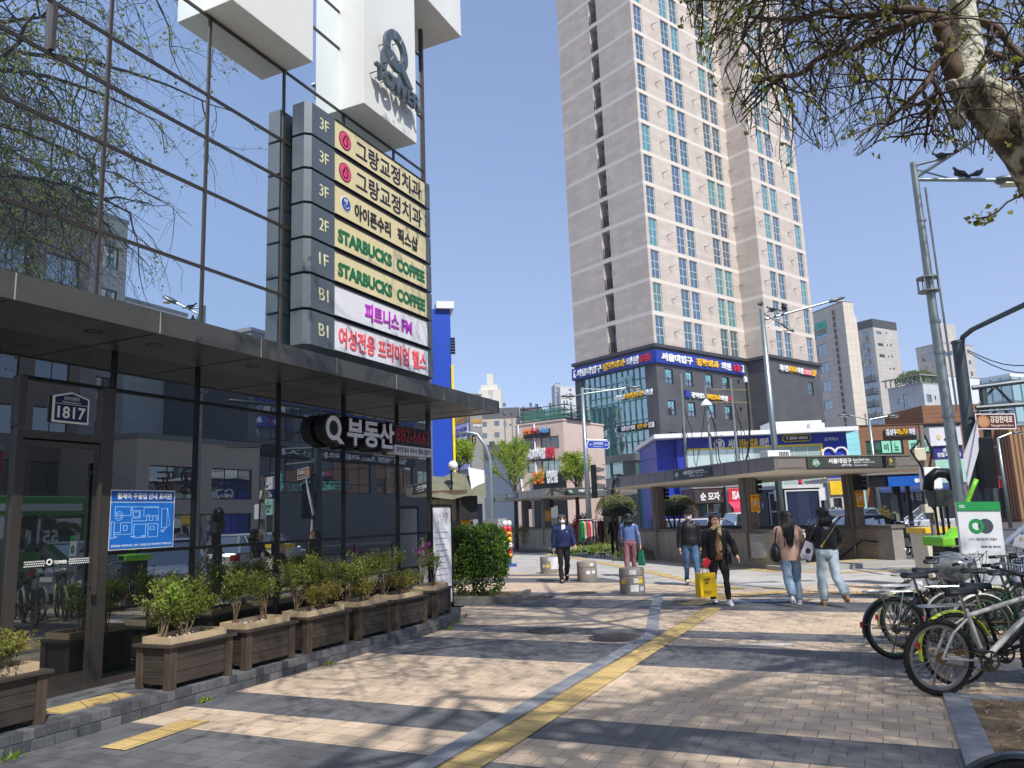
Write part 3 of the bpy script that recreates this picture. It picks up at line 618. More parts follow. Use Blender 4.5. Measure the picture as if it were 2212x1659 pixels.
ops2 = [(a - 13.9, b - 13.9, z, z2) for a, b, z, z2 in [(a, b, 16.22 + i * FH, 18.88 + i * FH) for i in range(NR) for a, b in wc2]]
k = len(mb.v); mb.wall(0, 9.1, 16.14, ZT, ops2, 0, .18); mb.xf(Matrix.Translation((13.9, -2.45, 0)), k)
mb.add([(13.9, 0, 16.14), (13.9, -2.45, 16.14), (13.9, -2.45, ZT), (13.9, 0, ZT)], [(0, 1, 2, 3)])
mb.add([(23, -2.45, 16.14), (23, 10, 16.14), (23, 10, ZT), (23, -2.45, ZT)], [(0, 1, 2, 3)]).add([(0, 9.96, 16.14), (23, 9.96, 16.14), (23, 9.96, ZT), (0, 9.96, ZT)], [(1, 0, 3, 2)])
rec = [(9.96 - 5.48, 9.96 - 4.42, 16.3 + i * FH, 18.95 + i * FH) for i in range(NR)]
k = len(mb.v); mb.wall(0, 9.96, 16.14, ZT, rec, 0, 1.3); mb.xf(Matrix.Translation((0, 9.96, 0)) @ Matrix.Rotation(R(-90), 4, 'Z'), k)
mb.build('wall', STONE, T)
MB().box(.0, 23, 0, 9.96, ZT, ZT + .5).box(14, 23, -2.45, 0, ZT, ZT + .5).build('roof', STONE, T)
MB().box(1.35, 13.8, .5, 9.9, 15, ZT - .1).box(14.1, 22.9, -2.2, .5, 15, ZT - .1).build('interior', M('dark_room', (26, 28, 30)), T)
rg = random.Random(11)
NW = 12
def twin(a, b, i, y):
    return addwin(T, a, b, 16.22 + i * FH, 18.88 + i * FH, y, 1, (.34, .61), WF, rg.choice([GT1, GT1, GT2, GT2, GT3, GT3, GT2]) if not (i == 1 and a < 1) else GT4)
for i in range(NW):
    for a, b in wc: twin(a, b, i, .1)
    for a, b in wc2: twin(a, b, i, -2.35)
um = MB()
for i in range(NW, NR):
    for (a, b), y in [(q, .1) for q in wc] + [(q, -2.35) for q in wc2]:
        z = 16.22 + i * FH; um.box(a, b, y + .03, y + .05, z, z + 2.66, 1)
        for x in (a + .025, b - .025, (a + b) / 2): um.box(x - .025, x + .025, y, y + .06, z, z + 2.66)
        for zz in (.025, .9, 1.62, 2.63): um.box(a, b, y, y + .06, z + zz - .025, z + zz + .025)
tag(um.build('upper_window', [WF, GT2], T), kind='stuff')
AC = M('ac_case', (120, 120, 118), .5); RAIL = M('black_rail', (28, 28, 30), .5, .4)
acm = MB().box(-.4, .4, -.15, .15, 0, .62).ring(0, .31, .2, .24, -.17, -.15, 16).box(-.4, .4, -.15, .15, .66, 1.28).ring(0, .97, .2, .24, -.17, -.15, 16).mesh('ac_unit', AC)
rlm = MB()
for j in range(11): rlm.box(-.5 + j * .1, -.485 + j * .1, 0, .02, 0, 1.05)
for j in range(9): rlm.box(-.52, .52, -.005, .015, .05 + j * .12, .075 + j * .12)
rlm = rlm.mesh('balcony_rail', RAIL)
def child(me, par, loc, rotz=0, name=None):
    o = bpy.data.objects.new(name or me.name, me); COL.objects.link(o); o.parent = par; o.location = loc; o.rotation_euler = (0, 0, rotz); return o
for i in range(15):
    z = 16.3 + i * FH; child(rlm, T, (.02, 4.95, z), R(-90)); child(acm, T, (.75, 4.75, z + .72), R(-90))
pipe = MB().tube([(0, 0, 0), (0, -.22, .02)], .05, 8).tube([(0, -.2, .02), (.32, -.5, .22)], .022, 6).tube([(.05, -.2, .02), (.05, -.5, -.1)], .022, 6).mesh('vent_pipe', M('steel', (150, 150, 150), .4, .8))
for i in range(12):
    for x, y in ((2.9, 0), (8.5, 0), (13.7, 0), (14.5, -2.45), (19.8, -2.45)): child(pipe, T, (x, y, 17.6 + i * FH))
# podium
pw = [(1.02, 2.15), (3.84, 4.95), (6.78, 7.9), (9.37, 10.5)]
po = [(a, b, 12.75, 14.12) for a, b in pw] + [(a + .05, b + .05, 9.98, 11.3) for a, b in pw] + [(a, b, 7.2, 8.5) for a, b in pw] + [(11.85, 12.2, 13.6, 14.0), (13.2, 13.5, 13.6, 14.0), (11.85, 12.2, 10.9, 11.3), (13.2, 13.5, 10.9, 11.3)]
mb = MB().wall(-.1, 13.8, -.14, 15.9, po, -.1, .15)
p2 = [(20.4 - 13.8, 21.45 - 13.8, 12.75, 14.1), (20.7 - 13.8, 21.7 - 13.8, 8.6, 10.0)]
k = len(mb.v); mb.wall(0, 9.3, -.14, 15.9, p2, 0, .15); mb.xf(Matrix.Translation((13.8, -2.55, 0)), k)
mb.add([(13.8, -.1, -.14), (13.8, -2.55, -.14), (13.8, -2.55, 15.9), (13.8, -.1, 15.9)], [(0, 1, 2, 3)]).add([(23.1, -2.55, -.14), (23.1, 10, -.14), (23.1, 10, 15.9), (23.1, -2.55, 15.9)], [(0, 1, 2, 3)])
k = len(mb.v); mb.wall(0, 10.16, -.14, 15.9, [(.98, 8.86, 4.5, 14.5)], 0, .2); mb.xf(Matrix.Translation((-.1, 10.06, 0)) @ Matrix.Rotation(R(-90), 4, 'Z'), k)
mb.build('podium_wall', GRAN, T)
MB().box(-.35, 13.55, -.35, 10.2, 15.9, 16.2).box(13.55, 23.35, -2.8, 10.2, 15.9, 16.2).build('cornice', M('dark_cornice', (66, 66, 68), .6), T)
for x0, x1, z0, z1 in po: addwin(T, x0, x1, z0, z1, -.02, 1 if x1 - x0 > .6 else 0, (.35,) if x1 - x0 > .6 else (), DF, GK)
for x0, x1, z0, z1 in p2: addwin(T, x0 + 13.8, x1 + 13.8, z0, z1, -2.47, 1, (.35,), DF, GT2)
CY = M('cyan_letter', (120, 200, 206), .5)
for (a, b), c in zip(pw, '정형외과'): text(c, a + .25, b - .25, 13.4, 14.05, .0, CY, T, .01, .03)
for (a, b), c in zip(pw, '이빈후과'): text(c, a + .3, b - .2, 10.6, 11.2, .0, CY, T, .01, .03)
# curtain wall on the podium's left side
GTC = GL('podium_glass', .34, (.82, .97, .95), (62, 118, 118), wav=.12)
ys = [1.2 + i * .7 for i in range(12)]; zs = [4.5, 6.5, 7.9, 9.2, 9.75, 11.6, 12.3, 13.4, 14.5]
for a, b in zip(ys, ys[1:]): 
    for c, d in zip(zs, zs[1:]): MB().box(.02, .05, a, b, c, d).build('podium_glass', GTC, T, rot=(0, 0, R(rg.uniform(-.02, .02))))
mu = MB()
for a in ys: mu.box(-.08, .04, a - .03, a + .03, 4.5, 14.5)
for c in zs: mu.box(-.07, .04, 1.2, 8.9, c - .035, c + .035)
mu.build('podium_mullion', M('teal_frame', (92, 128, 126), .4, .4), T)
LT = Fr(TF.pt(-.1, 10.06).to_tuple(), R(50.4 + 90))               # frame of the left face seen from outside
def sgn(fr, x0, x1, z0, z1, y, label, mat=None, name='wall_sign', dep=.12, cat='sign', group=None):
    t = thing(name, label, cat, fr.pt(x0, y, z0), fr.rot, group)
    if mat: MB().box(0, x1 - x0, -dep, 0, 0, z1 - z0).build('board', mat, t)
    return t
def letters(t, parts, z0, z1, y, w, ext=.05, b=.03):
    for body, a, c, m in parts: text(body, a * w, c * w, z0, z1, y, m, t, ext, b)
SB = M('sign_blue', (38, 58, 150), .4, nz=.06); YL = M('yellow_letter', (240, 190, 40), .45, nz=.05); RD = M('red_letter', (208, 40, 66), .45, nz=.06); WL = M('white_letter', (235, 235, 235), .45, nz=.03); OR = M('orange_letter', (240, 130, 40), .45)
t = sgn(TF, -.3, 12.85, 14.5, 15.62, -.12, 'long blue clinic sign on the sunny right side of the podium', SB, dep=.22)
letters(t, [('서울대입구', .05, .38, WL), ('정형외과', .42, .68, YL), ('의원', .71, .825, WL), ('5층', .855, .945, RD), (']', .965, .985, WL)], .2, .92, -.22, 13.15, .1, .04)
t = sgn(LT, -.05, 10.16, 14.5, 15.62, -.12, 'long blue clinic sign on the shaded left side of the podium', SB, dep=.22)
letters(t, [('[', .03, .055, WL), ('서울대입구', .07, .395, WL), ('정형외과', .41, .685, YL), ('의원', .70, .84, WL), ('5층', .855, .98, RD)], .2, .92, -.22, 10.2, .1, .04)
BKB = M('sign_backing_black', (20, 20, 22), .5)
t = sgn(TF, 3.4, 10.65, 11.7, 12.3, -.1, 'white and yellow lettered clinic sign without a board, between the podium window rows')
MB().box(.1, .75, -.2, 0, .0, .6).build('logo', SB, t); letters(t, [('관악성모', .13, .42, WL), ('이비인후과', .42, .72, YL), ('의원', .72, .88, WL), ('4층', .89, 1.0, RD)], .0, .5, -.05, 7.25, .15, .04)
t = sgn(LT, 5.3, 9.75, 11.75, 12.3, -.15, 'white and yellow lettered clinic sign across the podium glass', None); MB().box(0, 4.45, -.04, 0, .1, .16).build('rail', RAIL, t); letters(t, [('악성모', .0, .28, WL), ('이비인후과', .28, .76, YL), ('의원', .78, 1.0, WL)], 0, .5, -.04, 4.45, .12, .04)
t = sgn(LT, 5.4, 9.7, 8.85, 9.4, -.15, 'black eye clinic sign with white and orange letters low on the podium glass', BKB); letters(t, [('맑은빛', .12, .5, WL), ('안과', .56, .83, YL)], .08, .48, -.12, 4.3, .04, .03); MB().box(3.75, 4.3, -.2, -.12, .05, .5).build('floor_plate', WL, t); text('3F', 3.85, 4.2, .14, .4, -.2, RD, t, .01)
t = sgn(TF, 15.2, 22.0, 14.75, 15.5, -2.6, 'white and yellow lettered skin clinic sign at the far right of the podium'); letters(t, [('휴먼', .0, .22, WL), ('피부과', .22, .45, YL), ('의원', .46, .63, WL), ('2F', .88, 1.0, YL)], 0, .62, -.02, 6.8, .15, .04); MB().box(4.35, 5.95, -.16, 0, .0, .55).build('board', M('coral_board', (230, 90, 90), .5), t); text('피부과전문의\n보톡스제모', 4.45, 5.85, .06, .49, -.16, WL, t, .01)
WGL = M('window_letter', (196, 226, 226), .5)
t = sgn(LT, 1.3, 8.6, 4.6, 14.2, -.05, 'pale clinic lettering stuck on the podium curtain glass', name='window_lettering')
for body, a, b, c, d in [('재\n활\n통\n증', .1, .6, 5.7, 9.3), ('신경외과', 3.2, 5.2, 8.7, 9.2), ('정형\n외과', 4.6, 6.1, 7.9, 9.3), ('이비', 1.4, 2.6, 3.9, 4.7), ('인후과', 3.6, 6.2, 3.9, 4.8), ('882\n9998', 6.3, 7.1, 7.4, 8.2), ('안과', 5.7, 7.2, .3, 1.2)]: text(body, a, b, c, d, 0, WGL, t, .01, .02)
# the low glass lobby in front of the podium's left side
lf = Fr(LT.pt(4.3, -3.2).to_tuple(), R(140.4))
L_ = thing('glass_lobby', 'low glass lobby with a flat steel roof at the foot of the podium', 'building', lf.pt(0, 0, 0), lf.rot)
MB().box(0, 5.6, .1, 3, -.14, 6).build('glazing', GL('lobby_glass', .35, (.8, .97, .93), (24, 70, 66), wav=.05), L_)
MB().box(-.25, 5.85, -.2, 3.1, 5.95, 6.55).build('roof', M('lobby_steel', (132, 134, 128), .4, .5), L_)
MB().box(-.1, .1, 0, .2, -.14, 5.95).box(5.5, 5.7, 0, .2, -.14, 5.95).box(2.7, 2.85, 0, .2, -.14, 5.95).build('post', M('lobby_steel', (132, 134, 128)), L_)
# ---- blue dental building
bf0 = atY(1460, 943, 52); bf = Fr((bf0.x, 52.0), R(91.5)); BW = bf.hit(1827, 934)[0]; BH = 6.5
DB = M('dental_blue', (34, 56, 176), .45, nz=.08, ns=.8); YF = M('yellow_trim', (244, 212, 40), .5)
B = bld('dental_clinic_building', 'bright blue two storey clinic building with a white roof edge and yellow window frames', bf, BW, 10, BH, DB, cap=0)
x0, z1 = bf.hit(1482, 970); x1 = bf.hit(1771, 960)[0]
MB().box(x0, x1, -.03, .0, 1.6, z1 - .1).build('shop_window', GL('clinic_glass', .2, (.9, .97, .97), (176, 196, 190), wav=.03), B)
f = MB().box(x0 - .14, x1 + .14, -.1, 0, z1 - .12, z1 + .0).box(x0 - .14, x0, -.1, 0, -.6 + 1.6, z1 - .12).box(x1, x1 + .14, -.1, 0, 1.0, z1 - .12).box(x0, x1, -.1, 0, .95, 1.1); f.build('window_trim', YF, B)
for i in range(9): MB().box(x0 + (x1 - x0) * (i + 1) / 10 - .03, x0 + (x1 - x0) * (i + 1) / 10 + .03, -.05, -.03, 1.6, z1 - .12).build('mullion', WF, B)
MB().box(x0, x1, -.08, -.03, 2.35, 2.6).box(x0, x1, -.08, -.03, 1.1, 1.6).build('spandrel', DB, B)
MB().box(-1.6, BW + .5, -.9, 10, BH, BH + .28).build('roof', WL, B)
MB().box(-1.3, 0, .6, 9, -.14, BH).build('side_wall', DB, B)
MB().box(BW - 4.2, BW - .6, 2.5, 5, BH + .28, BH + 1.15).box(BW - 1.6, BW - .6, 2.0, 2.5, BH + .28, BH + .9).build('roof_shed', M('shed_white', (214, 216, 214), .6, nz=.06, stretch=(6, 1, 1)), B)
u, v = bf.hit(1545, 972); 
t = sgn(bf, bf.hit(1540, 960)[0], bf.hit(1750, 960)[0], bf.hit(1640, 969)[1], bf.hit(1640, 969)[1] + .8, -.05, 'white and yellow clinic lettering along the top of the blue building'); lw = bf.hit(1645, 960)[0] - bf.hit(1540, 960)[0]; px_ = bf.hit(1697, 955)[0] - bf.hit(1540, 960)[0]; pl_ = bf.hit(1744, 955)[0] - bf.hit(1697, 955)[0]
MB().ring(.4, .4, .26, .36, -.1, 0, 24).prism([(.22, .6), (.58, .6), (.55, .3), (.4, .12), (.25, .3)], -.1, -.02).build('emblem', WL, t); letters(t, [('서울', .3, .50, WL), ('리뉴치과', .53, .92, YL), ('의원', .95, 1.14, WL)], .1, .7, 0, lw, .1, .05)
MB().disc(px_, .6, .24, -.08, 0, 20).box(px_, px_ + pl_, -.08, 0, .36, .84).disc(px_ + pl_, .6, .24, -.08, 0, 20).build('phone_plate', YF, t); MB().disc(px_, .6, .19, -.1, -.08, 20).box(px_, px_ + pl_, -.1, -.08, .41, .79).disc(px_ + pl_, .6, .19, -.1, -.08, 20).build('phone_face', BKB, t); text('T.888-0053', px_ - .02, px_ + pl_ + .02, .5, .71, -.1, WL, t, .02, .02)
hx, hz = bf.hit(1803, 985)
t = sgn(bf, hx - .9, hx + .9, hz - .6, hz + .6, -.05, 'white heart outline sign at the right end of the blue building'); hp = [(.9 + .052 * 16 * math.sin(a) ** 3, .55 + .052 * (13 * math.cos(a) - 5 * math.cos(2 * a) - 2 * math.cos(3 * a) - math.cos(4 * a))) for a in [2 * math.pi * i / 40 for i in range(40)]]
hm_ = MB()
for (a, b), (c, d) in zip(hp, hp[1:] + hp[:1]): hm_.bar((a, -.06, b), (c, -.06, d), .12, .12, up=(0, 1, 0))
hm_.build('outline', WL, t); text('서울대', .35, 1.45, .3, .65, 0, WL, t, .1, .04)
t = sgn(bf, BW - 1.5, BW - .5, 5.95, 6.2, -.02, 'tiny white lettering by the roof corner of the blue building'); text('금거래소', 0, .95, 0, .24, 0, WL, t, .03, .02)
t = sgn(bf, bf.hit(1530, 1070)[0], bf.hit(1640, 1070)[0], 1.75, 2.3, -.1, 'white lettering low on the blue building under its window'); text('스튜디오하고', 0, bf.hit(1640, 1070)[0] - bf.hit(1530, 1070)[0], 0, .5, 0, WL, t, .06, .04)
# row of small shops in front at street level
RA = M('red_awning', (208, 62, 92), .7, nz=.08); TA = M('teal_awning', (24, 128, 138), .7, nz=.1); PA = M('pink_awning', (232, 100, 130), .7)
def shop(u0, u1, Y, zt, label, wall, sign, body, lm, awn=None, glass=GK, az=91.5, ab=1.7, at=2.1):
    p = atY(u0, 1100, Y); fr = Fr((p.x, Y), R(az)); w = fr.hit(u1, 1100)[0]
    t = bld('shop', label, fr, w, 4, zt, wall, [(.2, w - .2, .2, 2.1)], fm=DF, gm=glass, nv=max(1, int(w / 1.3)), cap=.1, cat='shop')
    if sign:
        MB().box(.05, w - .05, -.12, 0, zt - .9, zt - .1).build('sign_board', sign, t)
        if body: text(body, w * .2, w * .8, zt - .75, zt - .25, -.12, lm, t, .03, .04)
    if awn: MB().prism([(0, 0), (0, .0)], 0, 1) if False else MB().add([(0, 0, at), (w, 0, at), (w, -1.3, ab), (0, -1.3, ab), (0, 0, at + .04), (w, 0, at + .04), (w, -1.3, ab + .04), (0, -1.3, ab + .04), (0, -1.3, ab - .22), (w, -1.3, ab - .22)], [(0, 3, 2, 1), (4, 5, 6, 7), (3, 8, 9, 2), (0, 1, 5, 4), (7, 6, 2, 3)]).build('awning', awn, t)
    return t
shop(1573, 1625, 47, 3.0, 'small toast shop with a red sign and a red awning across the road', M('shop_wall_pale', (190, 186, 180)), M('shop_red', (200, 36, 60), .5), 'ISAAC', WL, RA)
shop(1500, 1570, 47.5, 3.0, 'dark fronted shop with white letters left of the red toast shop', M('shop_wall_brown', (92, 66, 58)), M('shop_brown', (70, 52, 50), .5), '순 모자', WL)
shop(1795, 1828, 47, 3.2, 'shop with a yellow sign board right of the police booth', M('shop_wall_pale', (190, 186, 180)), M('shop_yellow', (240, 196, 30), .5), '', DK)
shop(1640, 1790, 47.5, 2.9, 'pale shop front hidden behind the police booth', M('shop_wall_pale', (190, 186, 180)), M('shop_white', (220, 220, 220), .5), '', DK)
# ---------------------------------------------------------------- more buildings beyond the crossing
def frc(u, v, Y, az): p = atY(u, v, Y); return Fr((p.x, Y), az)
K7 = 2212 / 4032
def crop(ox, oy, sc): return lambda x, y: ((ox + x / sc) * K7, (oy + y / sc) * K7)
c7 = crop(3332, 1150, 1.9514); c4 = crop(1680, 1450, 2.553); cS = crop(2200, 1250, 1.8433)
def cfr(u, v, Y, az, ul, ur):
    """frame, width, depth, height of a block whose nearest upright corner tops out at pixel u,v"""
    p = atY(u, v, Y); fr = Fr((p.x, Y), az); return fr, fr.hit(ur, v)[0], fr.hitx(ul, v)[0], p.z
def fq(fr, c, x0, y0, x1, y1, *k):
    a, b = fr.hit(*c(x0, y0)), fr.hit(*c(x1, y1)); return (min(a[0], b[0]), max(a[0], b[0]), min(a[1], b[1]), max(a[1], b[1]), *k)
def lq(fr, d, c, x0, y0, x1, y1, *k):
    a, b = fr.hitx(*c(x0, y0)), fr.hitx(*c(x1, y1)); return (max(.05, min(d - a[0], d - b[0])), min(d - .05, max(d - a[0], d - b[0])), min(a[1], b[1]), max(a[1], b[1]), *k)
TILE = MT('beige_panels', (218, 206, 188), 2.0, 1.1, .04, .72, .05, streak=.18)
# tiled block right of the tower
fr, w, d, h = cfr(1820, 652, 150, R(72), 1752, 1842)
lw_ = [lq(fr, d, cS, *q) for q in ((1852, 85, 1952, 135), (1876, 205, 1945, 265), (1895, 338, 1960, 395), (1910, 470, 1978, 528), (1925, 610, 1990, 665))]
t_ = bld('tiled_building', 'beige tiled office block directly right of the apartment tower', fr, w, d, h, TILE, [fq(fr, cS, 2008, 90, 2018, 150), fq(fr, cS, 2030, 260, 2040, 320)], left=lw_, fm=DF)
MB().box(w, w + 3.2, 3, 14, -.14, h - 2).build('wall', TILE, t_)
sg = MB()
for i in range(24): sg.box(-.3, -.06, 2.6, 3.0, 10 + i * 1.3, 10.9 + i * 1.3)
sg.build('downpipe', M('rust', (120, 92, 78), .8), t_)
fl = Fr(fr.pt(0, d).to_tuple(), R(72 + 90)); a, b, c, e = lq(fr, d, cS, 1858, 48, 1950, 110)
t = sgn(fl, a, b, c, e, -.03, 'mint window sign high on the tiled block', M('mint_board', (60, 190, 160), .5), dep=.06); text('차이홍', .1 * (b - a), .9 * (b - a), .1 * (e - c), .42 * (e - c), -.06, RD, t, .03, .04); MB().ring((b - a) * .5, (e - c) * .7, .3, .42, -.09, -.06, 18, a0=20, a1=330).build('logo', M('dark_green', (14, 92, 70)), t)
# grey balconied apartments
GA = MT('grey_panels', (196, 190, 182), 2.2, 1.0, .05, .8, .06, streak=.2)
fr, w, d, h = cfr(1885.6, 706, 195, R(58), 1838, 1936)
bal = [lq(fr, d, c7, *q) for q in ((82, 592, 232, 640), (95, 690, 245, 738), (105, 785, 258, 832), (118, 880, 270, 928), (132, 975, 285, 1022))]
lw_ = [lq(fr, d, c7, *q, 1, ()) for q in ((52, 328, 102, 356), (122, 310, 180, 338), (63, 416, 120, 445), (133, 398, 192, 426), (75, 503, 132, 532), (145, 486, 203, 515))]
t_ = bld('apartment_block', 'narrow grey apartment block with stacked balconies behind the tiled block', fr, w, d, h, GA, [fq(fr, c7, *q) for q in ((230, 299, 272, 326), (302, 307, 316, 324), (243, 390, 286, 418), (310, 401, 322, 418), (335, 400, 350, 418), (254, 475, 298, 505), (320, 487, 333, 503), (346, 485, 360, 503), (333, 582, 346, 598), (358, 579, 374, 598), (345, 677, 357, 695), (372, 674, 386, 693))], left=[(*q, 3, ()) for q in bal] + lw_, roof=M('dark_cornice', (66, 66, 68)), cap=2.2)
for q in bal:
    MB().box(-1.1, 0, .3, d - .3, q[2] - 1.4, q[2] - 1.2).box(-1.1, -1.05, .3, d - .3, q[2] - 1.2, q[2]).build('balcony', M('balcony_grey', (120, 122, 122), .6), t_)
    for yy in (1.2, d - 1.0): child(acm, t_, (-1.3, yy, q[2] - .9), R(-90))
for q in lw_: child(acm, t_, (-.25, d - q[1] + .5, q[2] - 1.2), R(-90))
# white tiled house with a planted roof
WT = MT('white_panels', (196, 198, 198), 2.0, .95, .04, .78, .05, streak=.15)
fr, w, d, h = cfr(1992.5, 828, 140, R(62), 1916, 2045)
t_ = bld('tiled_house', 'white tiled four storey house with a planted pergola roof', fr, w, d, h, WT, [fq(fr, c7, *q) for q in ((615, 785, 660, 848), (678, 797, 692, 828), (635, 918, 675, 960), (697, 930, 710, 955))], left=[lq(fr, d, c7, *q) for q in ((393, 825, 415, 858), (413, 955, 432, 988), (435, 790, 498, 888), (452, 925, 515, 1015))], cap=.15)
pg = MB()
for i in range(7): x = i * (w / 6); pg.box(x - .08, x + .08, .1, .26, h + .15, h + 1.5)
for i in range(8): y = i * d / 7; pg.box(-.5, -.34, y - .08, y + .08, h + .15, h + 1.5)
pg.box(-.9, w + .3, -.3, .4, h + 1.5, h + 1.7).box(-.9, -.3, .4, d + .6, h + 1.5, h + 1.7); pg.build('pergola', M('pergola', (150, 150, 144), .6), t_)
ROOFH = (fr, w, d, h)
fr, w, d, h = cfr(2037, 741, 190, R(62), 1976, 2100)
t_ = bld('apartment_block', 'pale grey stepped block behind the planted house', fr, w, d, h, GA, [fq(fr, c7, *q) for q in ((925, 440, 948, 472), (940, 525, 962, 558), (955, 612, 976, 645))], left=[lq(fr, d, c7, *q) for q in ((575, 485, 672, 522), (603, 572, 635, 605), (655, 566, 673, 582), (808, 452, 832, 480))], cap=.3)
MB().box(1, w * .75, 2, d * .4, h, h + 6).build('roof_block', GA, t_)
fr, w, d, h = cfr(2040, 812, 150, R(62), 2022, 2130)
bld('white_building', 'plain white rendered block rising behind the wood clad shops', fr, w, d, h, M('render_white', (214, 217, 220), .7, nz=.05, ns=.4), cap=.2)
fr, w, d, h = cfr(2182, 813, 120, R(62), 2116, 2330)
t_ = bld('glass_corner_building', 'green glass corner building with a white roof edge at the right', fr, w, d, h, GL('pale_green_glass', .35, (.85, .96, .94), (120, 160, 152), wav=.05), roof=WL, cap=.5)
gm_ = MB()
for i in range(4): y = d * i / 3; gm_.box(-.1, 0, y - .07, y + .07, 0, h)
for i in range(9): x = w * i / 8; gm_.box(x - .07, x + .07, -.1, 0, 0, h)
for i in range(6): gm_.box(-.14, 0, 0, d, 3 + i * 3.4, 3.2 + i * 3.4).box(0, w, -.14, 0, 3 + i * 3.4, 3.2 + i * 3.4)
gm_.build('mullion', M('glass_frame', (120, 130, 130), .4, .4), t_); a, b, c, e = lq(fr, d, c7, 1130, 840, 1300, 925); MB().box(-.05, 0, d - b, d - a, c, e).build('dark_window', GK, t_)
# wood clad shops
WOOD = MT('wood_cladding', (142, 98, 68), 3.2, .16, .012, .6, .16, rough=.7, off=.37)
wf = frc(1862, 1000, 61, R(88)); ww = wf.hit(2192, 990)[0]; hw = wf.hit(1862, 921)[1]
ux = lambda u, v=1000: wf.hit(u, v)[0]
uz = lambda v, u=1960: wf.hit(u, v)[1]
gw = [(ux(1875), ux(1956), uz(981), uz(949)), (ux(1968), ux(2052), uz(981), uz(949)), (ux(2120), ux(2150), uz(975), uz(950)), (ux(2158), ux(2182), uz(975), uz(950)), (ux(1880), ux(2060), .2, 2.6), (ux(2085), ux(2180), .2, 2.6)]
t_ = bld('wood_clad_building', 'brown wood clad shop building with green upper windows across the crossing', wf, ww, 9, hw, WOOD, [(*q, 3, (.3,), GT4 if q[2] > 2 else GK) for q in gw], left=[], roof=M('wood_dark', (92, 64, 46), .7), cap=.1)
MB().box(ux(2007), ww - 2, .0, 6, hw + .1, hw + 1.5).build('parapet', WOOD, t_)
LG = M('pale_letter_green', (150, 220, 190), .5)
t = sgn(wf, ux(1885), ux(1952), uz(978), uz(952), -.0, 'mint lettering sheets in the green windows of the wood clad building', name='window_lettering')
for body, a, b in (('비', 1912, 1926), ('뇨', 1934, 1948), ('피', 1970, 1984), ('부', 1994, 2008)):
    x0, x1 = ux(a) - ux(1885), ux(b) - ux(1885); MB().box(x0 - .1, x1 + .1, .02, .035, .05, 1.0).build('sheet', LG, t); text(body, x0 + .08, x1 - .08, .2, .8, .02, M('dull_green', (40, 110, 90)), t, .02, .03)
t = sgn(wf, ux(1916), ux(2002), uz(943), uz(925), -.1, 'white, yellow and pink clinic lettering high on the wood clad wall', M('backing_dark', (70, 52, 42)), dep=.1); letters(t, [('김상우', .02, .3, WL), ('비뇨기과', .31, .58, YL), ('의원', .6, .76, WL), ('피부과', .78, .98, M('pink_letter', (230, 90, 130)))], .12, .62, -.1, ux(2002) - ux(1916), .08, .03)
t = sgn(wf, ux(1948), ux(2012), uz(1083), uz(1062), -.12, 'large white sushi lettering over the wood clad shop', M('backing_dark', (70, 52, 42)), dep=.08); letters(t, [('미', .0, .18, WL), ('단', .28, .48, WL), ('초밥', .55, 1.0, WL)], .05, .7, -.08, ux(2012) - ux(1948), .08, .05)
for i, (a, b, mm) in enumerate(((2118, 2148, M('sign_pink', (220, 50, 80))), (2152, 2180, M('sign_orange', (226, 110, 40))), (2090, 2116, M('sign_navy', (30, 44, 110))))):
    t = sgn(wf, ux(a), ux(b), uz(1062), uz(1035), -.15, ['pink shop sign low on the right of the wood clad building', 'orange shop sign at the right end of the wood clad building', 'navy shop sign beside the pink one on the wood clad building'][i], mm)
    MB().box(.3, ux(b) - ux(a) - .3, -.14, -.12, .3, .7).build('sign_face', WL, t)
aw = MB().add([(ux(1875), 0, 3.2), (ux(2060), 0, 3.2), (ux(2060), -1.4, 2.7), (ux(1875), -1.4, 2.7), (ux(1875), -1.4, 2.45), (ux(2060), -1.4, 2.45)], [(0, 3, 2, 1), (3, 4, 5, 2)]); aw.build('awning', M('navy_awning', (40, 60, 110), .7), t_)
sf = frc(2182, 960, 60, R(88)); bld('slat_building', 'tan vertical slat facade at the right edge of the crossing', sf, 6, 8, sf.hit(2190, 920)[1], MT('slats', (170, 128, 88), .35, 30, .1, .35, .04, off=0), cap=.1)
cf = frc(1829, 1000, 60.5, R(91)); cw = cf.hit(1862, 1000)[0]
CYW = MT('cyan_panels', (150, 222, 226), 20, .45, .03, .8, .03)
t_ = bld('cyan_building', 'narrow pale cyan shop building beside the blue clinic', cf, cw, 8, cf.hit(1845, 923)[1], CYW, [(.5, cw - .2, 2.9, 4.9, 1, ()), (.2, cw - .2, .2, 2.0, 2, ())], fm=DF, cap=.1)
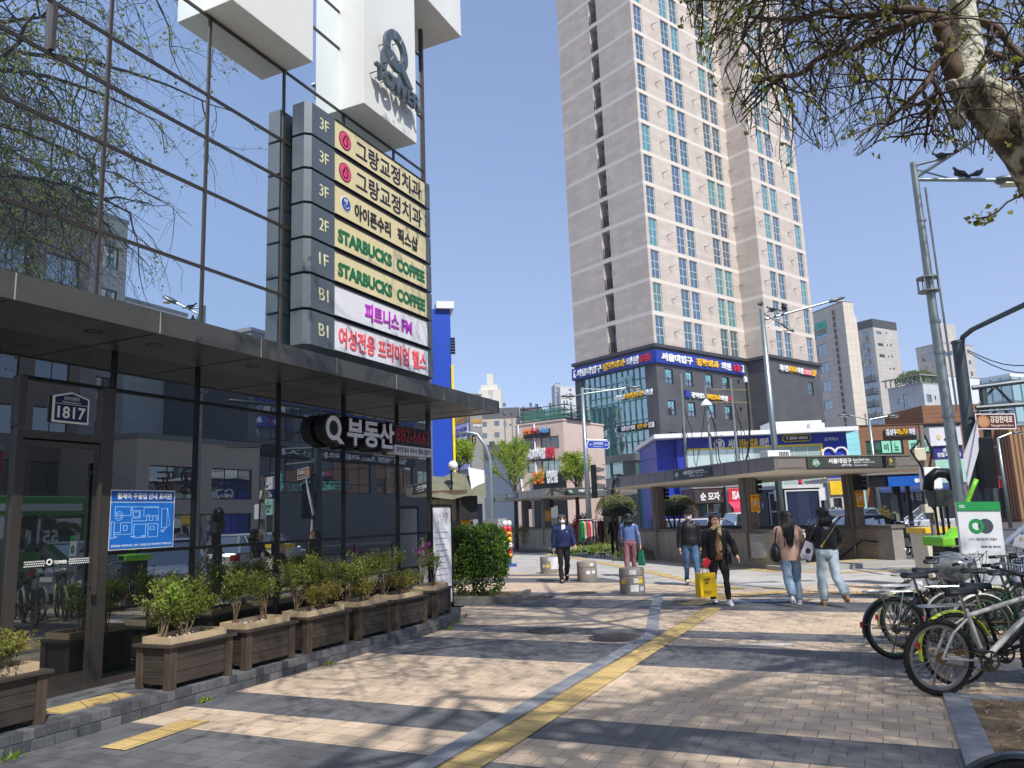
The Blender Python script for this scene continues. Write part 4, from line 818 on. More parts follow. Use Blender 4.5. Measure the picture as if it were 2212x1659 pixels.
# ---------------------------------------------------------------- left of the tower
PB = MT('pink_brick', (216, 192, 178), .3, .09, .012, .86, .05, streak=.1)
pc = atY(1216, 908, 58); pf = Fr((atY(1113, 923, 60.7).x, 60.7), math.atan2(pc.x - atY(1113, 923, 60.7).x, 58 - 60.7)); pw_ = (pc - Vector((pf.o.x, pf.o.y, pc.z))).length; ph = pc.z
X_ = lambda x, y: pf.hit((1680 + x / 2.553) * 2212 / 4032, (1450 + y / 2.553) * 2212 / 4032)
def wq(a, b, c, d): p, q = X_(a, b), X_(c, d); return (p[0], q[0], q[1], p[1])
pwin = [wq(945, 725, 1100, 825), wq(1142, 695, 1333, 803), wq(1010, 950, 1112, 1045), wq(1152, 930, 1343, 1038)]
t_ = bld('pink_brick_building', 'pink brick three storey building with brown windows and a black shop front', pf, pw_, 6, ph, PB, [(*pwin[0], 4, (.5,)), (*pwin[1], 1, ()), (*pwin[2], 0, (), GP), (*pwin[3], 2, (), GP)], right=[(1.6, 2.4, ph - 5.2, ph - 4.2)], fm=M('brown_frame', (92, 72, 62)), gm=GL('brown_window', .10, (.9, .9, .85), (66, 62, 50), wav=.05), cap=.12, roof=PB)
a, b, c, d = wq(1080, 1065, 1385, 1245); MB().box(a, pw_ + .05, -.2, 0, -.1, d).build('shop_front', BKB, t_); MB().box(a + 2.2, pw_ - 1.3, -.24, -.2, .2, 2.4).build('shop_window', GK, t_)
for i, x in enumerate((.35, pw_ * .42)): MB().tube([(x, -.1, ph), (x, -.1, ph - 3.6), (x + .25, -.1, ph - 5.5 - i)], .07, 8).build('drain_pipe', WL, t_)
a, b, c, d = wq(990, 640, 1255, 690)
t = sgn(pf, a, b, c + .05, d, -.15, 'thin colourful shop sign high on the pink brick wall', BKB); letters(t, [('한빛', .02, .3, OR), ('당구장', .32, .6, RD), ('노래연습장', .62, .98, M('sky_letter', (120, 180, 230)))], .3, .75, -.12, b - a, .04, .03)
a, b, c, d = wq(975, 860, 1305, 915)
t = sgn(pf, a, b, c, d, -.15, 'red and white hearing aid shop lettering on the pink brick wall'); MB().box(0, b - a, -.06, 0, .0, .1).build('rail', RAIL, t); letters(t, [('시그니아', .2, .52, WL), ('독일', .53, .72, WL), ('보청기', .74, 1.0, RD)], .1, .95, -.05, b - a, .1, .05)
a, b, c, d = wq(1090, 1085, 1335, 1150)
t = sgn(pf, a, b, c, d, -.22, 'orange and white clinic lettering on the black shop front'); letters(t, [('한의원', .0, .45, OR), ('입원실', .56, 1.0, WL)], 0, .95, 0, b - a, .08, .05)
# scaffold with green netting on the roof
sc = thing('scaffold', 'green netted scaffold frame standing on the pink brick roof', 'scaffold', pf.pt(pw_ - 2.7, .6, ph + .12), pf.rot)
fr_ = MB()
for x in (-1.4, 0, 1.2, 2.5):
    for y in (0, 3): fr_.bar((x, y, 0), (x, y, 1.5), .06)
for z in (.4, .8, 1.2):
    for y in (0, 3): fr_.bar((-1.7, y, z), (2.8, y, z), .05)
    for x in (-1.4, 2.5): fr_.bar((x, -.3, z), (x, 3.3, z), .05)
fr_.build('frame', RAIL, sc)
nm = M('green_net', (70, 128, 110), .8); nm_nt = nm.node_tree; bs = nm_nt.nodes['Principled BSDF']; bs.inputs['Alpha'].default_value = .5
MB().box(-1.6, 2.7, -.1, -.08, .1, 1.0).build('net', nm, sc); MB().box(-1.6, 2.7, 3.08, 3.1, .1, 1.0).build('net', nm, sc)
MB().box(-1.8, 2.9, -.2, 3.2, .0, .12).build('deck', RAIL, sc)
# beige flats with a dark top floor
BF = MT('beige_stone', (196, 184, 168), 1.5, .6, .025, .8, .05, streak=.12); DTOP = M('dark_roof', (92, 90, 88), .7, nz=.1)
f1 = frc(1036, 900, 190, R(90)); w1 = f1.hit(1124, 900)[0]; z1 = f1.hit(1080, 904)[1]
t_ = bld('apartment_block', 'beige stone apartment block with a dark mansard top floor', f1, w1, 18, z1, BF, [fq(f1, c4, *q) for q in ((560, 540, 605, 588), (678, 530, 730, 578), (772, 425, 798, 460), (845, 440, 856, 462), (560, 655, 608, 705), (680, 645, 732, 695), (775, 535, 802, 590), (830, 560, 850, 580))], roof=DTOP, cap=.2)
MB().box(.2, w1 - .2, .3, 17, z1 + .2, z1 + 2.7).build('top_floor', DTOP, t_)
for q in ((668, 345, 720, 375), (765, 350, 795, 382)):
    a, b, c, e = fq(f1, c4, *q); addwin(t_, a, b, c, e, .2)
for x in (w1 * .62, w1 * .8): MB().tube([(x, -.1, 0), (x, -.1, z1)], .15, 6).build('drain_pipe', M('pipe_grey', (150, 150, 150)), t_)
f2 = frc(1126, 900, 188, R(97)); w2 = f2.hit(1167, 905)[0]; z2 = f2.hit(1150, 905)[1]
t_ = bld('apartment_block', 'shorter beige stone wing with a dark top floor right of the mansard block', f2, w2, 12, z2, BF, [fq(f2, c4, *q) for q in ((953, 445, 975, 492), (1040, 448, 1070, 497), (1093, 465, 1128, 495), (957, 545, 980, 580), (1040, 545, 1065, 575), (1095, 560, 1120, 590))], roof=DTOP, cap=.2)
MB().box(-.3, w2 + .3, -.3, 11, z2 + .2, z2 + 2.9).build('top_floor', DTOP, t_)
for q in ((1033, 350, 1060, 388), (1090, 362, 1115, 400)):
    a, b, c, e = fq(f2, c4, *q); addwin(t_, a, b, c, e, -.34)
# low annexes below it
f3 = frc(1040, 1050, 112, R(90)); bld('annex', 'pale grey annex with a dark window below the beige flats', f3, f3.hit(1124, 1000)[0], 6, f3.hit(1080, 987)[1], M('render_grey', (200, 200, 198), .8, nz=.05), [fq(f3, c4, *q) for q in ((583, 868, 670, 925), (620, 1020, 680, 1060), (640, 1300, 690, 1350))], fm=M('frame_grey', (90, 92, 92)), cap=.25)
f3 = frc(1042, 1000, 118, R(90)); bld('annex', 'tan upper annex with white framed windows below the beige flats', f3, f3.hit(1126, 1000)[0], 6, f3.hit(1080, 964)[1], M('render_tan', (206, 170, 132), .8, nz=.05), [fq(f3, c4, *q) for q in ((628, 735, 685, 780), (755, 735, 800, 778), (845, 740, 885, 782))], fm=WF, gm=GP, cap=.3)
# grey slate block full of sign boards
SL = MT('slate', (142, 142, 138), .9, .18, .012, .8, .07)
f4 = Fr((atY(1017, 950, 70).x, 70), R(60)); d4 = f4.hitx(968, 950)[0]; w4 = f4.hit(1043, 950)[0]
t_ = bld('sign_covered_block', 'grey slate block covered in shop signs behind the blue tower', f4, w4, d4, 13, SL, [(w4 * .4, w4 * .8, 1, 3)], cap=.1)
f4l = Fr(f4.pt(0, d4).to_tuple(), R(150))
LAV = M('lavender', (186, 184, 226), .5); GOLD = M('gold_letter', (226, 164, 60), .5)
def s4(side, q, label, mat, rows_, dep=.1):
    fr = f4 if side else f4l
    a, b, c, e = fq(f4, c4, *q) if side else lq(f4, d4, c4, *q)
    t = sgn(fr, a, b, c, e, -.02, label, mat, dep=dep); w = b - a; h = e - c
    for body, a, b, c, d, m in rows_: text(body, a * w, b * w, c * h, d * h, -dep if mat else 0, m, t, .03, .03)
s4(0, (262, 510, 420, 595), 'gold hearing aid lettering on the left face of the slate block', None, [('독일보청기', -.2, 1, .42, 1, GOLD), ('887-9500 5F', -.1, .95, 0, .3, WL)])
s4(1, (455, 510, 562, 590), 'gold hearing aid lettering on the right face of the slate block', None, [('독일보청기', .0, 1, .45, 1, GOLD), ('887-9500 5F', .1, .95, 0, .3, WL)])
s4(0, (262, 595, 425, 695), 'white sign board with purple letters on the slate block', LAV, [('유기홍', .25, .95, .15, .8, M('purple_letter', (70, 60, 150)))])
s4(0, (262, 698, 428, 772), 'black gym sign board on the slate block', BKB, [('T', .03, .15, .2, .8, YL), ('AI CORE FITNESS', .25, .95, .5, .8, WL), ('7-6053-0000 6F', .25, .95, .15, .4, WL)])
s4(1, (450, 672, 488, 765), 'narrow black and yellow PT sign on the slate block', BKB, [('P\nT', .3, .7, .1, .75, YL)])
s4(0, (265, 835, 438, 1010), 'tall lavender clinic sign board low on the slate block', LAV, [('의원', .4, .85, .7, .95, WL), ('기홍', .2, .9, .2, .62, WL)])
# tall blue building right behind the glass office
f5 = Fr((atY(930, 700, 26).x, 26), R(79)); w5 = f5.hit(973, 700)[0]; h5 = f5.hit(960, 668)[1]; z5 = f5.hit(960, 1035)[1]
DB2 = MT('blue_panels', (26, 74, 190), 3, 1.1, .012, .7, .03, .4)
t_ = bld('blue_panel_building', 'tall blue panelled building with a white roof slab and yellow edge trim', f5, w5, 8, h5, DB2, cap=0)
MB().box(.2, w5 + .12, -.15, 8, h5, h5 + .25).build('roof', WL, t_); MB().box(w5 - .02, w5 + .06, -.06, .02, z5, h5 - 2.0).build('edge_trim', YF, t_)
sl_ = MB()
for i in range(6): sl_.box(w5, w5 + .14, -.05, .05, h5 - 1.6 + i * .1, h5 - 1.53 + i * .1)
sl_.build('vent', BLK, t_)
# far towers in the haze
def far(name, label, u0, u1, vt, Y, az, mat, win, h2=None, d=14):
    fr = frc(u0, vt, Y, az); w = fr.hit(u1, vt)[0]; h = atY(u0, vt, Y).z
    t = bld(name, label, fr, w, d, h, mat, win(w, h), cap=.8, roof=mat, depth=.3); return t, fr, w, h
FW = M('far_white', (206, 206, 204), .8, nz=.04); FGy = M('far_grey', (170, 172, 174), .8, nz=.04); FC = M('far_cream', (222, 216, 196), .8, nz=.04)
t_, fr, w, h = far('far_apartment_tower', 'cream apartment tower numbered 107 far behind the beige flats', 1034, 1082, 845, 480, R(92), FC, lambda w, h: [])
MB().box(w * .1, w * .85, 1, 9, h, h + 4).box(w * .38, w * .66, 1, 9, h + 4, h + 11).build('roof_block', FC, t_); text('우성\n107', w * .42, w * .62, h - 7.5, h + .5, -.05, M('far_letter', (110, 110, 104)), t_, .05)
t_, fr, w, h = far('far_apartment_tower', 'white slab apartment tower with vertical lettering, far beyond the netted scaffold', 1210, 1242, 838, 500, R(80), FW, lambda w, h: grid([(w - 4.2, w - 2.4)], 4, 3, int(h / 3) - 1, 1.6), d=9)
text('P\nR\nU\nG\nI\nO', w * .34, w * .52, h - 29, h - 4, -.05, M('far_letter', (110, 110, 104)), t_, .05, .04)
far('far_apartment_tower', 'grey striped apartment tower joined left of the lettered white one', 1198, 1214, 832, 505, R(84), FGy, lambda w, h: grid([(.7, 2.0), (2.8, 4.0)], 3, 3, int(h / 3), 1.7))
far('far_apartment_tower', 'lower grey apartment tower at the left of the far white pair', 1184, 1200, 874, 510, R(92), FGy, lambda w, h: grid([(.5, w - .5)], 3, 3, int(h / 3), 1.2))
# ---------------------------------------------------------------- station entrances
STC = M('station_metal', (146, 139, 130), .42, .45, nz=.14, ns=2.5, stretch=(1, 1, .25)); SIGNG = M('station_sign_grey', (66, 72, 70), .45, nz=.06); SOFL = M('soffit_light', (226, 217, 200), .55, nz=.06)
CONC = MT('concrete_panel', (176, 164, 142), .42, 3, .012, .6, .07, .85, off=0, streak=.35, bump=.5); CAPS = M('wall_cap', (108, 104, 96), .7, nz=.15, ns=4, bump=.1)
COLM = MT('column_cladding', (118, 106, 98), .13, 9, .012, .35, .06, .5, off=0, streak=.1); LGN = M('line_green', (20, 146, 70), .45)
def hextile():
    m, nt, b = _new('hex_tile'); L = nt.links.new
    tc = N(nt, 'TexCoord'); sp = N(nt, 'SeparateXYZ'); L(tc.outputs['Object'], sp.inputs[0]); cb = N(nt, 'CombineXYZ'); L(sp.outputs[1], cb.inputs[0]); L(sp.outputs[2], cb.inputs[1])
    br = N(nt, 'TexBrick', Scale=1.0); br.inputs['Brick Width'].default_value = .075; br.inputs['Row Height'].default_value = .05; br.inputs['Mortar Size'].default_value = .008
    br.inputs['Color1'].default_value = (*lin((176, 160, 142)), 1); br.inputs['Color2'].default_value = (*lin((160, 146, 130)), 1); br.inputs['Mortar'].default_value = (*lin((96, 80, 68)), 1); L(cb.outputs[0], br.inputs['Vector'])
    L(br.outputs['Color'], b.inputs['Base Color']); b.inputs['Roughness'].default_value = .35; return m
HEX = hextile()
def signpanel(t, x0, x1, y, z0, z1, num, big=True, rot=0, org=(0, 0)):
    """station name panel: built flat then turned onto its face"""
    w = x1 - x0; h = z1 - z0; kids = []
    kids.append(MB().box(x0, x1, y - .03, y, z0, z1).build('sign_panel', SIGNG, t))
    kids.append(MB().disc(x0 + .26 * w / 2.5, z0 + h * .52, h * .38, y - .038, y - .03, 24).build('line_badge', LGN, t))
    T_ = lambda s, a, b, c, d, m, bo=.012: kids.append(text(s, x0 + a * w, x0 + b * w, z0 + c * h, z0 + d * h, y - .03, m, t, .006, bo))
    kids.append(MB().ring(x0 + .26 * w / 2.5, z0 + h * .52, h * .32, h * .345, y - .041, y - .038, 24).build('lettering', WL, t))
    T_('228\n2호선', .104 - .048, .104 + .048, .34, .70, WL); kids[-1].location.y = -.01
    T_('서울대입구', .27, .58, .42, .92, WL, .03); T_('(관악구청)', .44, .575, .1, .34, WL); T_("Seoul Nat'l Univ.", .60, .83, .66, .88, WL, .02); T_('首尔大学  ソウルデイック', .605, .89, .40, .60, WL, .006); T_('(Gwanak-gu Office)', .61, .79, .12, .28, WL, .0)
    if rot:
        for k in kids:
            loc = Matrix.Translation((*org, 0)) @ Matrix.Rotation(rot, 4, 'Z') @ Matrix.Translation(k.location); k.matrix_local = loc
def lampbox(t, x, y, z):
    mb = MB()
    for i in range(3): mb.box(x - .12, x + .12, y - .15, y + .15, z - .14 * i - .11, z - .14 * i)
    mb.box(x - .05, x + .05, y - .04, y + .04, z - .4, z + .05).build('louvre_lamp', BLK, t)
def station(fr, num, W, D, label, near=True):
    t = thing('station_entrance', label, 'subway entrance', fr.pt(0, 0), fr.rot)
    z0, z1 = 2.6, 3.0
    # canopy: roof slab with a bevelled under-edge
    MB().box(0, W, 0, .06, z0 + .06, z1).box(0, .06, .06, D, z0 + .06, z1).box(W - .06, W, .06, D, z0 + .06, z1).box(.06, W - .06, D - .06, D, z0 + .06, z1).box(.06, W - .06, .06, D - .06, z1 - .06, z1 - .005).build('canopy_fascia', STC, t)
    MB().box(-.03, W + .03, -.03, D + .03, z1, z1 + .035).build('canopy_trim', M('trim_pale', (150, 146, 138), .4, .5), t)
    MB().add([(.0, 0, z0 + .06), (W, 0, z0 + .06), (W, D, z0 + .06), (0, D, z0 + .06), (.25, .25, z0), (W - .25, .25, z0), (W - .25, D - .25, z0), (.25, D - .25, z0)], [(4, 7, 6, 5), (0, 4, 5, 1), (1, 5, 6, 2), (2, 6, 7, 3), (3, 7, 4, 0)]).build('soffit', SOFL, t)
    jm = MB()
    for i in range(1, 9): jm.box(-.004, 0, D * i / 9 - .008, D * i / 9 + .008, z0 + .06, z1)
    for x in (1.02, 3.57, 4.0): jm.box(x - .008, x + .008, -.004, 0, z0 + .06, z1) if x < W else 0
    tag(jm.build('fascia_joint', BLK, t), kind='stuff')
    signpanel(t, 1.04, 3.55, -.002, z0 + .1, z1 - .03, num)
    MB().box(3.56, 3.72, -.004, .0, z0 + .06, z1).build('fascia_slot', BLK, t)
    MB().box(3.74, 4.0, -.03, 0, z0 + .1, z1 - .03).build('exit_panel', SIGNG, t); text(num, 3.80, 3.91, z0 + .22, z1 - .08, -.03, YL, t, .006, .02); text('나가는 곳', 3.79, 3.93, z0 + .14, z0 + .19, -.03, YL, t, .004)
    MB().box(4.06, W - .1, -.015, 0, z0 + .12, z1 - .06).build('ribbed_panel', MT('ribs', (140, 134, 126), .04, 9, .01, .5, .05, .4, off=0), t)
    MB().box(.1, .95, -.015, 0, z0 + .12, z1 - .06).build('ribbed_panel', MT('ribs', (140, 134, 126), .04, 9), t)
    # the same panel on the long left side
    ya, yb = (5.1, 2.9) if near else (6.4, 4.2)
    signpanel(t, 0, ya - yb, -.003, z0 + .1, z1 - .03, num, rot=R(-90), org=(0, ya))
    # low walls
    for x0, x1, y0, nm, mt in ((.85, 1.07, 1.5, 'side_wall', CONC), (4.05, 4.27, .95, 'side_wall', CONC)):
        MB().box(x0, x1, y0, D - .5, -.02, 1.0).build(nm, mt, t); MB().box(x0 - .04, x1 + .04, y0 - .03, D - .45, 1.0, 1.10).build('wall_cap', CAPS, t)
    MB().box(.85, 4.27, D - .5, D - .3, -.02, 1.0).build('back_wall', CONC, t); MB().box(.8, 4.32, D - .54, D - .26, 1.0, 1.1).build('wall_cap', CAPS, t)
    MB().box(4.03, 4.05, 1.0, D - .6, -2.5, .98).box(1.07, 1.09, 1.55, D - .6, -2.5, .98).build('tile_lining', HEX, t)
    MB().box(4.02, 4.42, .4, 1.0, 0, 1.0).build('end_pier', M('concrete_pier', (142, 138, 128), .85, nz=.18, ns=2, bump=.2), t); MB().box(3.98, 4.46, .36, 1.04, 1.0, 1.09).build('pier_cap', CAPS, t)
    MB().box(.82, 1.55, 1.05, 1.5, .28, 1.0).build('end_pier', CONC, t); MB().box(.78, 1.58, 1.02, 1.52, 1.0, 1.08).build('pier_cap', M('pier_top', (146, 142, 134), .8, nz=.1), t); MB().box(.9, 1.5, 1.0, 1.5, 0, .28).build('pier_foot', M('concrete_pier', (142, 138, 128)), t)
    for x, y, sx, sy in ((.96, 2.6, .32, .42), (.96, D - 2.2, .3, .42), (4.16, 1.9, .32, .46)):
        MB().box(x - sx / 2, x + sx / 2, y - sy / 2, y + sy / 2, 1.0, z0).build('column', COLM, t, bevel=.02)
        MB().tube([(x - sx / 2 - .06, y - .1, .2), (x - sx / 2 - .06, y - .1, z0)], .035, 8).build('downpipe', M('pipe_steel', (120, 112, 104), .35, .6), t)
        lampbox(t, x + sx / 2 + .14, y, z0 - .08); lampbox(t, x - .05, y - sy / 2 - .18, z0 - .1) if x > 4 else None
    hr = MB().tube([(3.96, .9, .62), (3.96, 1.5, .66), (3.96, 4.5, -1.0)], .022, 8); hr.build('handrail', BLK, t)
    # stair well
    st = MB()
    for i in range(7): st.box(1.09, 4.03, 1.6 + i * .3, 1.9 + i * .3, -.3 - .17 * i, -.02 - .17 * i + .165 * 0)
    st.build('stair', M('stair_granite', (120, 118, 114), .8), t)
    MB().box(1.09, 4.03, 1.55, D - .55, .012, .016).build('stairwell_sheet', M('stair_granite', (120, 118, 114)), t)  # added dark-grey sheet over solid paving, standing in for the shaded stairwell opening
    MB().box(.6, 4.5, .15, 1.55, 0, .13).build('step', M('granite_step', (158, 156, 150), .85, nz=.1, ns=25), t, bevel=.012); MB().box(1.6, 4.0, 1.0, 1.3, .13, .136).build('step_tactile', TACT, t)
    return t
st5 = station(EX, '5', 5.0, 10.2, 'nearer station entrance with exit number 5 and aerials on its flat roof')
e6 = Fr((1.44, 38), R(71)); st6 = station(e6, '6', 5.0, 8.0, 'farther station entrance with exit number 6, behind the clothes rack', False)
# aerials and cables on the near roof
def aerial(x, y, h, label, arms=(), ball=None, lean=0):
    t = thing('aerial_mast', label, 'antenna', EX.pt(x, y, 3.035), EX.rot)
    MB().tube([(0, 0, 0), (lean, 0, h)], [.045, .035], 8).build('pole', M('galvanised', (150, 156, 156), .45, .6, nz=.1), t)
    MB().box(-.16, .16, -.16, .16, 0, .03).build('foot', M('galvanised', (150, 156, 156)), t)
    for z, a, b in arms: MB().bar((a, 0, z), (b, 0, z), .035).build('arm', M('brass_arm', (150, 134, 96), .5, .5), t)
    if ball: MB().lathe([(.02, 0), (.19, .02), (.15, .1), (.05, .2), (.01, .24)], 16, (lean, 0, ball)).build('radome', WL, t)
    cb = MB(); rg = random.Random(int(x * 100 + h * 10))
    for i in range(4):
        a = rg.uniform(-.5, .5); z0 = h * rg.uniform(.4, .9); cb.tube([(lean * z0 / h, 0, z0), (a * .6 + .15, .1, z0 * .6), (a, .05, .25), (a * 1.2, .0, .02)], .012, 5)
    tag(cb.build('cable', BLK, t), kind='stuff')
    return t
aerial(.55, 5.2, 3.2, 'grey aerial pole, leftmost on the near station roof', lean=.05)
aerial(.8, 4.1, 2.6, 'brown aerial pole wrapped in cables on the near station roof', ball=1.95, arms=((2.6, -.02, .02),), lean=-.03)
aerial(1.2, 3.3, 2.7, 'aerial mast with two brass cross arms on the near station roof', arms=((2.35, -.75, .6), (1.95, -.75, .6)))
for x, y in ((1.75, 3.3),): 
    t = thing('whip_aerial', 'thick black whip aerial bent at the foot on the station roof', 'antenna', EX.pt(x, y, 3.035), EX.rot); MB().tube([(-.3, 0, 0), (-.1, 0, .5), (0, 0, 1.2), (.02, 0, 2.6)], .03, 8).build('cable', BLK, t); MB().lathe([(.06, 2.6), (.06, 2.75), (.02, 2.78)], 12).build('tip', WL, t)
t = thing('air_conditioner', 'white outdoor air conditioner on the near station roof', 'air conditioner', EX.pt(1.9, 2.4, 3.035), EX.rot)
MB().box(-.4, .4, -.2, .2, .06, .34).build('case', WL, t, bevel=.015); gl = MB()
for i in range(6): gl.box(.0 + i * .06, .035 + i * .06, -.207, -.2, .11, .3)
gl.build('grille', BLK, t); MB().box(-.35, -.25, -.2, .2, 0, .06).box(.25, .35, -.2, .2, 0, .06).build('foot', BLK, t)
t = thing('cable_bundle', 'black cable looped over the far left corner of the near station roof', 'cable', EX.pt(0, 9.2, 3.03), EX.rot)
cbm = MB()
for i in range(3): cbm.tube([(.5, .3 * i, .02), (.05, .2 * i, .12), (-.07, .1 * i, -.1), (-.12, .3, -.5 - .05 * i), (.1, .7, -.62)], .025, 6)
cbm.build('cable', BLK, t)
# no smoking notices
def nosmoke(pos, rot, label, s=1):
    t = thing('no_smoking_notice', label, 'notice', pos, rot)
    MB().box(-.16 * s, .16 * s, -.012, 0, 0, .52 * s).build('board', M('notice_yellow', (240, 180, 24), .5, nz=.05), t)
    MB().ring(0, .27 * s, .075 * s, .095 * s, -.018, -.012, 20).bar((-.06 * s, -.015, .33 * s), (.06 * s, -.015, .21 * s), .018, .004, up=(0, 1, 0)).build('ban_ring', RD, t)
    MB().disc(0, .27 * s, .075 * s, -.0135, -.012, 20).build('ban_face', WL, t); MB().box(-.05 * s, .05 * s, -.016, -.0135, .262 * s, .28 * s).build('cigarette', BLK, t)
    text('금연구역', -.13 * s, .13 * s, .41 * s, .49 * s, -.012, M('notice_orange', (200, 70, 20), .5), t, .004, .04)
    for i in range(3): MB().box(-.12 * s, .12 * s, -.015, -.012, (.06 + i * .035) * s, (.075 + i * .035) * s).build('text_line', M('notice_orange', (200, 70, 20)), t)
nosmoke(EX.pt(1.02, 2.375, 1.6), EX.rot, 'yellow no smoking notice on the middle column of the near station entrance', .95)
nosmoke(EX.pt(4.2, 1.655, 1.62), EX.rot, 'yellow no smoking notice on the right column of the near station entrance', .95)
nosmoke(e6.pt(1.0, 2.375, 1.45), e6.rot, 'yellow no smoking notice on a column of the farther station entrance', 1)
# notice cases on the near wall end
t = thing('notice_case', 'glazed notice case on the concrete wall left of the wheelchair sign', 'notice case', EX.pt(.84, 1.95, .30), EX.rot - R(62))
MB().box(-.34, .34, -.05, 0, 0, .68).build('frame', M('alu_frame', (170, 170, 168), .4, .6), t, bevel=.008); MB().box(-.30, .30, -.055, -.05, .04, .64).build('sheet', GL('case_glass', .15, (.9, .9, .9), (160, 160, 160)), t)
t = thing('wheelchair_sign', 'dark sign with a white wheelchair symbol on the end of the concrete wall', 'sign', EX.pt(1.2, 1.0, .30), EX.rot)
MB().box(-.33, .33, -.05, 0, 0, .68).build('frame', WL, t); MB().box(-.30, .30, -.056, -.05, .03, .65).build('panel', M('panel_slate', (66, 66, 70), .5), t)
wc_ = MB().disc(-.03, .53, .032, -.064, -.056, 16).ring(-.01, .34, .075, .098, -.064, -.056, 24, a0=110, a1=340).bar((-.03, -.06, .49), (-.03, -.06, .36), .03, .008, up=(0, 1, 0)).bar((-.03, -.06, .37), (.07, -.06, .37), .028, .008, up=(0, 1, 0)).bar((.06, -.06, .37), (.09, -.06, .27), .028, .008, up=(0, 1, 0)).bar((-.03, -.06, .43), (.05, -.06, .43), .022, .008, up=(0, 1, 0)); wc_.build('symbol', WL, t)
text('엘리베이터\n이용안내', -.12, .12, .10, .22, -.056, WL, t, .005, .02); MB().box(-.13, .13, -.06, -.056, .065, .075).build('rule', WL, t)
# ---------------------------------------------------------------- police booth, bus stop
NB = M('booth_navy', (24, 30, 52), .3, .2, nz=.06); BTR = M('booth_trim', (206, 208, 206), .45)
pbx = atY(1694, 1100, 31); PBF = Fr((pbx.x, 31), R(74)); bw = PBF.hit(1775, 1100)[0]; bd = PBF.hitx(1639, 1100)[0]
t = thing('police_booth', 'navy police booth with white roof trim behind the near station entrance', 'booth', PBF.pt(0, 0), PBF.rot)
MB().box(0, bw, 0, bd, -.1, 2.42).build('wall', NB, t, bevel=.01); MB().box(-.1, bw + .1, -.1, bd + .1, 2.42, 2.56).build('roof', BTR, t)
MB().box(.12, bw - .1, -.03, -.0, .75, 2.3).build('window', GL('booth_glass', .2, (.85, .9, 1), (28, 38, 64)), t)
cu_ = MB()
for i in range(16): cu_.box(.16 + i * (bw - .3) / 16, .2 + i * (bw - .3) / 16, -.036, -.03, .8, 2.25)
cu_.build('curtain_fold', M('curtain', (40, 52, 84), .8), t)
MB().box(.06, bw - .04, -.05, 0, .66, .75).box(.06, .12, -.05, 0, .75, 2.36).box(bw - .1, bw - .04, -.05, 0, .75, 2.36).box(.12, bw - .1, -.05, 0, 2.3, 2.36).build('window_frame', BTR, t)
a, b = bd * .04, bd * .52
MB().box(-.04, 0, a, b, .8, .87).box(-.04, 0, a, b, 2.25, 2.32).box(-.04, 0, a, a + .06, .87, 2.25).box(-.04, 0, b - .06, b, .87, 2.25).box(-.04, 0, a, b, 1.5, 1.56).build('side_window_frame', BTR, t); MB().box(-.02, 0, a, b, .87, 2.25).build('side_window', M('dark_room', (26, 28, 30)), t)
MB().box(-.03, -.0, bd * .58, bd * .98, .05, 2.35).build('door', M('booth_door', (34, 40, 58), .35), t)
eb = MB().prism([(0, .34), (.13, .3), (.12, .12), (0, 0), (-.12, .12), (-.13, .3)], -.012, 0); o = eb.build('emblem', M('emblem_blue', (70, 86, 150), .4), t, (-.03, bd * .78, 1.6), R(-90))
MB().prism([(0, .24), (.08, .26), (.03, .16), (.04, .06), (0, .1), (-.04, .06), (-.03, .16), (-.08, .26)], -.018, -.012).build('emblem_bird', M('emblem_pink', (214, 170, 170), .5), t, (-.03, bd * .78, 1.6), R(-90))
t = thing('meter_box', 'small white meter box hanging under the edge of the police booth roof', 'meter box', PBF.pt(-.16, .12, 1.95), PBF.rot); MB().box(-.13, .13, -.06, .06, 0, .42).build('case', WL, t, bevel=.02); MB().box(-.08, .08, -.065, -.06, .18, .34).build('window', M('meter_glass', (190, 186, 160), .3), t)
t = thing('beacon', 'small red beacon lamp on the police booth roof', 'beacon', PBF.pt(bw * .62, .3, 2.56), PBF.rot); MB().tube([(0, 0, 0), (0, 0, .06)], .09, 12).build('base', BLK, t); MB().tube([(0, 0, .06), (0, 0, .3)], [.075, .07], 12).build('lens', RD, t)
bs_ = atY(1878, 1050, 29); BSF = Fr((bs_.x, 29), R(93)); bsw = BSF.hit(2008, 1050)[0]
t = thing('bus_shelter', 'black bus shelter roof with a bright blue sign band', 'bus shelter', BSF.pt(0, 0), BSF.rot)
zb = BSF.hit(1920, 1050)[1]
MB().box(0, bsw, 0, 1.6, zb, zb + .42).build('roof', BLK, t); MB().box(-.1, bsw + .1, -.1, 1.7, zb + .42, zb + .5).build('roof_trim', M('trim_pale', (150, 146, 138)), t)
MB().box(bsw * .3, bsw, -.12, 0, zb - .02, zb + .34).build('sign_band', M('band_blue', (20, 90, 180), .4), t); text('관악구', bsw * .8, bsw * .95, zb + .08, zb + .24, -.12, WL, t, .02, .03); MB().disc(bsw * .77, zb + .16, .08, -.14, -.12, 14).build('emblem', WL, t)
for x in (bsw * .55, bsw * .62, bsw * .78): MB().box(x - .06, x + .06, .7, .85, -.1, zb).build('post', BLK, t)
MB().box(bsw * .5, bsw * .56, .6, .66, 1.0, 2.0).box(bsw * .44, bsw * .5, .55, .6, 1.3, 1.9).build('info_panel', M('info_grey', (110, 116, 104), .4), t)
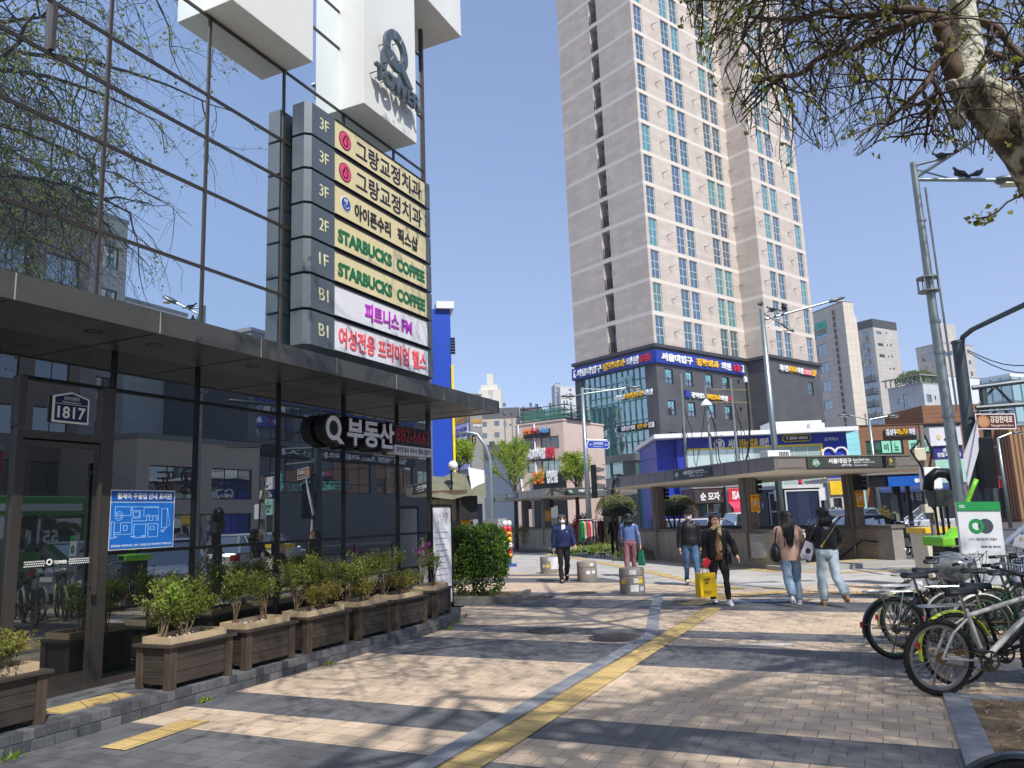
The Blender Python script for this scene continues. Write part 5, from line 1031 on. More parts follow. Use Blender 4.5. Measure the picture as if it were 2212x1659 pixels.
# ---------------------------------------------------------------- street furniture
GALV = M('galvanised', (150, 156, 156), .45, .6, nz=.1); POLE = M('pole_steel', (150, 160, 160), .4, .65, nz=.14, ns=4, stretch=(1, 1, .2)); DPOLE = M('dark_pole', (84, 92, 96), .45, .5, nz=.12, ns=3, stretch=(1, 1, .3)); HEAD = M('lamp_head', (110, 118, 122), .4, .5)
def lamp_head(t, p, d, L=.8):
    d = Vector(d).normalized(); q = Vector((-d.y, d.x, 0)); mb = MB(); rings = []
    for s_, w_, h_ in ((0, .05, .05), (.15, .13, .07), (.5, .16, .08), (.85, .13, .06), (1, .05, .03)):
        c = Vector(p) + d * L * s_; rings.append([c + q * w_ * math.cos(a) + Vector((0, 0, h_ * math.sin(a))) for a in [2 * math.pi * i / 12 for i in range(12)]])
    mb.loft(rings).build('lamp_head', HEAD, t, smooth=True)
    c = Vector(p) + d * L * .55; MB().box(-.22, .22, -.1, .1, -.09, -.06).build('lamp_lens', M('lens', (225, 220, 190)), t, tuple(c), math.atan2(d.y, d.x))
def rel(t, v): return Vector(v) - t.location
# lamp behind the near station
b = atY(1672, 1000, 30); tp = atY(1645, 668, 30)
t = thing('street_lamp', 'galvanised twin headed street lamp rising behind the near station roof', 'street lamp', (tp.x, 30, -.1)); H_ = tp.z + .1
MB().tube([(0, 0, 0), (0, 0, H_)], [.15, .09], 12).build('pole', POLE, t, smooth=True); MB().box(-.2, .2, -.2, .2, 0, .04).build('base_plate', POLE, t)
e1 = rel(t, atY(1790, 652, 30.5)); e2 = rel(t, atY(1688, 700, 29.6)); MB().tube([(0, 0, H_ - .45), tuple(e1)], .045, 8).tube([(0, 0, H_ - .12), tuple(Vector((0, 0, H_ - .45)).lerp(e1, .55))], .02, 6).tube([(0, 0, H_ - .12), tuple(e2)], .035, 8).tube([(0, 0, H_ - .9), tuple(Vector((0, 0, H_ - .45)).lerp(e1, .3))], .02, 6).build('arm', POLE, t)
lamp_head(t, e1, e1 - Vector((0, 0, H_ - .45)), .75); lamp_head(t, e2, e2 - Vector((0, 0, H_ - .12)), .6)
# lamp with the street name sign
b = atY(1262, 960, 35); tp = atY(1248, 838, 35)
t = thing('street_lamp', 'galvanised lamp post with a blue street name sign in front of the podium glass', 'street lamp', (tp.x + .2, 35, -.1)); H_ = tp.z + .1
MB().tube([(0, 0, 0), (0, 0, H_)], [.14, .08], 12).build('pole', POLE, t, smooth=True)
e1 = rel(t, atY(1352, 838, 35)); e2 = rel(t, atY(1240, 856, 34.5)); MB().tube([(0, 0, H_ - .3), tuple(e1)], .04, 8).tube([(0, 0, H_ - .05), tuple(Vector((0, 0, H_ - .3)).lerp(e1, .7))], .02, 6).tube([(0, 0, H_ - .3), tuple(e2)], .03, 8).build('arm', POLE, t)
lamp_head(t, e1, (1, 0, 0), .7); lamp_head(t, e2, (-1, -.2, 0), .6)
c = rel(t, atY(1292, 961, 35))
t2 = thing('street_name_sign', 'blue arrow ended street name sign fixed to the lamp post', 'sign', tuple(t.location + Vector((c.x, -.12, c.z))), 0, rot=(0, R(3.5), 0))
MB().prism([(-.52, -.19), (.42, -.19), (.5, -.1), (.5, .1), (.42, .19), (-.46, .19), (-.54, 0)], 0, .03).build('border', WL, t2); MB().prism([(-.48, -.165), (.40, -.165), (.47, -.09), (.47, .09), (.40, .165), (-.43, .165), (-.5, 0)], -.004, 0).build('face', M('street_blue', (36, 66, 178), .4), t2)
text('남부순환로', -.22, .22, -.01, .12, -.004, WL, t2, .004, .02); text('Nambusunhwan-ro', -.24, .24, -.11, -.05, -.004, WL, t2, .004); text('1821', -.42, -.28, -.04, .04, -.004, WL, t2, .004); text('1825', .28, .42, -.04, .04, -.004, WL, t2, .004)
MB().tube([(-.55, .04, .22), (.4, .04, .22)], .03, 6).build('bracket', POLE, t2)
tl = thing('traffic_signal', 'traffic signal with four hooded lamps seen side on, on the lamp post', 'traffic signal', tuple(t.location + Vector((.28, -.1, rel(t, atY(1268, 1060, 35)).z - .35))))
MB().box(-.1, .14, -.12, .12, .0, 1.5).build('housing', BLK, tl, bevel=.02)
for i in range(4): MB().add([(.14, -.13, .06 + i * .36), (.14, .13, .06 + i * .36), (.5, .1, .12 + i * .36), (.5, -.1, .12 + i * .36), (.14, -.13, .3 + i * .36), (.14, .13, .3 + i * .36), (.52, .1, .24 + i * .36), (.52, -.1, .24 + i * .36)], [(4, 5, 6, 7), (0, 4, 7, 3), (1, 2, 6, 5)]).build('hood', M('hood_grey', (96, 98, 98), .6), tl)
# slim arched lamp post behind the shack, plain double arm lamps far right
for (pts, Y, lab) in (([(1190, 1030), (1180, 980), (1165, 950), (1130, 938), (1088, 934)], 40, 'slim white arched lamp post left of the ginkgo tree'),):
    pass
def armlamp(u, vt, vb, Y, arms, label, r=.08):
    p = atY(u, vt, Y); t = thing('street_lamp', label, 'street lamp', (p.x, Y, -.1)); H_ = p.z + .1
    MB().tube([(0, 0, 0), (0, 0, H_)], [r * 1.4, r], 10).build('pole', POLE, t, smooth=True)
    for du, dv in arms:
        e = rel(t, atY(u + du, vt + dv, Y)); MB().tube([(0, 0, H_ - .05), tuple(e)], r * .5, 6).build('arm', POLE, t); lamp_head(t, e, (e.x, 0, 0), .7)
armlamp(1877, 905, 1100, 46, [(-42, -8), (40, -6)], 'slim twin arm street lamp standing in front of the cyan shop')
armlamp(2155, 945, 1100, 48, [(30, -10)], 'slim single arm street lamp near the right edge of the crossing')
p = atY(1062, 1000, 36); t = thing('street_lamp', 'pale street lamp with a bent arm rising behind the shack', 'street lamp', (p.x, 36, -.1))
kp = [rel(t, atY(*q, 36)) for q in ((1061, 1060), (1058, 990), (1048, 962), (1030, 938), (1010, 934), (985, 938))]; MB().tube([(kp[0].x, 0, 0)] + [tuple(q) for q in kp], [.13, .12, .1, .09, .08, .07, .06], 10).build('pole', POLE, t, smooth=True)
# big lamp post on the right, with pigeons on its arm
t = thing('street_lamp', 'thick grey lamp post with a braced bracket arm at the upper right', 'street lamp', (7.36, 13, 0)); H_ = 7.72; P2 = t
MB().tube([(.02, 0, 0), (.02, 0, 2.6), (0, 0, 4.9), (0, 0, H_)], [.095, .09, .075, .055], 16).build('pole', POLE, t, smooth=40)
for z, r_ in ((3.1, .088), (4.2, .08), (4.75, .076), (6.6, .064)): MB().tube([(.01, 0, z), (.01, 0, z + .05)], r_ + .012, 14).build('collar', GALV, t)
h0 = rel(t, atY(1975, 388, 13)); e1 = rel(t, atY(2150, 389, 13)); e2 = Vector(rel(t, gnd(2112, 298, 7.95)))
MB().tube([(0, 0, h0.z), tuple(e1)], .035, 8).tube([(0, 0, h0.z + .03), tuple(e2)], .032, 8).tube([(0, 0, H_ - .06), tuple(Vector((0, 0, h0.z)).lerp(e2, .55))], .022, 8).tube([(0, 0, H_ - .12), tuple(Vector((0, 0, h0.z)).lerp(e1, .5))], .016, 8).build('arm', POLE, t)
lamp_head(t, e1, e1 - h0, .62); lamp_head(t, e2, e2 - Vector((0, 0, h0.z)), .62)
cl = rel(t, atY(2005, 615, 13)); cm = MB()
for i in range(8): a = i * math.pi / 4; cm.tube([(cl.x + .17 * math.cos(a), .17 * math.sin(a), cl.z - .12), (cl.x + .17 * math.cos(a), .17 * math.sin(a), cl.z + .12)], .01, 5)
for z in (-.12, .12): cm.xf(Matrix.Identity(4)).lathe([(.16, z - .012), (.18, z - .012), (.18, z + .012), (.16, z + .012)], 20, (cl.x, 0, cl.z))
cm.build('climbing_guard', GALV, t); MB().tube([(.12, -.1, 3.2), (.1, -.1, 7.2)], .018, 6).build('conduit', GALV, t)
def pigeon(loc, rotz, label, s=1):
    t = thing('pigeon', label, 'pigeon', tuple(loc), rotz, 'pigeons on the lamp arms'); t.scale = (s,) * 3
    mb = MB(); rings = []
    for x, z, ry, rz in ((-.13, .05, .012, .01), (-.08, .075, .04, .032), (-.02, .09, .058, .05), (.04, .105, .055, .052), (.075, .135, .035, .036), (.09, .165, .028, .028), (.105, .18, .03, .03), (.125, .18, .02, .02), (.14, .175, .006, .006)):
        rings.append([(x, ry * math.cos(a), z + rz * math.sin(a)) for a in [2 * math.pi * i / 12 for i in range(12)]])
    mb.loft(rings); mb.loft([[(-.24, y, .03 + dz) for y, dz in ((-.03, 0), (.03, 0), (.03, .008), (-.03, .008))], [(-.1, y, .06 + dz) for y, dz in ((-.035, 0), (.035, 0), (.035, .03), (-.035, .03))]])
    mb.build('body', M('pigeon_grey', (70, 74, 84), .6, nz=.3, ns=14), t, smooth=True)
    for sy in (-1, 1): MB().loft([[(x, sy * (.052 - .01 * k), z) for x, z in ((-.16, .05), (.05, .07), (.06, .12), (-.06, .125))] for k in (0, -1)]).build('wing', M('pigeon_wing', (54, 56, 64), .6), t); MB().tube([(.0, sy * .02, .045), (.01, sy * .022, 0), (.03, sy * .022, 0)], .005, 5).build('leg', M('pigeon_leg', (150, 70, 60)), t)
hz0 = t.location
for f_, z, a, lab in ((.56, .033, 200, 'dark pigeon sitting left on the bracket arm of the thick lamp post'), (.79, .033, 10, 'dark pigeon sitting near the lamp head of the thick lamp post')):
    q = Vector((0, 0, h0.z)).lerp(e1, f_) + t.location; pigeon(q + Vector((0, 0, z)), R(a), lab)
q = Vector((0, 0, h0.z)).lerp(e2, .42) + t.location; pigeon(q + Vector((0, 0, .03)), R(120), 'pigeon with a pale wing on the sloping lamp arm under the tree')
lp1 = [o for o in COL.objects if o.name.startswith('street_lamp') and o.location.y == 30][0]
for i, (u, v) in enumerate(((1644, 664), (1668, 676), (1694, 672))): q = atY(u, v, 30); pigeon(q, R(60 + 90 * i), ['pigeon on the very top of the twin headed lamp post', 'pigeon on the arm just right of the twin headed lamp post', 'pigeon with raised wings farther out on the twin lamp arm'][i], 1.5)
# sign gantry with the brown street sign
t = thing('sign_gantry', 'dark grey gantry post with lattice arms and a curved mast arm', 'gantry', (10.68, 18, -.1)); zt = 5.5
MB().tube([(-.07, 0, 0), (0, 0, zt)], [.155, .135], 14).build('post', DPOLE, t, smooth=40); MB().tube([(0, 0, zt), (0, 0, zt + .06)], .15, 14).build('post_cap', DPOLE, t)
g = [rel(t, atY(*q)) for q in ((2076, 742, 18), (2080, 728, 17.9), (2100, 712, 17.6), (2150, 688, 16.8), (2260, 636, 15))]; MB().tube([tuple(q) for q in g], .06, 8).build('mast_arm', DPOLE, t, smooth=True)
bm2 = MB()
for a, b2 in (((2100, 838), (2260, 818)), ((2108, 881), (2260, 870))): bm2.tube([tuple(rel(t, atY(*a, 18))), tuple(rel(t, atY(*b2, 17.6)))], .055, 8)
for a, b2 in (((2108, 881), (2150, 834)), ((2116, 918), (2160, 880)), ((2150, 834), (2190, 876))): bm2.tube([tuple(rel(t, atY(*a, 18))), tuple(rel(t, atY(*b2, 18)))], .03, 6)
bm2.build('beam', DPOLE, t)
q0, q1 = rel(t, atY(2122, 838, 18)), rel(t, atY(2146, 1100, 18)); MB().tube([tuple(q0), (q1.x, 0, 0)], .085, 10).build('secondary_post', DPOLE, t)
q0 = rel(t, atY(2106, 760, 18)); 
bs0 = atY(2105, 906, 17.7); bs1 = atY(2190, 900, 17.7); wd = bs1.x - bs0.x
t2 = thing('road_name_sign', 'brown road name sign with a round emblem hung on the gantry', 'sign', (bs0.x, 17.7, atY(2150, 926, 17.7).z), 0, rot=(0, R(2), 0))
MB().box(0, wd, -.02, .02, 0, .36).build('board', M('sign_brown', (84, 30, 26), .45), t2); MB().box(0, wd, -.03, -.02, .34, .36).box(0, wd, -.03, -.02, 0, .02).box(0, .02, -.03, -.02, .02, .34).box(wd - .02, wd, -.03, -.02, .02, .34).build('border', WL, t2)
text('강감찬대로', .34, wd - .06, .15, .31, -.02, M('sign_cream', (236, 224, 208)), t2, .006, .02); text('Gang gamchan-daero', .34, wd - .05, .05, .12, -.02, M('sign_cream', (236, 224, 208)), t2, .004); MB().disc(.18, .18, .12, -.026, -.02, 20).ring(.18, .18, .13, .145, -.03, -.02, 20).build('emblem', M('emblem_gold', (190, 140, 100)), t2)
MB().tube([(0, .06, .42), (wd, .06, .46)], .025, 6).box(.1, .14, .0, .08, .3, .45).box(wd - .14, wd - .1, 0, .08, .3, .45).build('hanger', DPOLE, t2)
s0 = atY(2132, 1055, 17.7)
t2 = thing('traffic_signal', 'black backed traffic signal seen from behind on the gantry post', 'traffic signal', (s0.x, 17.6, s0.z)); MB().box(-.13, .17, -.1, .12, 0, 1.15).build('housing', BLK, t2, bevel=.02); MB().box(.17, .32, -.02, .02, .2, .25).box(.17, .32, -.02, .02, .9, .95).build('bracket', DPOLE, t2)
PPR = M('paper', (206, 206, 216), .8, nz=.06)
for i, (pts, lab) in enumerate((([(2080, 985), (2110, 905), (2118, 960), (2092, 1050), (2084, 1042)], 'torn white paper notice flapping high on the gantry post'), ([(2072, 1064), (2086, 1060), (2116, 1130), (2092, 1136)], 'white paper notice hanging low on the gantry post'))):
    ps = [atY(u, v, 17.45 + .05 * k) for k, (u, v) in enumerate(pts)]; c = ps[0].copy(); t2 = thing('paper_notice', lab, 'notice', tuple(c))
    MB().add([tuple(q - c) for q in ps] + [tuple(q - c + Vector((0, .01, 0))) for q in ps], [tuple(range(len(ps))), tuple(range(2 * len(ps) - 1, len(ps) - 1, -1))]).build('sheet', PPR, t2)
# stacked police centre sign
s0 = atY(2026, 1040, 15.5); sw = atY(2086, 1040, 15.5).x - s0.x
t = thing('stacked_sign', 'three part sign of white logo box, navy band and mint panel beside the lamp post', 'sign', (s0.x, 15.5, 0), R(-4)); zA, zB, zC, zD = [atY(2056, v, 15.5).z for v in (1042, 991, 962, 920)]
MB().box(0, sw, 0, .12, zA, zB - .01).build('mint_panel', M('sign_mint', (170, 214, 196), .45), t); MB().box(0, sw, 0, .12, zB, zC - .01).build('navy_panel', M('sign_navy2', (44, 44, 124), .45), t); MB().box(-.06, sw, -.04, .16, zC, zD).build('logo_box', M('sign_white2', (214, 214, 220), .5), t); MB().box(-.06, sw, -.06, .18, zD, zD + .05).build('cap', BLK, t)
text('세선과\n경찰서입니다', .05, sw - .04, zB + .04, zC - .05, 0, WL, t, .006, .02); text('서\n행정안내소\n8183', .08, sw - .05, zA + .06, zB - .05, 0, M('mint_letter', (30, 84, 90)), t, .006, .01)
cx_, cz_ = sw * .5, (zC + zD) / 2; MB().ring(cx_ + .04, cz_ - .02, .07, .12, -.052, -.04, 20, a0=200, a1=420).build('logo_swirl', M('swirl_navy', (60, 60, 130)), t); MB().prism([(cx_ - .02, cz_), (cx_ + .05, cz_ + .16), (cx_ + .22, cz_ + .24), (cx_ + .1, cz_ + .13)], -.05, -.04).build('logo_stroke', RD, t); MB().disc(cx_ - .16, cz_ - .02, .06, -.05, -.04, 14, sx=.7).build('logo_drop', M('swirl_tan', (216, 190, 150)), t)
for x in (.03, sw - .03): MB().tube([(x, .06, -.1), (x, .06, zA)], .03, 8).build('post', GALV, t)
# thin pole with meter boxes
p = atY(2012, 1110, 15)
t = thing('utility_pole', 'thin utility pole hung with white and cream metal boxes', 'pole', (p.x, 15, 0)); zt = atY(2006, 918, 15).z
MB().tube([(0, 0, -.1), (0, 0, zt)], .045, 10).tube([(-.07, 0, 1.6), (-.07, .02, zt - .1)], .025, 8).build('pole', M('pole_brown', (126, 122, 112), .6), t)
def bxp(u, v, Y=15): return rel(t, atY(u, v, Y))
a, b2 = bxp(1990, 1044), bxp(2035, 1009); MB().box(a.x, b2.x - .12, -.16, .06, a.z - .12, b2.z).build('meter_case', WL, t, bevel=.02); a, b2 = bxp(1972, 996), bxp(1993, 968); MB().box(a.x, b2.x, -.1, .1, a.z, b2.z).build('speaker_box', M('box_cream', (206, 200, 176), .5), t, bevel=.02); MB().bar((a.x, 0, b2.z - .1), (0, 0, b2.z - .05), .03).build('bracket', BLK, t)
MB().box(.0, .1, -.1, 0, 1.35, 1.6).box(-.18, -.03, -.14, 0, 1.5, 1.66).build('junction_box', M('box_cream', (206, 200, 176)), t)
MB().tube([(-.1, -.1, zt - .3), (-.3, -.1, zt - .5), (-.14, -.12, zt - .8), (-.1, -.14, 1.7), (.02, -.13, 1.5)], .02, 6).tube([(.06, 0, zt - .2), (.14, -.05, zt - .5), (.06, 0, zt - .9)], .018, 6).build('cable', BLK, t)
# black hoop stand and yellow rimmed bin beside it
p = atY(2070, 1100, 13.6)
t = thing('hoop_stand', 'thick black hooped pipe stand with slim uprights', 'stand', (p.x - .1, 13.6, 0)); MB().tube([(-.38, 0, 1.9), (-.34, 0, 2.1), (-.2, 0, 2.2), (0, 0, 2.18), (.09, 0, 2.05), (.12, 0, 1.7), (.15, 0, 0)], .09, 12).build('hoop', BLK, t, smooth=True); MB().box(-.36, .0, -.12, .1, 1.62, 1.9).build('case', M('case_dark', (52, 52, 48), .5), t)
for x in (-.3, -.2, -.1): MB().tube([(x, 0, 0), (x, 0, 1.65)], .022, 6).build('upright', BLK, t)
p = atY(2028, 1160, 15.6)
t = thing('salt_bin', 'tall cream bin with a yellow rim and base near the bicycles', 'bin', (p.x, 15.6, 0)); MB().loft([[(x, y, z) for x, y in ((-s_, -.3), (s_, -.3), (s_, .3), (-s_, .3))] for z, s_ in ((.08, .36), (1.1, .42))]).build('body', M('bin_cream', (214, 210, 190), .5, nz=.12, ns=2, stretch=(1, 1, .3)), t); MB().box(-.46, .46, -.34, .34, 1.1, 1.2).box(-.4, .4, -.33, .33, 0, .08).build('rim', M('bin_yellow', (232, 192, 50), .5), t)
# bollards
BOLL = M('bollard_stone', (140, 134, 126), .6, nz=.28, ns=60, bump=.15); STK = [M('sticker_white', (220, 220, 222), .5, nz=.1, ns=30), M('sticker_yellow', (240, 200, 40), .5), M('sticker_violet', (120, 110, 190), .5)]
def bollard(u, v, label, st, r=.26, h=.5):
    g = gnd(u, v); t = thing('bollard', label, 'bollard', (g.x, g.y + r, 0), 0, 'low stone bollards across the plaza')
    MB().lathe([(r * .98, 0), (r, .02), (r, h * .66), (r * .965, h * .67), (r * .965, h * .71), (r, h * .72), (r, h * .95), (r * .96, h), (r * .5, h + .012), (.001, h + .016)], 40).build('drum', BOLL, t, smooth=40)
    for a, z, w_, hh, m in st:
        q = [(math.cos(R(a - 90) + k * w_ / r / 6 - w_ / r / 2) * (r + .003), math.sin(R(a - 90) + k * w_ / r / 6 - w_ / r / 2) * (r + .003)) for k in range(7)]
        MB().loft([[(x, y, zz) for x, y in q] for zz in (z * h, z * h + hh)], cap=False).build('sticker', STK[m], t)
    return t
def nb(n): return n
bollard(1187, 1240, 'farthest low stone bollard, with white stickers and one yellow sticker, left of the man', [(-10, .38, .1, .08, 1), (-38, .38, .08, .08, 0), (25, .28, .06, .09, 0), (8, .74, .11, .1, 0)])
bollard(1271, 1257, 'middle low stone bollard with two white stickers, right of the walking man', [(2, .38, .11, .09, 0), (35, .4, .1, .08, 0), (25, .8, .1, .06, 0)])
bollard(1371, 1284, 'nearest low stone bollard plastered with yellow, white and violet stickers', [(-52, .4, .11, .12, 1), (-52, .55, .1, .035, 2), (12, .43, .12, .1, 0), (33, .41, .12, .13, 1), (33, .57, .12, .03, 2), (2, .1, .18, .14, 0), (-3, .75, .15, .1, 0), (40, .12, .1, .09, 0)], .27, .54)
# balloons on a teal pole
p = gnd(1098, 1224); t = thing('balloon_column', 'column of white, red and orange balloons on a teal pole with a blue foot', 'balloon stand', (p.x, p.y, 0))
hb = atY(1092, 1128, p.y).z; MB().tube([(0, 0, .1), (.03, 0, hb - .1), (0, 0, hb), (-.12, 0, hb + .04), (-.2, 0, hb)], .025, 8).build('pole', M('pole_teal', (60, 150, 150), .4), t, smooth=True)
bc = [M('balloon_white', (226, 220, 220), .3, nz=.02, coat=.4), M('balloon_red', (206, 40, 56), .3, nz=.02, coat=.4), M('balloon_orange', (240, 150, 40), .3, nz=.02, coat=.4), M('balloon_yellow', (244, 176, 30), .3, nz=.02, coat=.4)]
for i, c in enumerate((2, 1, 0, 3, 2, 1, 0)):
    z = .36 + i * .19; 
    for sx in (-1, 1): MB().ball((sx * .075, -.02, z), (.105, .105, .11), 14, 10).build('balloon', bc[c], t, smooth=True)
MB().box(-.24, .3, -.22, .22, 0, .09).build('base', M('base_blue', (36, 80, 150), .5), t, bevel=.02); MB().box(-.12, .12, -.1, .1, .09, .3).build('weight', M('weight_blue', (50, 110, 190), .5), t, bevel=.03)
# the street stall behind the hedge
FS = Fr((-3.0, 20.8), R(86)); t = thing('street_stall', 'cream walled street stall with a rusty roof and khaki tarpaulin behind the hedge', 'stall', FS.pt(0, 0), FS.rot)
fx = lambda u, v: FS.hit(u, v)
xr = fx(1030, 1110)[0]; zw, zr = fx(980, 1128)[1], fx(980, 1078)[1]
MB().box(-2, xr - .55, 0, 3, zw, zr).build('upper_wall', MT('stall_cream', (206, 200, 180), .9, 1.2, .03, .55, .03), t); MB().box(-2, xr - .1, -.06, 3, 0, zw).build('lower_wall', M('stall_grey', (96, 96, 96), .7, nz=.12), t)
MB().box(-2, xr - .3, -.5, 3.2, zr, zr + .05).box(-2, xr - .25, -.55, 3.2, zr + .05, zr + .22).build('roof', M('rust_roof', (96, 80, 68), .9, nz=.35, ns=5, bump=.4), t)
tp_ = MB(); rows_ = []
for i in range(7):
    k = i / 6; x = xr - 1.5 + 1.75 * k; rows_.append([(x, -.75 + .1 * math.sin(i * 2.1), zr + .02 + .05 * math.sin(i * 1.7)), (x, -.25, zr + .32 + .06 * math.sin(i * 1.3)), (x + .05, .4, zr + .72 - .2 * abs(k - .6) + .05 * math.sin(i * 2.7)), (x, 1.2, zr + .5), (x, 2.2, zr + .3)])
for a, b2 in zip(rows_, rows_[1:]):
    for i in range(4): tp_.add([a[i], b2[i], b2[i + 1], a[i + 1]], [(0, 1, 2, 3)])
tp_.build('tarpaulin', M('khaki_tarp', (112, 112, 92), .8, nz=.2, ns=4, bump=.5), t, smooth=True)
MB().add([(xr - .12, -.5, zr + .15), (xr + .22, -.48, zr + .12), (xr + .24, .2, zr + .75), (xr - .2, .2, zr + .85)], [(0, 1, 2, 3)]).build('white_sheet', PPR, t); MB().box(xr - 1.9, xr - .8, -.2, .0, zr + .22, zr + .3).build('blue_sheet', M('blue_sheet', (60, 120, 170), .6), t, rot=(0, R(-4), 0))
MB().box(xr - .42, xr + .02, -.5, .2, fx(1020, 1122)[1], fx(1020, 1072)[1]).build('loudspeaker', M('speaker_black', (34, 36, 38), .5), t, bevel=.02); MB().box(xr - .55, xr - .45, -.45, -.35, zw, zr).build('post', BLK, t)
MB().ball((fx(979, 1008)[0], -.4, fx(979, 1008)[1]), .13, 14, 10).build('globe_lamp', WL, t, smooth=True); MB().tube([(fx(975, 1015)[0], -.4, zr + .2), (fx(975, 1015)[0], -.4, fx(979, 1012)[1])], .025, 8).build('lamp_stem', BLK, t)
p = FS.pt(fx(1006, 1150)[0], -.08, zw - .32); nosmoke(p, FS.rot, 'yellow no smoking notice on the grey wall of the stall, above the hedge', .75)
# grey cabinet with a marbled edge
p = gnd(1068, 1226); CB = Fr((p.x - .35, p.y + .6), R(94)); zc = CB.hit(1065, 1122)[1]
t = thing('grey_cabinet', 'grey street cabinet with a flaking white edge and a paper sheet on it', 'cabinet', CB.pt(0, 0), CB.rot); MB().box(0, .52, 0, .7, 0, zc).build('body', M('cabinet_grey', (104, 106, 106), .6, nz=.1), t, bevel=.01); MB().box(.52, .78, .02, .7, 0, zc + .02).build('flaking_side', M('flaking', (176, 174, 168), .8, nz=.6, ns=14, bump=.3), t); MB().box(.18, .36, -.006, 0, zc - .62, zc - .3).build('sheet', PPR, t)
# bike share kiosk and information board
LIME = M('lime_green', (120, 200, 40), .35, nz=.06, coat=.3)
p = atY(2075, 1150, 11.2)
t = thing('bike_share_kiosk', 'lime green and black bicycle share terminal with a leaning green arm', 'kiosk', (p.x, 11.2, 0)); z0 = atY(2070, 1160, 11.2).z
MB().box(-.28, .36, -.1, .3, .0, z0 - .12).build('pedestal', M('kiosk_black', (30, 32, 32), .4), t, bevel=.02); MB().box(-.38, .42, -.2, .36, z0 - .12, z0 + .02).build('head', LIME, t, bevel=.03); MB().box(-.2, .3, -.21, -.2, z0 - .1, z0).build('screen', BLK, t)
MB().loft([[(x + dx, y, z) for x, y in ((-s_, -.06), (s_, -.06), (s_, .06), (-s_, .06))] for dx, z, s_ in ((0, z0 + .02, .22), (.04, z0 + .12, .16), (.1, z0 + .16, .06))]).build('dome', LIME, t, smooth=40); MB().tube([(.12, .05, z0 + .1), (.16, .05, z0 + .45), (.30, .05, z0 + .7), (.36, .05, z0 + .8)], .032, 10).build('arm', LIME, t, smooth=True)
p0, p1 = atY(2080, 1240, 9.8), atY(2172, 1240, 9.8); bw_ = p1.x - p0.x; za, zb_ = .42, atY(2130, 1081, 9.8).z
t = thing('information_board', 'tall white bicycle share board with a green header and two linked rings', 'notice board', (p0.x, 9.8, 0), R(-3), rot=(R(-2), R(2.2), R(-3)))
MB().box(0, bw_, 0, .05, za, zb_).build('board', M('board_white', (214, 216, 218), .45, nz=.05), t); MB().box(0, bw_, -.012, 0, zb_ - .11, zb_).build('header', M('header_green', (24, 140, 70), .45), t)
MB().ring(bw_ * .4, zb_ - .3, .05, .09, -.008, 0, 24).build('ring_green', M('header_green', (24, 140, 70)), t); MB().disc(bw_ * .62, zb_ - .3, .09, -.006, 0, 24).build('ring_dark', M('ring_slate', (60, 72, 76), .5), t)
MB().ring(bw_ * .08, zb_ - .06, .012, .018, -.016, -.012, 14).ring(bw_ * .14, zb_ - .06, .012, .018, -.016, -.012, 14).build('bicycle_icon', WL, t)
text('2171. 서울대입구역 5번출구', bw_ * .2, bw_ * .85, zb_ - .48, zb_ - .445, 0, M('grey_letter2', (90, 90, 96)), t, .003); text('개인정보 열린 이용 안내', bw_ * .45, bw_ * .9, zb_ - .57, zb_ - .54, 0, M('grey_letter2', (90, 90, 96)), t, .003, .02); text('이용요금 및 이용방법', bw_ * .12, bw_ * .5, zb_ - .66, zb_ - .635, 0, M('grey_letter2', (90, 90, 96)), t, .003)
lm_ = MB(); rg = random.Random(4)
for i in range(16): z = zb_ - .72 - i * .05; lm_.box(bw_ * .12, bw_ * (.3 + .58 * rg.random()), -.003, 0, z, z + .011)
tag(lm_.build('text_line', GY, t), kind='stuff')
for x in (.05, bw_ - .05): MB().tube([(x, .03, 0), (x, .03, za + .02)], .025, 8).build('leg', GALV, t)
# guard fence along the road
def fence(p0, p1, n, label):
    p0, p1 = Vector(p0), Vector(p1); L = (p1 - p0).length; d = (p1 - p0).normalized(); t = thing('guard_fence', label, 'fence', (p0.x, p0.y, 0), math.atan2(d.y, d.x))
    MB().box(0, L, -.03, .03, .92, .98).build('top_rail', GALV, t); MB().box(0, L, -.02, .02, .62, .66).box(0, L, -.02, .02, .3, .34).build('rail', BLK, t)
    for i in range(n + 1): MB().box(L * i / n - .035, L * i / n + .035, -.035, .035, 0, .95).build('post', BLK, t)
    MB().box(L * .05, L * .95, .03, .04, .38, .6).build('panel', M('fence_panel', (140, 142, 146), .5, .3), t)
fence((11.9, 21.6), (12.2, 18.6), 2, 'black and steel guard fence at the kerb beside the parked bicycles'); fence((12.25, 24.2), (9.5, 27.6), 3, 'guard fence along the road behind the near station entrance')
for i, (a, b2, lab) in enumerate((((2094, 762, 18), (2300, 790, 15), 'thin overhead wire running right from the top of the gantry post'), ((2094, 758, 18), (2300, 764, 15), 'upper overhead wire running right from the gantry post'), ((1300, 1004, 36), (1560, 940, 30), 'black overhead wire sagging across the front of the podium'))):
    p, q = atY(*a), atY(*b2); t = thing('overhead_wire', lab, 'wire', tuple(p), 0, 'overhead wires'); MB().tube([tuple((q - p) * (k / 8) - Vector((0, 0, .3 * math.sin(math.pi * k / 8)))) for k in range(9)], .012, 5).build('cable', BLK, t)
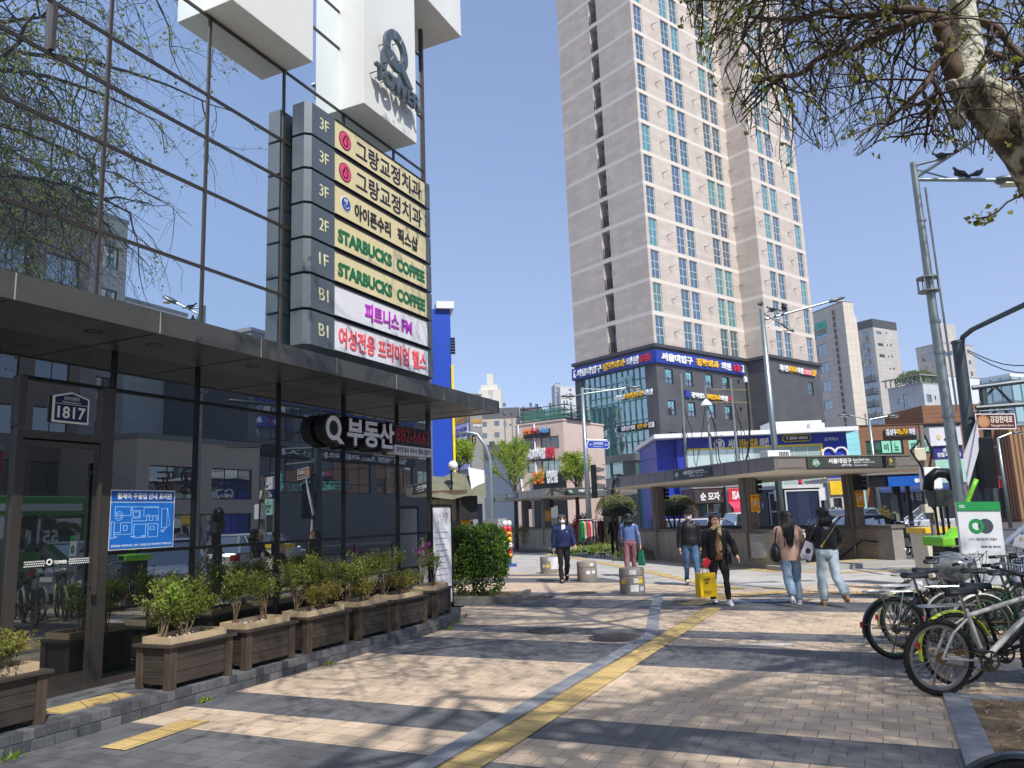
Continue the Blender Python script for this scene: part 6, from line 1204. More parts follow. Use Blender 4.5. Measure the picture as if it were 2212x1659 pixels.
# ---------------------------------------------------------------- vegetation
def leafs(mb, pts, size, rg, up=.3, var=.4, fold=.25, n=1, aspect=.6, spread=0):
    for p in pts:
        for _ in range(n):
            s_ = size * rg.uniform(1 - var, 1 + var); d = Vector((rg.gauss(0, 1), rg.gauss(0, 1), rg.gauss(0, 1) + up)).normalized(); q = d.cross(Vector((rg.gauss(0, 1), rg.gauss(0, 1), rg.gauss(0, 1)))).normalized(); k = d.cross(q) * s_ * fold
            c = Vector(p) + (Vector((rg.gauss(0, 1), rg.gauss(0, 1), rg.gauss(0, 1))) * spread if spread else Vector())
            a = c - d * s_ * .1; b = c + d * s_; m_ = c + d * s_ * .45
            mb.add([a, m_ + q * s_ * aspect * .5 + k, b, m_ - q * s_ * aspect * .5 + k], [(0, 1, 2), (0, 2, 3)])
BARKD = M('bark_dark', (74, 62, 52), .9, nz=.3, ns=16, bump=.4, stretch=(1, 1, .3)); STEM = M('stem_brown', (122, 104, 80), .85, nz=.2, ns=20)
BOX1 = LEAF('box_leaf', (78, 98, 34), (142, 150, 62)); BOX2 = LEAF('box_leaf_yellow', (112, 108, 42), (164, 152, 72)); HEDGE = LEAF('hedge_leaf', (40, 74, 18), (112, 146, 44), .3)
WEED = LEAF('fresh_leaf', (110, 150, 40), (170, 190, 80), .4); AZP = LEAF('azalea_petal', (196, 40, 160), (226, 90, 190), .4)
GINK = LEAF('ginkgo_leaf', (124, 160, 30), (186, 200, 80), .45); MAPL = LEAF('maple_leaf', (84, 24, 26), (134, 44, 40), .3); PINE = LEAF('pine_needle', (62, 78, 36), (136, 140, 80), .15)
# planters
PWOOD = M('planter_wood', (60, 52, 45), .75, nz=.45, ns=7, bump=.35, stretch=(.4, .4, 4)); PPOST = M('planter_post', (76, 63, 52), .75, nz=.5, ns=5, bump=.3, stretch=(4, 4, .4)); PINEW = M('fresh_pine', (186, 164, 130), .7, nz=.12, ns=12, stretch=(.5, 3, 3)); SOIL = M('soil', (112, 92, 72), .95, nz=.35, ns=30, bump=.6)
PEB = RND('pebbles', [(0, (150, 140, 128)), (.5, (200, 192, 180)), (1, (226, 222, 214))], .7)
GP_ = 'wooden planters on the brick platform'
def planter(x0, x1, label, y0=-1.0, y1=-.54, rot=0, loc=None):
    w = (x1 - x0) / 2; d = (y1 - y0) / 2; c = FA.pt((x0 + x1) / 2, (y0 + y1) / 2, .17) if loc is None else loc
    t = thing('planter', label, 'planter', c, FA.rot + rot, GP_)
    for sx in (-1, 1):
        for sy in (-1, 1): MB().box(sx * w - .045 * (1 + sx), sx * w + .045 * (1 - sx), sy * d - .045 * (1 + sy), sy * d + .045 * (1 - sy), 0, .40).build('post', PPOST, t, bevel=.006)
    for i in range(3):
        z = .05 + i * .117
        MB().box(-w + .09, w - .09, -d + .015, -d + .04, z, z + .112).build('board', PWOOD, t, bevel=.004); MB().box(-w + .09, w - .09, d - .04, d - .015, z, z + .112).box(-w + .015, -w + .04, -d + .09, d - .09, z, z + .112).box(w - .04, w - .015, -d + .09, d - .09, z, z + .112).build('board', PWOOD, t)
    MB().box(-w - .03, w + .03, -d - .03, -d + .06, .40, .432).box(-w - .03, w + .03, d - .06, d + .03, .40, .432).box(-w - .03, -w + .06, -d + .06, d - .06, .40, .432).box(w - .06, w + .03, -d + .06, d - .06, .40, .432).build('rim', PWOOD, t, bevel=.004)
    MB().box(-w + .05, w - .08, -d + .03, -d + .05, .432, .50).box(-w + .05, w - .08, d - .07, d - .05, .432, .50).box(-w + .03, -w + .05, -d + .03, d - .05, .432, .50).box(w - .08, w - .06, -d + .03, d - .05, .432, .50).build('inner_frame', PINEW, t, rot=(0, R(-.5), 0))
    MB().box(-w + .05, w - .08, -d + .05, d - .07, .1, .455).build('soil', SOIL, t)
    rg = random.Random(int(x0 * 50)); pm = MB()
    for _ in range(26): pm.ball((rg.uniform(-w + .08, w - .1), rg.uniform(-d + .07, d - .09), .46), (rg.uniform(.012, .024),) * 2 + (.012,), 6, 4)
    tag(pm.build('pebble', PEB, t, smooth=True), kind='stuff'); return t
PL = [(-2.05, -1.22), (0, .82), (1.02, 1.81), (2.03, 2.85), (3.06, 3.83), (3.96, 4.80)]
PLAB = ['dark wooden planter with magenta azaleas left of the glass door', 'nearest planter of the row, first right of the glass door, with a dense bush', 'second wooden planter right of the glass door, with two tall bare stemmed shrubs', 'third wooden planter right of the glass door, filled with thick greenery', 'fourth wooden planter right of the glass door, with brownish low shrubs', 'fifth wooden planter right of the glass door, beside the angled end planter']
for (a, b), l in zip(PL, PLAB): planter(a, b, l, y0=-1.02 if a > -1 else -.99)
planter(0, .8, 'last wooden planter of the row, turned at an angle under the white notice board', loc=FA.pt(5.62, -.58, .17), rot=R(13))
def shrub(s, o, h, w, label, cat='shrub', lm=BOX1, bare=.45, n=420, z=.62, seed=0, size=.028, flowers=0, lean=0, name='box_shrub'):
    if not flowers: h *= .88; w *= 1.3; bare *= .85
    rg = random.Random(seed or int(s * 97 + o * 31 + h * 11)); t = thing(name, label, cat, FA.pt(s, -o, z), FA.rot + rg.uniform(0, 6), 'shrubs in the wooden planters')
    sm = MB(); tips = []
    for i in range(rg.randint(6, 9)):
        a = rg.uniform(0, 6.28); r_ = w * rg.uniform(.15, .5); p = [Vector((rg.uniform(-.04, .04), rg.uniform(-.04, .04), -.02))]
        for k in (.35, .65, 1): p.append(Vector((r_ * k * math.cos(a) + rg.uniform(-.02, .02) + lean * k, r_ * k * math.sin(a) + rg.uniform(-.02, .02), h * k * rg.uniform(.85, 1))))
        sm.tube([tuple(q) for q in p], [.007, .006, .004, .002], 5)
        for _ in range(3):
            b = p[2].lerp(p[3], rg.uniform(-.4, 1)); e = b + Vector((rg.uniform(-1, 1) * w * .3, rg.uniform(-1, 1) * w * .3, h * rg.uniform(.05, .25))); sm.tube([tuple(b), tuple(e)], [.004, .002], 4); tips.append((b, e))
        tips.append((p[2], p[3]))
    sm.build('stem', STEM, t); lb = MB(); pts = []
    for _ in range(int(n * 1.8)):
        b, e = rg.choice(tips); q = b.lerp(e, rg.uniform(0, 1.1)) + Vector((rg.gauss(0, .035), rg.gauss(0, .035), rg.gauss(0, .03)))
        if q.z < h * bare * rg.uniform(.7, 1.1): continue
        pts.append(q)
    leafs(lb, pts, size, rg, .4, n=2, spread=.012); lb.build('foliage', lm, t)
    if flowers:
        fb = MB()
        for _ in range(flowers):
            b, e = rg.choice(tips); c = e + Vector((rg.uniform(-.03, .03), rg.uniform(-.03, .03), .02))
            leafs(fb, [c] * 7, .05, rg, .3, aspect=.8)
        fb.build('flower', AZP, t)
    return t
shrub(-1.75, .76, .34, .42, 'low box bush in the planter left of the door', n=620, bare=.0); shrub(-1.5, .7, .28, .34, 'small yellowish box bush at the right of the planter left of the door', lm=BOX2, n=450, bare=.0)
shrub(-1.9, .7, .62, .3, 'azalea with magenta flowers at the left edge', 'flowering shrub', lm=WEED, n=30, bare=.5, flowers=4, name='azalea')
shrub(.42, .72, .42, .5, 'dense dark green bush in the nearest planter of the row', n=900, bare=.0, seed=5); shrub(.22, .66, .62, .3, 'spindly shrub with fresh pale leaves behind the dense bush', lm=WEED, n=70, bare=.35, size=.045); shrub(.5, .62, .66, .42, 'taller box bush behind the dense dark bush', n=520, bare=.5)
shrub(1.18, .72, .68, .34, 'tall bare stemmed shrub with a leafy top, left in the second planter', n=380, bare=.62); shrub(1.6, .72, .62, .34, 'leaning bare stemmed shrub at the right in the second planter', n=300, bare=.58, lm=BOX1, lean=-.05)
shrub(2.18, .7, .72, .36, 'upright fresh green shrub at the left in the third planter', n=420, bare=.3); shrub(2.5, .8, .34, .5, 'broad olive bush in the middle of the third planter', lm=BOX2, n=650, bare=.0); shrub(2.72, .68, .68, .42, 'tall thick shrub at the right in the third planter', n=520, bare=.3)
shrub(3.2, .7, .66, .42, 'tall thick shrub at the left in the fourth planter', n=520, bare=.35); shrub(3.4, .82, .32, .36, 'brownish low shrub in the fourth planter', lm=BOX2, n=360, bare=.1); shrub(3.72, .68, .68, .4, 'tall twiggy shrub at the right in the fourth planter', n=360, bare=.45)
shrub(4.1, .7, .74, .44, 'tall bare stemmed shrub at the left in the fifth planter', n=430, bare=.5); shrub(4.35, .84, .34, .4, 'yellow green bush low in the fifth planter', lm=BOX2, n=480, bare=.05); shrub(4.62, .74, .34, .4, 'round green bush at the right in the fifth planter', n=560, bare=.05)
shrub(5.3, .62, .7, .26, 'azalea with a magenta flower cluster in the angled planter', 'flowering shrub', lm=WEED, n=40, bare=.4, flowers=6, name='azalea'); shrub(5.75, .55, .58, .3, 'thin pale shrub with one dark flower in the angled planter', 'flowering shrub', lm=WEED, n=110, bare=.5, flowers=1, name='azalea')
# clipped hedge in its kerbed bed
HB = Fr((-1.55, 16.45), R(104)); t = thing('clipped_hedge', 'big glossy clipped hedge bush beside the white notice board', 'hedge', HB.pt(.55, .55, .14), HB.rot)
rg = random.Random(21); lb = MB(); pts = []
def hedge_pt(w, d, h, rg):
    while True:
        x, y, z = rg.uniform(-1, 1), rg.uniform(-1, 1), rg.uniform(0, 1); e = max(abs(x), abs(y), (z - .5) * 2)
        if e > .80 and (abs(x) ** 5 + abs(y) ** 5 + max(0, z * 1.02) ** 7) < 1.05: break
    k = .72 + .28 * min(1, z / .45)
    n_ = .05 * noise.noise((x * 2, y * 2, z * 4)); return Vector((x * w * k * (1 + n_), y * d * k * (1 + n_), z * h * (1 + n_)))
pts = [q for q in (hedge_pt(.62, .6, 1.42, rg) for _ in range(5200)) if not (q.z < .35 and rg.random() < .75)]
leafs(lb, pts, .062, rg, .35, n=2, spread=.03, aspect=.62); lb.build('foliage', HEDGE, t)
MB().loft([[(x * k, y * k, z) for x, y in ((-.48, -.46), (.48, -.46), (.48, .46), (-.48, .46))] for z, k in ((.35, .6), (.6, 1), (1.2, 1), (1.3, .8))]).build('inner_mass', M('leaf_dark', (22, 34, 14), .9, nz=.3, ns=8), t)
sm = MB()
for i in range(9): a = rg.uniform(0, 6.28); sm.tube([(rg.uniform(-.3, .3), rg.uniform(-.3, .2), -.1), (.4 * math.cos(a), .35 * math.sin(a) - .1, .6)], [.022, .012], 6)
sm.build('stem', BARKD, t)
bd_ = MB().box(-.1, 1.5, -.1, .04, 0, .14).box(1.38, 1.5, .04, 1.4, 0, .14).box(-.1, .02, .04, 1.4, 0, .14); struct('bed_kerb', bd_, M('bed_stone', (120, 118, 112), .85, nz=.15, ns=20, bump=.2), HB.pt(0, 0), HB.rot, bevel=.01); struct('bed_soil', MB().box(.02, 1.38, .04, 1.4, 0, .1), SOIL, HB.pt(0, 0), HB.rot)
gb = MB(); 
for _ in range(500): gb.add([(x := rg.uniform(.1, 1.4), y := rg.uniform(.0, .3), .1), (x + rg.uniform(-.05, .05), y + rg.uniform(-.05, .05), .1 + rg.uniform(.03, .1)), (x + .008, y, .1)], [(0, 1, 2)])
tag(gb.build('dry_grass', LEAF('dry_grass', (150, 130, 70), (190, 176, 110)), None, tuple(HB.pt(0, 0)), HB.rot), kind='stuff')
# weeds in the joint of the platform
wb = MB()
for s, o in ((6.72, .62), (5.35, 1.08), (2.3, 1.12), (.35, 1.12), (6.0, .9), (-1.6, 1.13)):
    leafs(wb, [FA.pt(s + rg.uniform(-.08, .08), -o + rg.uniform(-.04, .03), .01) for _ in range(22)], .05, rg, 1.5, aspect=.25)
tag(wb.build('weeds', WEED), kind='stuff')
# general small tree
def grow(sm, tips, p, d, L, r, depth, rg, spread=.6, droop=0, up=.1, n=(3, 4), sides=6, seg=3):
    pts = [p.copy()]; q = p.copy(); dd = d.copy()
    for i in range(seg):
        dd = (dd + Vector((rg.gauss(0, .14), rg.gauss(0, .14), rg.gauss(0, .1) + up - droop * (i + 1) / seg))).normalized(); q = q + dd * L / seg; pts.append(q.copy())
    sm.tube([tuple(x) for x in pts], [r * (1 - .5 * i / seg) for i in range(seg + 1)], sides, cap=False)
    if depth == 0: tips.append(pts); return
    for i in range(rg.randint(*n)):
        k = rg.uniform(.35, 1); i0 = min(seg - 1, int(k * seg)); b = pts[i0].lerp(pts[i0 + 1], k * seg - i0)
        nd = (dd + Vector((rg.gauss(0, spread), rg.gauss(0, spread), rg.gauss(0, spread * .6)))).normalized(); grow(sm, tips, b, nd, L * rg.uniform(.5, .75), r * .5, depth - 1, rg, spread, droop, up, n, max(3, sides - 1), seg)
    tips.append(pts[-2:])
def ginkgo(u, v0, v1, w, Y, label, seed):
    p = atY(u, v0, Y); zt, zb = atY(u, v1, Y).z, p.z; rg = random.Random(seed); t = thing('ginkgo_tree', label, 'tree', (p.x, Y, -.1), 0, 'ginkgo trees along the far pavement')
    sm = MB().tube([(0, 0, 0), (.05, 0, zt * .5), (0, 0, zt * .96)], [.13, .1, .03], 8); tips = []
    for i in range(26):
        z = zb + .3 + (zt - zb) * .82 * (i / 26); a = i * 2.4; k = 1 - .6 * (i / 26) ** 1.6; grow(sm, tips, Vector((0, 0, z)), Vector((math.cos(a), math.sin(a), .75)).normalized(), w * .55 * k, .03, 1, rg, .35, 0, .12, (3, 5), 4)
    sm.build('trunk', BARKD, t); lb = MB(); pts = []
    for tp in tips:
        for _ in range(26 if len(tp) > 2 else 8): i = rg.randrange(len(tp) - 1); pts.append(tp[i].lerp(tp[i + 1], rg.random()) + Vector((rg.gauss(0, .06), rg.gauss(0, .06), rg.gauss(0, .06))))
    leafs(lb, pts, .062, rg, .2, n=3, spread=.06, aspect=.9); lb.build('foliage', GINK, t)
ginkgo(1112, 1075, 962, 3.0, 44, 'wide yellow green ginkgo tree behind the farther station roof', 3); ginkgo(1244, 1062, 990, 1.7, 40, 'slim ginkgo tree between the pink brick building and the lamp post', 5); ginkgo(992, 1022, 966, 1.2, 33, 'small ginkgo tree in front of the sign covered block', 8)
# clipped pines with cloud shaped heads
def pine(cx, cy, w, d, zb, zt, label, seed):
    rg = random.Random(seed); t = thing('clipped_pine', label, 'tree', (cx, cy, 0), 0, 'cloud pruned pines'); sm = MB(); tips = []
    for i in range(6):
        a = i * 1.05 + .3; e = Vector((w * .33 * math.cos(a), d * .33 * math.sin(a), zb + .15)); sm.tube([(.06 * math.cos(a), .06 * math.sin(a), 0), (.1 * math.cos(a + 1), .1 * math.sin(a + 1), zb * .5), tuple(e * Vector((.6, .6, 0)).length / max(.01, e.length) if False else (e.x * .6, e.y * .6, zb * .85)), tuple(e)], [.06, .05, .04, .02], 6)
    sm.build('trunk', BARKD, t); nb_ = MB()
    lobes = [(rg.uniform(-.62, .62) * w, rg.uniform(-.6, .6) * d, rg.uniform(.2, .42)) for _ in range(16)]
    for _ in range(3600):
        lx, ly, lr = rg.choice(lobes); a, b = rg.uniform(0, 6.28), rg.uniform(0, 1.45); x = lx + lr * w * 1.0 * math.cos(a) * math.cos(b); y = ly + lr * d * math.sin(a) * math.cos(b); e = (x / w / 1.06) ** 2 + (y / d / 1.06) ** 2
        if e > 1: continue
        z = zb + (zt - zb) * (math.sqrt(1 - e) * .72 + .28 * math.sin(b)) * rg.uniform(.9, 1)
        if rg.random() < .16: z = zb + (z - zb) * rg.random()
        for k in range(3): dx = Vector((rg.gauss(0, .5) + x / w * .4, rg.gauss(0, .5), 1)).normalized() * rg.uniform(.06, .11); nb_.add([(x - .009, y, z), (x + .009, y, z), (x + dx.x, y + dx.y, z + dx.z)], [(0, 1, 2)])
    nb_.build('foliage', PINE, t)
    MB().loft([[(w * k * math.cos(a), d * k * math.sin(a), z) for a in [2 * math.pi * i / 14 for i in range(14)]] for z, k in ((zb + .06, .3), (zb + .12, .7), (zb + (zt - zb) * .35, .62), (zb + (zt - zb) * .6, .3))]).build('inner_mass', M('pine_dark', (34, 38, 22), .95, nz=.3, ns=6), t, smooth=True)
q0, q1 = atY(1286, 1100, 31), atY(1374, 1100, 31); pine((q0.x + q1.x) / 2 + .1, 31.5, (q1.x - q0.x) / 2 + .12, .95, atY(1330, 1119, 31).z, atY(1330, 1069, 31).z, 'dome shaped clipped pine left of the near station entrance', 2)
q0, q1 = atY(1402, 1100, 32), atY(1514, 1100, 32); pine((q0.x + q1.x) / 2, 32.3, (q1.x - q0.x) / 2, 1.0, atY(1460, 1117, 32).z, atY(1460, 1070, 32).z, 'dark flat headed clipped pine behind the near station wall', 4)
def mound(cx, cy, w, d, z0, h, lm, n, size, label, name, cat, seed=1, rotz=0):
    rg = random.Random(seed); t = thing(name, label, cat, (cx, cy, z0), rotz); lb = MB(); pts = []
    for _ in range(n):
        x, y = rg.uniform(-1, 1), rg.uniform(-1, 1); e = abs(x) ** 3.2 + abs(y) ** 3.2
        if e > 1: continue
        pts.append(Vector((x * w, y * d, h * (1 - e * .6) * (rg.uniform(.75, 1.08) if rg.random() < .6 else rg.random()) * (1 + .18 * noise.noise((x * 4 * w, y * 4, seed))))))
    leafs(lb, pts, size, rg, .5, n=2, spread=.03); lb.build('foliage', lm, t); sm = MB()
    for _ in range(6): sm.tube([(rg.uniform(-.3, .3) * w, rg.uniform(-.3, .3) * d, -.05), (rg.uniform(-.6, .6) * w, rg.uniform(-.5, .5) * d, h * .8)], [.02, .008], 5)
    sm.build('stem', BARKD, t)
q = atY(1258, 1120, 36); mound(q.x, 36, .62, .6, .25, 1.35, MAPL, 1500, .07, 'dark red leaved maple bush behind the clothes rack', 'red_maple', 'shrub', 3)
mound(-.9, 43.2, 2.1, .5, .3, .95, BOX2, 1300, .07, 'yellow green hedge seen under the farther station roof at the left', 'low_hedge', 'hedge', 5); mound(2.9, 42, 1.8, .5, .3, .95, BOX1, 1100, .07, 'green hedge seen under the farther station roof at the right', 'low_hedge', 'hedge', 6)
mound(3.9, 36.5, 1.6, .4, .0, 1.05, BOX1, 1300, .06, 'bright green bush behind the hanging clothes', 'green_bush', 'shrub', 7); mound(3.7, 34.6, 1.5, .3, 0, .35, WEED, 380, .09, 'low leafy plants at the foot of the bush behind the clothes rack', 'bedding_plants', 'plants', 8); mound(4.2, 28.6, .75, .35, 0, .42, BOX1, 700, .05, 'low dark shrub at the corner of the near station wall', 'low_shrub', 'shrub', 9)
q = atY(1908, 1120, 38); mound(q.x, 38, .5, .4, .2, 1.2, BOX2, 420, .07, 'straggly roadside shrub behind the near station entrance', 'roadside_shrub', 'shrub', 10)
fr, w, d, h = ROOFH
q = fr.pt(w * .4, d * .4); mound(q.x, q.y, w * .55, d * .42, h + .3, 2.4, BOX1, 900, .4, 'green shrubs on the roof of the white tiled house', 'roof_plants', 'plants', 11, fr.rot)
# ---------------------------------------------------------------- plane trees along the kerb
def planebark():
    m, nt, b = _new('plane_bark'); L = nt.links.new
    tc = N(nt, 'TexCoord'); v = tc.outputs['Object']; sp = N(nt, 'SeparateXYZ'); L(v, sp.inputs[0])
    n1 = N(nt, 'TexNoise', Scale=7.5, Detail=4.0, Roughness=.6, Distortion=.6); L(v, n1.inputs['Vector']); n2 = N(nt, 'TexNoise', Scale=40.0, Detail=5.0); L(v, n2.inputs['Vector'])
    low = ramp(nt, n1.outputs[0], [(.36, lin((62, 52, 42))), (.47, lin((98, 86, 68))), (.52, lin((150, 142, 116))), (.62, lin((176, 168, 142)))])
    mp = N(nt, 'Mapping'); mp.inputs['Scale'].default_value = (1, 1, .6); L(v, mp.inputs[0]); vo = N(nt, 'TexVoronoi', Scale=13.0); vo.feature = 'DISTANCE_TO_EDGE'; L(mp.outputs[0], vo.inputs['Vector'])
    hi = ramp(nt, n1.outputs[0], [(.33, lin((120, 112, 88))), (.42, lin((196, 192, 170))), (.6, lin((222, 219, 202)))])
    a = N(nt, 'MapRange'); a.inputs[1].default_value = 4.2; a.inputs[2].default_value = 4.5; L(sp.outputs[2], a.inputs[0]); w_ = N(nt, 'Math', operation='ADD'); L(a.outputs[0], w_.inputs[0]); s_ = N(nt, 'Math', operation='MULTIPLY_ADD'); L(n1.outputs[0], s_.inputs[0]); s_.inputs[1].default_value = 1.6; s_.inputs[2].default_value = -.8; L(s_.outputs[0], w_.inputs[1]); w_.use_clamp = True
    c = mixc(nt, w_.outputs[0], low, hi); c = mixc(nt, 1.0, c, ramp(nt, n2.outputs[0], [(.3, (.78,) * 3), (.7, (1.1,) * 3)]), 'MULTIPLY')
    L(c, b.inputs['Base Color']); b.inputs['Roughness'].default_value = .8; ad = N(nt, 'Math', operation='ADD'); L(n1.outputs[0], ad.inputs[0]); L(n2.outputs[0], ad.inputs[1]); bp = N(nt, 'Bump', Strength=.7, Distance=.03); L(ad.outputs[0], bp.inputs['Height']); L(bp.outputs[0], b.inputs['Normal']); return m
PBARK = planebark(); TWIG = M('plane_twig', (70, 58, 48), .85, nz=.25, ns=12); PLEAF = LEAF('plane_leaf', (112, 124, 48), (164, 160, 78), .45)
TO = Vector((4.05, 4.6, 0)); c8_ = crop(3500, 0, 2.37); c3_ = crop(2600, 0, 1.545)
T1 = thing('plane_tree', 'old plane tree with mottled bark leaning in at the upper right', 'tree', tuple(TO)); rg = random.Random(12)
L8 = lambda x, y, Y=4.6: atY(*c8_(x, y), Y) - TO
L3 = lambda x, y, Y=4.6: atY(*c3_(x, y), Y) - TO
trunk = [Vector((0, 0, -.1)), Vector((-.02, 0, 1.2)), Vector((-.12, 0, 2.4)), L8(1330, 1390), L8(1150, 1180), L8(990, 1030), L8(860, 900), L8(790, 790), L8(765, 690), L8(755, 560), L8(745, 400), L8(715, 240), L8(690, 80), L8(665, -120), L8(650, -420), L8(700, -800)]
tm = MB(); tr = [.26, .21, .18, .165, .155, .15, .142, .136, .115, .09, .085, .08, .078, .075, .07, .06]
def smooth_path(p, r, n=5):
    P_, R_ = [], []
    for i in range(len(p) - 1):
        a, b, c, d = p[max(0, i - 1)], p[i], p[i + 1], p[min(len(p) - 1, i + 2)]
        for k in range(n): t_ = k / n; P_.append(.5 * ((2 * b) + (c - a) * t_ + (2 * a - 5 * b + 4 * c - d) * t_ * t_ + (3 * b - a - 3 * c + d) * t_ ** 3)); R_.append(r[i] + (r[i + 1] - r[i]) * t_)
    return P_ + [p[-1]], R_ + [r[-1]]
P_, R_ = smooth_path(trunk, tr); tm.tube([tuple(q) for q in P_], R_, 28)
k0 = len(tm.v)
for q in ((690, 1000, .05), (640, 1100, .06), (930, 740, .045), (620, 800, .05)): c = L8(q[0], q[1]); tm.ball(tuple(c), (q[2] * 1.0, q[2], q[2] * 1.2), 14, 9)
for i in range(len(tm.v)):
    v = Vector(tm.v[i]); tm.v[i] = tuple(v + Vector((noise.noise(v * 7), noise.noise(v * 7 + Vector((9, 0, 0))), noise.noise(v * 7 + Vector((0, 9, 0))))) * (.022 if v.z < 4.7 else .009))
tm.build('trunk', PBARK, T1, smooth=True)
bmz = MB(); tips = []
stub = [L8(690, 740), L8(600, 640), L8(560, 480), L8(520, 330), L8(490, 240)]; P_, R_ = smooth_path(stub, [.075, .065, .055, .05, .045], 4); bmz.tube([tuple(q) for q in P_], R_, 12)
for q in ((490, 270, .055), (470, 440, .035), (520, 220, .05)): bmz.ball(tuple(L8(*q[:2])), q[2], 12, 8)
limbs = [[L8(560, 220), L8(400, 150), L3(1450, 165), L3(1200, 290, 4.8), L3(980, 345, 5.0), L3(850, 450, 5.1), L3(700, 465, 5.2), L3(560, 500, 5.3)],
         [L8(600, 160), L8(330, 110), L3(1480, 60, 4.6), L3(1250, 95, 4.7), L3(1140, 100, 4.8), L3(1010, 60, 5.1), L3(800, 120, 5.3), L3(520, 100, 5.5)],
         [L8(830, 200), L8(1000, 260), L8(1110, 390), L8(1290, 560, 4.5), L8(1600, 800, 4.4)], [L8(900, 470), L8(1050, 530), L8(1300, 580, 4.7), L8(1600, 560, 4.8)],
         [L8(520, 540), L8(430, 620), L8(370, 750), L8(260, 880), L8(120, 1000, 4.8), L8(-40, 1180, 4.9)], [L8(950, 760), L8(1100, 740), L8(1300, 700, 4.8)], [L8(400, 740), L8(480, 880), L8(450, 1010, 4.7), L8(380, 1250, 4.7)]]
lr = [.036, .034, .03, .022, .024, .016, .014]
for p, r_ in zip(limbs, lr):
    P_, R_ = smooth_path(p, [r_ * (1 - .65 * i / (len(p) - 1)) for i in range(len(p))], 4); bmz.tube([tuple(q) for q in P_], R_, 8)
bmz.build('branch', M('plane_branch', (92, 76, 62), .85, nz=.3, ns=8, bump=.3), T1, smooth=True)
# the wide crown: arching limbs, drooping twigs and young leaves
ENV = [(1450, -40), (1480, 30), (1540, 190), (1600, 280), (1660, 330), (1690, 390), (1730, 330), (1800, 330), (1860, 345), (1900, 300), (1960, 335), (2060, 330), (2140, 345), (2212, 300), (2400, 420)]
def allowed(p):
    u, v = proj(p + TO)
    if (p + TO - CAM).dot(_fw) < .5: return True
    if v < -30 or u > 2260: return True
    if u < 1455: return False
    for (a, b), (c, d) in zip(ENV, ENV[1:]):
        if a <= u <= c: return v < b + (d - b) * (u - a) / (c - a)
    return True
main = MB(); tw = MB(); lpts = []
def inframe(p):
    q = p + TO - CAM
    if q.dot(_fw) < .5: return False
    u, v = proj(p + TO); return 1400 < u < 2260 and v > -60
def twig(p, d, L, r, depth):
    vis = inframe(p)
    if vis and rg.random() < (.4 if depth else .55): return
    q = p.copy(); dd = d.copy(); pts = [q.copy()]; n = 7; L *= 1.15
    for i in range(n):
        dd = (dd + Vector((rg.gauss(0, .24), rg.gauss(0, .24), rg.gauss(0, .17) - .12))).normalized(); q = q + dd * L / n
        if not allowed(q): break
        pts.append(q.copy())
    if len(pts) < 3: return
    tw.tube([tuple(x) for x in pts], [r * (1 - .75 * i / n) for i in range(len(pts))], 4 if depth else 3, cap=False)
    for x in pts[2:]:
        for _ in range(1):
            if rg.random() < ((.085 if depth == 0 else .04) if vis else .22): lpts.append(x + Vector((rg.gauss(0, .03), rg.gauss(0, .03), rg.gauss(0, .03))))
    if depth:
        for i in range(rg.randint(3, 5)):
            b = pts[rg.randrange(1, len(pts))]; twig(b, (dd + Vector((rg.gauss(0, .8), rg.gauss(0, .8), rg.gauss(0, .5)))).normalized(), L * rg.uniform(.4, .8), r * .5, depth - 1)
top = trunk[-1]
for i in range(27):
    a = i * 2.4 + .3
    if math.cos(a) * .5 - math.sin(a) * .87 > .55: continue
    z = rg.uniform(6.0, 9.2); base = trunk[-2].lerp(trunk[-1], rg.random()) if z > 6.5 else trunk[-3]; base = Vector((base.x, base.y, z)); dr = Vector((math.cos(a), math.sin(a), .55)); Lm = rg.uniform(2.6, 4.6); pts = [base]; q = base.copy(); dd = dr.normalized()
    for k in range(7): dd = (dd + Vector((rg.gauss(0, .12), rg.gauss(0, .12), -.12))).normalized(); q = q + dd * Lm / 7; pts.append(q.copy())
    if not all(allowed(x) for x in pts): continue
    main.tube([tuple(x) for x in pts], [.05 * (1 - .1 * k) for k in range(8)], 7)
    for k in range(11):
        j = rg.randrange(1, 8); twig(pts[j], (dd + Vector((rg.gauss(0, .7), rg.gauss(0, .7), rg.gauss(-.05, .5)))).normalized(), rg.uniform(.9, 1.7), .014, 2)
main.tube([tuple(trunk[-1]), (trunk[-1].x, trunk[-1].y, 9.3)], [.06, .03], 8)
for p in limbs[:2] * 2 + limbs:
    P_, _ = smooth_path(p, [1] * len(p), 5)
    for _ in range(22): twig(P_[rg.randrange(3, len(P_))], Vector((rg.gauss(-.25, .6), rg.gauss(.1, .5), rg.gauss(-.25, .5))).normalized(), rg.uniform(.4, 1.15), .009, 1)
for _ in range(70):
    q = atY(rg.uniform(1480, 2200), rg.uniform(-260, 60), rg.uniform(4.6, 7.2)) - TO
    if allowed(q): twig(q, Vector((rg.gauss(-.3, .5), rg.gauss(.1, .4), rg.gauss(-.5, .3))).normalized(), rg.uniform(.6, 1.4), .011, 2)
p = [L3(2212, 1180), L3(2110, 1230), L3(2050, 1290), L3(1990, 1320), L3(1930, 1330)]; tw.tube([tuple(q) for q in p], .006, 4); lpts += [L3(1935, 1330), L3(1945, 1335), L3(2000, 1315), L3(2190, 1190)] * 2
main.build('crown_limb', BARKD, T1); tw.build('twig', TWIG, T1); lb = MB(); leafs(lb, lpts, .036, rg, .2, var=.5, n=4, spread=.028, aspect=.95, fold=.2); lb.build('foliage', PLEAF, T1)
fb = MB()
for _ in range(26):
    q = rg.choice(lpts); fb.ball((q.x, q.y, q.z - .1), .014, 8, 6).tube([tuple(q), (q.x, q.y, q.z - .09)], .002, 3)
